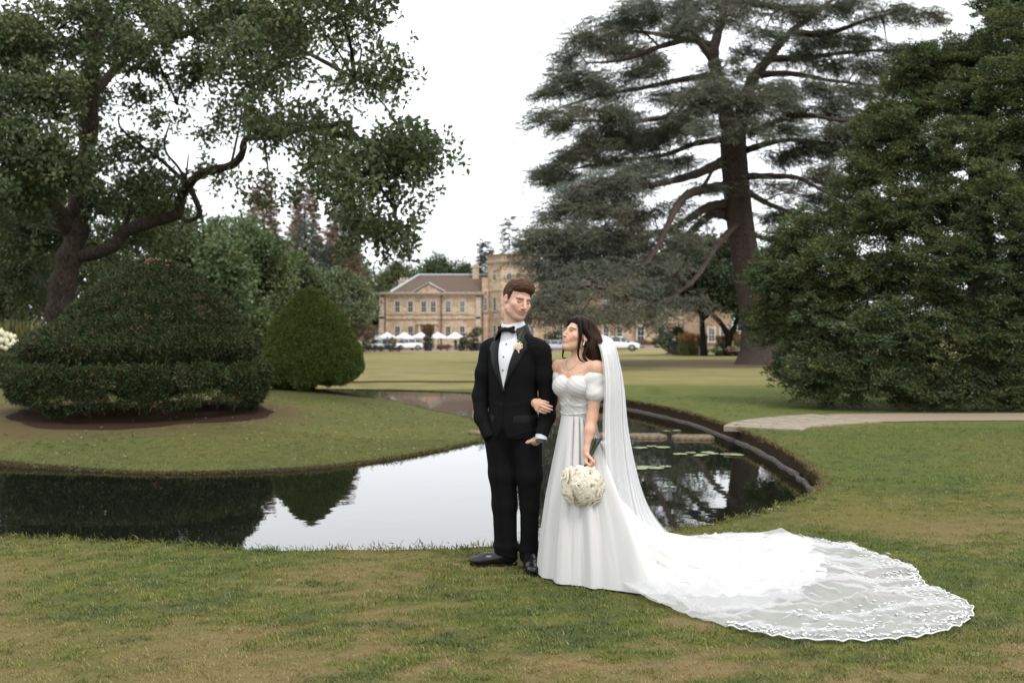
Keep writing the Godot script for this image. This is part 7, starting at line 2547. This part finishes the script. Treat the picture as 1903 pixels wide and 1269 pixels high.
	for s in [[0.05, -0.004], [0.042, 0.012]]:
		fe2.tube([Vector3(0.01, 0.0, 0), R * s[0] + Vector3(0, s[1], 0)], [0.002, 0.0012], 4)
	obj("fern", fe2.mesh(), mats.fern, bo)
	var st := MB.new()
	st.tube([Vector3(0.0, -0.012, 0), Vector3(0.004, -0.045, 0.006)], [0.005, 0.004], 6)
	obj("stalk", st.mesh(), mats.petal_blush, bo)

# a garden rose: cupped petals in widening rings; y is the way it faces
func rose_mesh(r: float, sd: int) -> ArrayMesh:
	var g := RandomNumberGenerator.new()
	g.seed = sd
	var mb := MB.new()
	var rings := [[3, 0.2, 0.3, 0.9, 1.6], [4, 0.3, 0.55, 0.92, 1.25], [5, 0.42, 0.85, 0.72, 1.05], [6, 0.5, 1.12, 0.34, 0.85]]
	for ri in rings.size():
		var q = rings[ri]
		var a0 := g.randf() * TAU
		for i in q[0]:
			var am: float = a0 + TAU * i / q[0] + g.randf_range(-0.15, 0.15)
			var rows := []
			var tilt := g.randf_range(-0.14, 0.14)
			var ph := g.randf() * TAU
			var grow := g.randf_range(0.88, 1.12)
			for v in 6:
				var row := []
				var fv := v / 5.0
				for u in 7:
					var fu := u / 6.0 * 2.0 - 1.0
					var an: float = am + fu * q[4] * (0.55 + 0.45 * sin(fv * 2.2))
					var edge := fv * (1.0 - 0.22 * fu * fu)
					var rad: float = (lerpf(q[1] * 0.35, q[2], pow(edge, 1.35)) + (0.16 * pow(fv, 5.0)) * q[2]) * grow * (1.0 + 0.07 * fv * sin(fu * 3.2 + ph))
					var h: float = q[3] * sin(minf(edge * 1.75, PI * 0.56)) - 0.17 * pow(fv, 5.0) + tilt * fv + 0.06 * fv * sin(fu * 4.5 + ph * 2.0)
					row.append(Vector3(cos(an) * rad, h - 0.45, sin(an) * rad) * r)
				rows.append(row)
			mb.grid(rows)
	mb.ball(Vector3(0, -0.35 * r, 0), Vector3(0.4, 0.32, 0.4) * r, 8, 5)
	return mb.mesh()

func make_bride() -> void:
	var B := Vector3(0.42, 0, -6.2)
	var o := thing("person", "dark haired woman in an off-shoulder white gown and long veil, smiling up", "person", B)
	var F := Vector3(-0.72, 0, 0.694)
	var R := Vector3(0.694, 0, 0.72)
	var tb := Basis(R, Vector3.UP, F)
	var hs := 0.93
	var hc := Vector3(-0.008, 1.49, 0.0)
	var hb := yawb(Vector3(-0.8, 0.37, 0.47))
	var ls := Vector3(0.102, 1.292, 0.115)
	var rs := Vector3(-0.122, 1.292, -0.115)
	var le := Vector3(0.07, 1.0, 0.135)
	var lw := Vector3(0.034, 0.8, 0.2)
	var re := Vector3(-0.145, 1.075, -0.215)
	var rw := Vector3(-0.272, 1.068, -0.09)
	var neck := Vector3(-0.006, 1.32, 0.0)
	var f := Field.new()
	add_head(f, hc, hb, hs, true)
	f.cap(neck, hc + hb * Vector3(0, -0.05, -0.03), 0.047, 0.045, 0.02)
	f.cap(neck + Vector3(0, -0.01, 0), ls, 0.034, 0.046, 0.04)
	f.cap(neck + Vector3(0, -0.01, 0), rs, 0.034, 0.046, 0.04)
	f.ell(Vector3(-0.01, 1.215, 0), Vector3(0.142, 0.13, 0.088), 0.05, tb)
	for s in [-1.0, 1.0]:
		f.ell(Vector3(-0.01, 1.18, 0) + F * 0.066 + R * s * 0.062, Vector3(0.062, 0.062, 0.058), 0.03, tb)
	f.ell(Vector3(-0.006, 1.05, 0), Vector3(0.102, 0.15, 0.078), 0.05, tb)
	f.ell(Vector3(0.004, 0.9, -0.005), Vector3(0.1, 0.14, 0.085), 0.05, tb)
	# collar bones
	for s in [-1.0, 1.0]:
		f.cap(neck + F * 0.045 + R * s * 0.018 + Vector3(0, -0.018, 0), neck + F * 0.02 + R * s * 0.125 + Vector3(0, -0.004, 0), 0.009, 0.008, 0.016)
	f.chain([ls, ls.lerp(le, 0.45) + Vector3(0.004, 0, 0), le, le.lerp(lw, 0.4) + Vector3(-0.002, 0, 0.004), lw], [0.047, 0.041, 0.034, 0.033, 0.023], 0.02)
	f.chain([rs, re, re.lerp(rw, 0.5), rw], [0.046, 0.034, 0.031, 0.023], 0.02)
	f.chain([Vector3(0.06, 0.86, 0.02), Vector3(0.05, 0.46, 0.03), Vector3(0.05, 0.1, 0.0)], [0.06, 0.05, 0.034], 0.02)
	f.chain([Vector3(-0.06, 0.86, -0.03), Vector3(-0.05, 0.46, -0.03), Vector3(-0.05, 0.1, -0.04)], [0.075, 0.05, 0.034], 0.02)
	# left hand closed round the stems, right hand laid over his sleeve
	add_hand(f, lw, lw + Vector3(0.0, -0.068, 0.012), Vector3(-0.35, -0.15, 0.92).normalized(), Vector3(0.86, 0.1, 0.42).normalized(), [0.95, 1.25, 0.8], 0.94, Vector3(0.6, -0.55, 0.55).normalized())
	var rk := Vector3(-0.247, 1.048, -0.028)
	add_hand(f, rw, rk, Vector3(0.42, 0.87, 0.2).normalized(), Vector3(0.93, -0.2, -0.25).normalized(), [0.75, 0.35, 0.15], 0.98, Vector3(0.85, -0.1, 0.3).normalized())
	var skin := Color(0.58, 0.345, 0.24)
	var mb := MB.new()
	net(f, hc - Vector3(0.16, 0.12, 0.15), hc + Vector3(0.14, 0.16, 0.16), 0.0035, mb)
	paint_head(mb, 0, hc, hb, hs, skin, Color(0.52, 0.19, 0.16), Color(0.05, 0.028, 0.018), true)
	mb.col = skin
	net(f, Vector3(-0.3, 1.12, -0.3), Vector3(0.2, 1.375, 0.25), 0.007, mb)
	net(f, Vector3(-0.04, 0.84, 0.04), Vector3(0.16, 1.13, 0.27), 0.006, mb)
	net(f, Vector3(-0.02, 0.64, 0.12), Vector3(0.13, 0.85, 0.31), 0.0035, mb)
	net(f, Vector3(-0.34, 0.96, -0.3), Vector3(-0.1, 1.13, 0.06), 0.0035, mb)
	net(f, Vector3(-0.1, 0.02, -0.2), Vector3(0.16, 0.96, 0.14), 0.015, mb)
	obj("body", mb.mesh(), mats.skin, o)
	for s in [-1.0, 1.0]:
		var e := MB.new()
		e.ball(hc + hb * (Vector3(s * 0.031, 0.0, 0.0742) * hs), Vector3(0.0122, 0.0066, 0.0128) * hs, 10, 7, hb)
		var eye := obj("eye", e.mesh(), mats.eye_white, o)
		e = MB.new()
		e.ball(hc + hb * (Vector3(s * 0.031 - 0.002, 0.001, 0.0818) * hs), Vector3(0.0062, 0.006, 0.0055) * hs, 8, 6, hb)
		obj("iris", e.mesh(), mats.iris, eye)
		lash("eyelashes", hc, hb, hs, s, 0.0045, mats.hair_dark, o, 0.0019)
	var te := MB.new()
	te.tube([hc + hb * (Vector3(-0.022, -0.061, 0.084) * hs), hc + hb * (Vector3(-0.009, -0.0665, 0.0945) * hs), hc + hb * (Vector3(0.009, -0.0665, 0.0945) * hs), hc + hb * (Vector3(0.022, -0.061, 0.084) * hs)], [0.0014, 0.0034, 0.0034, 0.0014], 6)
	obj("teeth", te.mesh(), mats.shirt, o)
	# nails
	# --- hair
	var T := func(x: float, y: float, z: float) -> Vector3: return hc + hb * (Vector3(x, y, z) * hs)
	var h := Field.new()
	h.noise = n_small
	h.amp = 0.0032
	h.freq = Vector3(14, 4, 14)
	h.ell(T.call(0, 0.04, -0.03), Vector3(0.084, 0.096, 0.098) * hs, 0.02, hb)
	h.ell(T.call(0, 0.085, 0.01), Vector3(0.072, 0.05, 0.075) * hs, 0.03, hb)
	h.ell(T.call(0, 0.02, -0.085), Vector3(0.068, 0.07, 0.05) * hs, 0.03, hb)
	# the length down her back
	h.chain([T.call(0.02, 0.02, -0.085), Vector3(0.088, 1.44, 0.01), Vector3(0.108, 1.36, 0.02), Vector3(0.1, 1.27, -0.005), Vector3(0.085, 1.19, -0.03)], [0.062, 0.052, 0.045, 0.042, 0.02], 0.03)
	h.chain([T.call(-0.02, 0.0, -0.09), Vector3(0.075, 1.4, -0.06), Vector3(0.08, 1.3, -0.08), Vector3(0.07, 1.2, -0.09)], [0.06, 0.05, 0.045, 0.02], 0.03)
	h.ell(T.call(0, -0.06, 0.088), Vector3(0.075, 0.125, 0.082) * hs, 0.01, hb, true)
	h.ell(T.call(0.09, -0.012, -0.003), Vector3(0.03, 0.03, 0.026) * hs, 0.008, hb, true)
	mb = MB.new()
	net(h, Vector3(-0.14, 1.16, -0.2), Vector3(0.2, 1.63, 0.16), 0.0042, mb)
	var hair := obj("hair", mb.mesh(), mats.hair_dark, o)
	var sg := MB.new()
	for k in 170:
		var an := rng.randf_range(-0.6, 3.6)
		var pts := []
		var y0 := rng.randf_range(1.5, 1.6)
		var len := rng.randf_range(0.12, 0.3)
		for i in 7:
			var u := i / 6.0
			var y := y0 - len * u
			var ax := hc.lerp(Vector3(0.09, y, -0.02), smoothstep(1.5, 1.38, y))
			ax.y = y
			var dv := Vector3(cos(an - 0.9 + 0.25 * u), 0.0, sin(an - 0.9 + 0.25 * u))
			pts.append(hit(h, ax + dv * 0.22, -dv, 0.0008 + 0.0012 * sin(u * PI)))
		sg.tube(pts, [0.0006, 0.0017, 0.002, 0.002, 0.002, 0.0016, 0.0005], 4, false)
	obj("strands", sg.mesh(), mats.strand_dark, hair).set_meta("kind", "stuff")
	# parted front and the curled locks
	var locks := [
		[[T.call(0.012, 0.118, 0.05), T.call(0.05, 0.085, 0.062), T.call(0.07, 0.035, 0.045), T.call(0.079, -0.02, 0.03), T.call(0.078, -0.075, 0.02), T.call(0.074, -0.125, 0.005), T.call(0.085, -0.16, -0.02), T.call(0.11, -0.165, -0.045)], [0.01, 0.016, 0.016, 0.012, 0.009, 0.007, 0.005, 0.002]],
		[[T.call(0.01, 0.12, 0.035), T.call(0.055, 0.09, 0.03), T.call(0.078, 0.04, 0.01), T.call(0.086, 0.0, -0.025), T.call(0.08, -0.05, -0.06)], [0.012, 0.02, 0.02, 0.014, 0.01]],
		[[T.call(-0.01, 0.118, 0.05), T.call(-0.05, 0.085, 0.065), T.call(-0.07, 0.03, 0.05), T.call(-0.078, -0.03, 0.035), T.call(-0.075, -0.09, 0.03), T.call(-0.07, -0.135, 0.028), T.call(-0.078, -0.16, 0.01), T.call(-0.07, -0.15, -0.01)], [0.01, 0.014, 0.014, 0.01, 0.008, 0.006, 0.004, 0.002]],
		[[T.call(0.07, -0.02, -0.05), T.call(0.075, -0.08, -0.045), T.call(0.085, -0.13, -0.04), Vector3(0.06, 1.31, 0.09), Vector3(0.055, 1.275, 0.1)], [0.014, 0.013, 0.01, 0.008, 0.003]],
		[[T.call(0.05, 0.03, -0.1), Vector3(0.115, 1.44, 0.06), Vector3(0.135, 1.36, 0.07), Vector3(0.128, 1.29, 0.05), Vector3(0.12, 1.22, 0.03)], [0.02, 0.022, 0.02, 0.016, 0.005]]]
	for l in locks:
		var lm := MB.new()
		var sp := spline(l[0], 5)
		lm.tube(sp, lerps(l[1], sp.size()), 8)
		obj("lock", lm.mesh(), mats.hair_dark, hair)
	# --- necklace, earring, ring
	var nk := MB.new()
	var np := []
	for k in 15:
		var u := k / 14.0 * 2.0 - 1.0
		var tgt := neck + R * u * 0.05 + Vector3(0, 0.022 - 0.055 * (1.0 - u * u), 0)
		np.append(hit(f, tgt + F * 0.3, -F, 0.002))
	var nr := []
	for k in 15: nr.append(0.0016)
	nk.tube(np, nr, 5)
	obj("necklace", nk.mesh(), mats.silver, o)
	var er := MB.new()
	er.tube([T.call(0.084, -0.034, -0.006), T.call(0.086, -0.06, -0.006)], [0.003, 0.0045], 6)
	obj("earring", er.mesh(), mats.silver, o)
	# --- gown
	var dress := Node3D.new()
	dress.name = "gown"
	o.add_child(dress)
	var bo := Field.new()
	bo.noise = n_small
	bo.grow = 0.007
	bo.pleat = 0.0026
	bo.pleat_dir = (R * 0.55 + Vector3(0, 0.85, 0)).normalized()
	bo.pleat_n = 120.0
	bo.ell(Vector3(-0.01, 1.2, 0), Vector3(0.142, 0.12, 0.088), 0.05, tb)
	for s in [-1.0, 1.0]:
		bo.ell(Vector3(-0.01, 1.18, 0) + F * 0.066 + R * s * 0.062, Vector3(0.064, 0.062, 0.06), 0.03, tb)
	bo.ell(Vector3(-0.006, 1.04, 0), Vector3(0.113, 0.16, 0.084), 0.05, tb)
	bo.planes = [[Vector3(0, -1, 0), -0.97], [(Vector3(0, 1, 0) - F * 0.1).normalized(), 1.235]]
	bo.ell(Vector3(-0.01, 1.275, 0) + F * 0.11, Vector3(0.04, 0.055, 0.05), 0.02, tb, true)
	mb = MB.new()
	net(bo, Vector3(-0.22, 0.94, -0.2), Vector3(0.17, 1.29, 0.2), 0.0055, mb)
	obj("bodice", mb.mesh(), mats.satin_white, dress)
	for s in [[ls, le, 1.0], [rs, re, -1.0]]:
		var sf := Field.new()
		sf.noise = n_small
		sf.pleat = 0.002
		sf.pleat_n = 62.0
		sf.pleat_dir = Vector3(-0.35 * s[2], 0.85, 0.2).normalized()
		var c0: Vector3 = s[0] + Vector3(-0.01 * s[2], -0.06, 0)
		var c1: Vector3 = s[0].lerp(s[1], 0.52)
		sf.cap(c0, c1, 0.055, 0.056, 0.03)
		sf.ell(c1 + Vector3(0.012 * s[2], 0.005, 0), Vector3(0.058, 0.042, 0.056), 0.03)
		sf.cap(c0, Vector3(-0.01, 1.215, 0) + F * 0.05 + R * s[2] * 0.1, 0.052, 0.03, 0.03)
		sf.planes = [[Vector3(0.28 * s[2], 1, 0.0).normalized(), (s[0] + Vector3(0, -0.018, 0)).dot(Vector3(0.28 * s[2], 1, 0).normalized())], [Vector3(-0.45 * s[2], -1, 0).normalized(), (c1 + Vector3(0, -0.05, 0)).dot(Vector3(-0.45 * s[2], -1, 0).normalized())]]
		var sm := MB.new()
		net(sf, s[0] - Vector3(0.16, 0.3, 0.16), s[0] + Vector3(0.16, 0.08, 0.16), 0.0055, sm)
		obj("sleeve", sm.mesh(), mats.chiffon, dress)
	# skirt and train: from the waist to the hem on the grass, all the way round
	var hem := [Vector2(-0.247, -0.02), Vector2(-0.2, 0.17), Vector2(-0.09, 0.29), Vector2(0.02, 0.35), Vector2(0.14, 0.41), Vector2(0.34, 0.5), Vector2(0.64, 0.63), Vector2(0.98, 0.62), Vector2(1.27, 0.5), Vector2(1.5, 0.15), Vector2(1.62, -0.4), Vector2(1.6, -0.83), Vector2(1.15, -0.92), Vector2(0.72, -0.83), Vector2(0.35, -0.68), Vector2(0.05, -0.5), Vector2(-0.16, -0.26)]
	var wst := Vector3(-0.004, 1.0, 0.0)
	var n := hem.size()
	var cols := 320
	var rows_n := 44
	var rows := []
	for r in rows_n: rows.append([])
	for c in cols:
		var u := float(c) / cols * n
		var i := int(u)
		var hp: Vector2 = hem[i].cubic_interpolate(hem[(i + 1) % n], hem[(i + n - 1) % n], hem[(i + 2) % n], u - i)
		var rag := smoothstep(0.7, 1.1, hp.length())
		hp *= 1.0 + rag * 0.07 * n_mid.get_noise_2d(u * 2.2, 31.0)
		var a := atan2(hp.y, hp.x)
		var wp := wst + R * cos(a + 0.8) * 0.0 + Vector3(cos(a) * 0.108, 0, sin(a) * 0.104)
		var h3 := Vector3(hp.x, 0.014, hp.y)
		var dv := h3 - wp
		dv.y = 0
		var L := dv.length()
		dv = dv / L
		var k := smoothstep(0.4, 0.9, L)
		var p1 := wp + dv * lerpf(L * 0.36, 0.07, k) + Vector3(0, lerpf(-0.28, -0.5, k), 0)
		var p2 := wp + dv * lerpf(L * 0.82, 0.26, k)
		p2.y = lerpf(0.4, 0.0, k)
		var side := Vector3(-dv.z, 0, dv.x)
		for r in rows_n:
			var t := float(r) / (rows_n - 1)
			t = lerpf(t, t * t * 0.35 + t * 0.65, k)
			var p := wp.bezier_interpolate(p1, p2, h3, t)
			var folds := sin(u * 4.1 + 0.6) * 0.55 + sin(u * 7.3 + 2.0 + t * 0.6) * 0.3 + 0.35 * n_mid.get_noise_2d(u * 1.4, t * 0.6 + 3.0)
			var am := 0.03 * smoothstep(0.0, 0.8, t) * (1.0 - k * 0.75)
			p += dv * folds * am
			# two deep pleats below the waist
			for q in [1.9, 2.75, 3.6]:
				p -= dv * 0.024 * exp(-pow((u - q - 0.15 * t) / 0.09, 2.0)) * smoothstep(0.0, 0.06, t) * (1.0 - smoothstep(0.35, 0.8, t))
			if k > 0.0:
				var w := n_mid.get_noise_2d(p.x * 0.9 + p.z * 0.5, p.z * 2.4 - p.x * 0.5)
				p.y += k * smoothstep(0.5, 0.75, t) * (0.018 + 0.045 * absf(w) + 0.03 * pow(maxf(0.0, 1.0 - absf(n_mid.get_noise_2d(u * 1.7 + 5.0, t * 0.8)) * 3.5), 2.0))
			p.y = maxf(p.y, 0.012)
			rows[r].append(p)
	mb = MB.new()
	mb.grid(rows, true)
	obj("skirt", mb.mesh(), mats.satin_white, dress)
	make_veil(o, B, hc, hb, hs)

func make_veil(o: Node3D, B: Vector3, hc: Vector3, hb: Basis, hs: float) -> void:
	# world plan of where the veil meets the grass (touch) and where it ends
	var touch := [Vector2(0.6, -5.86), Vector2(0.68, -5.9), Vector2(0.78, -6.0), Vector2(0.88, -6.2), Vector2(0.98, -6.45), Vector2(1.08, -6.75), Vector2(1.14, -7.02)]
	var edge := [Vector2(0.95, -5.22), Vector2(1.18, -4.97), Vector2(1.45, -4.82), Vector2(1.83, -4.83), Vector2(2.15, -4.96), Vector2(2.4, -5.2), Vector2(2.52, -5.5), Vector2(2.45, -5.85), Vector2(2.5, -6.1), Vector2(2.55, -6.35), Vector2(2.46, -6.7), Vector2(2.38, -6.95), Vector2(2.2, -7.1), Vector2(1.95, -7.13)]
	var K := hc + hb * (Vector3(0.0, 0.045, -0.125) * hs)
	var cols := 420
	var up := 34
	var down := 46
	var fall0 := spline([K, Vector3(0.115, 1.4, 0.16), Vector3(0.13, 1.2, 0.23), Vector3(0.12, 0.93, 0.25), Vector3(0.13, 0.6, 0.27), Vector3(0.16, 0.28, 0.3), Vector3(0.19, 0.035, 0.32)], 6)
	var fall1 := spline([K + Vector3(0.005, 0.01, -0.01), Vector3(0.165, 1.49, -0.05), Vector3(0.227, 1.37, -0.07), Vector3(0.283, 1.167, -0.1), Vector3(0.328, 0.885, -0.2), Vector3(0.43, 0.51, -0.4), Vector3(0.552, 0.258, -0.6), Vector3(0.72, 0.035, -0.82)], 6)
	fall0 = lerps(fall0, 40)
	fall1 = lerps(fall1, 40)
	var rows := []
	for r in up + down: rows.append([])
	for c in cols + 1:
		var u0 := float(c) / cols
		# gathers fold back over themselves
		var ga := 0.014 * sin(u0 * TAU * 6.5 + 0.6) + 0.003 * sin(u0 * TAU * 19.0 + 1.0)
		ga *= smoothstep(0.0, 0.05, u0) * (1.0 - smoothstep(0.95, 1.0, u0))
		var u := clampf(u0 + ga * 0.45, 0.0, 1.0)
		var uf := clampf(u0 + ga, 0.0, 1.0)
		var ft := u * (touch.size() - 1)
		var i := mini(int(ft), touch.size() - 2)
		var tp: Vector2 = touch[i].lerp(touch[i + 1], ft - i)
		var fe := u * (edge.size() - 1)
		var j := mini(int(fe), edge.size() - 2)
		var ep: Vector2 = edge[j].cubic_interpolate(edge[j + 1], edge[maxi(j - 1, 0)], edge[mini(j + 2, edge.size() - 1)], fe - j)
		var tl := Vector3(tp.x, 0.035, tp.y) - B
		tl.y = 0.075
		var el := Vector3(ep.x, 0.016, ep.y) - B
		el.y = 0.016
		var wv := sin(u0 * TAU * 5.5) * 0.7 + sin(u0 * TAU * 9.0 + 1.6) * 0.5
		for r in up:
			var t := float(r) / up
			var fr := t * (fall0.size() - 1)
			var q := mini(int(fr), fall0.size() - 2)
			var pa: Vector3 = fall0[q].lerp(fall0[q + 1], fr - q)
			var pb: Vector3 = fall1[q].lerp(fall1[q + 1], fr - q)
			var p := pa.lerp(pb, uf) + Vector3(0.07, 0, -0.03) * sin(PI * u) * smoothstep(0.0, 0.15, t) * (1.0 - t * 0.6)
			p += hb.x * (0.5 - u) * 0.03 * (1.0 - smoothstep(0.0, 0.1, t))
			p += Vector3(0.5, 0, 0.6) * wv * 0.009 * smoothstep(0.0, 0.2, t) * (1.0 - 0.4 * t)
			p = p.lerp(tl, smoothstep(0.82, 1.0, t))
			rows[r].append(p)
		for r in down:
			var t := float(r) / (down - 1)
			var mid := (tl + el) * 0.5 + Vector3(0.0, 0, (0.35 - u) * 0.25)
			var p := tl.lerp(mid, t).lerp(mid.lerp(el, t), t)
			var rid := 1.0 - absf(n_mid.get_noise_2d(p.x * 0.8 + p.z * 1.6, p.z * 1.5 - p.x * 0.25 + 7.0)) * 3.0
			var rid2 := 1.0 - absf(n_mid.get_noise_2d(p.x * 0.5 - p.z * 0.9 + 20.0, p.z * 2.6 + p.x * 0.4)) * 3.2
			var hgt := 0.02 + 0.035 * pow(maxf(rid, 0.0), 2.0) + 0.03 * pow(maxf(rid2, 0.0), 2.0) + 0.016 * wv * (1.0 - t)
			# over the train it rides on the satin
			var q := Vector2(p.x, p.z)
			hgt += 0.05 * (1.0 - smoothstep(1.5, 1.75, q.x)) * (1.0 - smoothstep(0.6, 0.85, q.y))
			var calm := smoothstep(0.0, 0.14, u0) * (1.0 - smoothstep(0.9, 1.0, u0))
			hgt = lerpf(0.05 * (1.0 - t) + 0.014, hgt, 0.15 + 0.85 * calm)
			var lift := smoothstep(0.0, 0.12, t)
			p.y = lerpf(p.y, hgt, lift)
			if t > 0.94: p.y = lerpf(p.y, 0.012 + 0.012 * absf(sin(u0 * 140.0)), (t - 0.94) / 0.06)
			p += Vector3(el.x - tl.x, 0, el.z - tl.z).normalized() * 0.008 * sin(u0 * 190.0) * smoothstep(0.8, 1.0, t)
			rows[up + r].append(p)
	var mb := MB.new()
	mb.grid(rows)
	var veil := obj("veil", mb.mesh(), mats.tulle, o)
	veil.set_meta("label", "sheer white tulle veil spreading over the grass")
	# a second, shorter layer gives the fall behind her its body
	var rows2 := []
	for r in range(0, up + 8):
		var row := []
		for c in range(0, cols + 1, 3):
			var p: Vector3 = rows[r][c]
			var cm: Vector3 = rows[r][cols / 2]
			row.append(cm.lerp(p, 0.93) + Vector3(0.004, 0.004, -0.012) + Vector3(0.003, 0, 0.002) * sin(c * 0.13 + 1.0))
		rows2.append(row)
	mb = MB.new()
	mb.grid(rows2)
	obj("veil_underlayer", mb.mesh(), mats.tulle_gathered, veil)
	rows2 = []
	for r in range(0, up + 4):
		var row := []
		for c in range(0, cols + 1, 3):
			var p: Vector3 = rows[r][c]
			var cm: Vector3 = rows[r][cols / 2]
			row.append(cm.lerp(p, 0.84) + Vector3(-0.006, 0.002, -0.024) + Vector3(0.004, 0, 0.002) * sin(c * 0.07 + 2.0))
		rows2.append(row)
	mb = MB.new()
	mb.grid(rows2)
	obj("veil_underlayer", mb.mesh(), mats.tulle_gathered, veil)
	# net layers that lie between satin and veil and end at different lengths
	for ly in [[0.55, 0.012, 3.0]]:
		rows2 = []
		for r in range(up - 2, up + down):
			var row := []
			for c in range(0, cols + 1, 3):
				var cut: float = ly[0] * (1.0 + 0.16 * n_mid.get_noise_2d(c * 0.02, ly[2]))
				var fr := up - 2 + (r - up + 2) * cut
				var q := int(fr)
				var p: Vector3 = rows[q][c].lerp(rows[mini(q + 1, up + down - 1)][c], fr - q)
				p.y = maxf(0.012, p.y - ly[1])
				row.append(p)
			rows2.append(row)
		mb = MB.new()
		mb.grid(rows2)
		obj("net_layer", mb.mesh(), mats.tulle, veil)
	# comb
	var cm := MB.new()
	cm.tube([K + hb.x * 0.042, K + hb.y * 0.008 - hb.z * 0.004, K - hb.x * 0.042], [0.006, 0.007, 0.006], 7)
	obj("comb", cm.mesh(), mats.satin_white, veil)
	# lace flowers and leaves sewn along the edge
	var lc := MB.new()
	var g := RandomNumberGenerator.new()
	g.seed = 88
	for i in 950:
		var u := g.randf_range(0.08, 1.0)
		var c := int(u * cols)
		var t := 1.0 - pow(g.randf(), 2.2) * (0.3 if u > 0.2 and u < 0.55 else 0.14)
		var p: Vector3 = rows[up + int(t * (down - 1))][c]
		var a := g.randf() * TAU
		var s := g.randf_range(0.006, 0.0125)
		p += Vector3(g.randf_range(-0.02, 0.02), 0.006, g.randf_range(-0.02, 0.02))
		if i % 5 < 3:
			for k in 5:
				var b := a + TAU * k / 5
				var d := Vector3(cos(b), 0.12, sin(b)) * s
				var w := Vector3(-sin(b), 0, cos(b)) * s * 0.42
				lc.quad(p, p + d * 0.6 + w, p + d, p + d * 0.6 - w)
		else:
			var d := Vector3(cos(a), 0.1, sin(a)) * s * 2.0
			var w := Vector3(-sin(a), 0, cos(a)) * s * 0.5
			lc.quad(p - d, p + w + Vector3(0, 0.003, 0), p + d, p - w + Vector3(0, 0.003, 0))
	var ln := obj("lace_flowers", lc.mesh(), mats.lace, veil)
	ln.set_meta("kind", "stuff")
	# scalloped cord along the rim
	var rim := []
	var rr := []
	for c in range(int(cols * 0.05), cols, 2):
		rim.append(rows[up + down - 1][c] + Vector3(0, 0.004, 0))
		rr.append(0.004)
	var rm := MB.new()
	rm.tube(rim, rr, 4)
	obj("lace_rim", rm.mesh(), mats.lace, veil)

func make_bouquet() -> void:
	var B := Vector3(0.425, 0.6, -5.965)
	var o := thing("bouquet", "bouquet of creamy white roses held upside down by its stems", "bouquet", B)
	var spots := [[-0.1, 0.046, 0.01], [-0.036, 0.078, 0.02], [0.034, 0.066, 0.03], [-0.028, 0.01, 0.085], [-0.088, -0.052, 0.045], [0.014, -0.058, 0.085], [0.1, -0.03, 0.035], [0.042, 0.004, 0.072], [0.09, 0.034, 0.0], [-0.004, -0.1, 0.03], [0.066, -0.086, 0.04], [-0.05, -0.09, -0.02], [-0.04, -0.01, -0.07], [0.06, -0.03, -0.06]]
	for i in spots.size():
		var p := Vector3(spots[i][0], spots[i][1], spots[i][2])
		var r := obj("rose", rose_mesh(rng.randf_range(0.046, 0.062), 700 + i % 5), mats.petal, o)
		r.position = p
		var d := (p + Vector3(0.0, -0.02, 0.03)).normalized()
		r.basis = along(d, i * 1.3)
	var grip := Vector3(0.037, 0.158, -0.015)
	for i in 15:
		var a := TAU * i / 15
		var q := 0.011 * (1.0 if i % 2 else 0.55)
		var g := grip + Vector3(cos(a) * q, sin(a) * q * 0.4, sin(a) * q)
		var s: Array = spots[i % spots.size()]
		var mb := MB.new()
		var head := Vector3(s[0], s[1], s[2]) * 0.45 + Vector3(0, 0.02, -0.01)
		var end := grip + Vector3(0.05 + cos(a) * 0.022, 0.112 + rng.randf_range(-0.012, 0.012), sin(a) * 0.02)
		mb.tube([head, g, end], [0.0038, 0.0042, 0.0042], 6)
		obj("stem", mb.mesh(), mats.stem, o)
	var lf := MB.new()
	for i in 8:
		var a := TAU * i / 8
		var p := Vector3(cos(a) * 0.06, 0.03, sin(a) * 0.05)
		var d := Vector3(cos(a), 0.2, sin(a)) * 0.05
		var w := Vector3(-sin(a), 0, cos(a)) * 0.02
		lf.quad(p, p + d * 0.5 + w, p + d, p + d * 0.5 - w)
	obj("leaves", lf.mesh(), mats.stem, o).set_meta("kind", "stuff")
	# ribbon tails
	var rb := MB.new()
	var rows := []
	var path := spline([grip + Vector3(0.0, 0.0, -0.012), grip + Vector3(0.045, -0.03, -0.02), grip + Vector3(0.062, -0.1, -0.035), Vector3(0.105, -0.1, -0.035), Vector3(0.108, -0.25, 0.0), Vector3(0.114, -0.43, 0.03)], 6)
	for i in path.size():
		var t := float(i) / (path.size() - 1)
		var w := lerpf(0.004, 0.026, smoothstep(0.25, 0.6, t))
		rows.append([path[i] + Vector3(-w, 0, 0.004 * sin(t * 7.0)), path[i] + Vector3(0, 0, 0.003), path[i] + Vector3(w, 0.004, -0.004 * sin(t * 9.0))])
	rb.grid(rows)
	obj("ribbon", rb.mesh(), mats.satin_white, o)
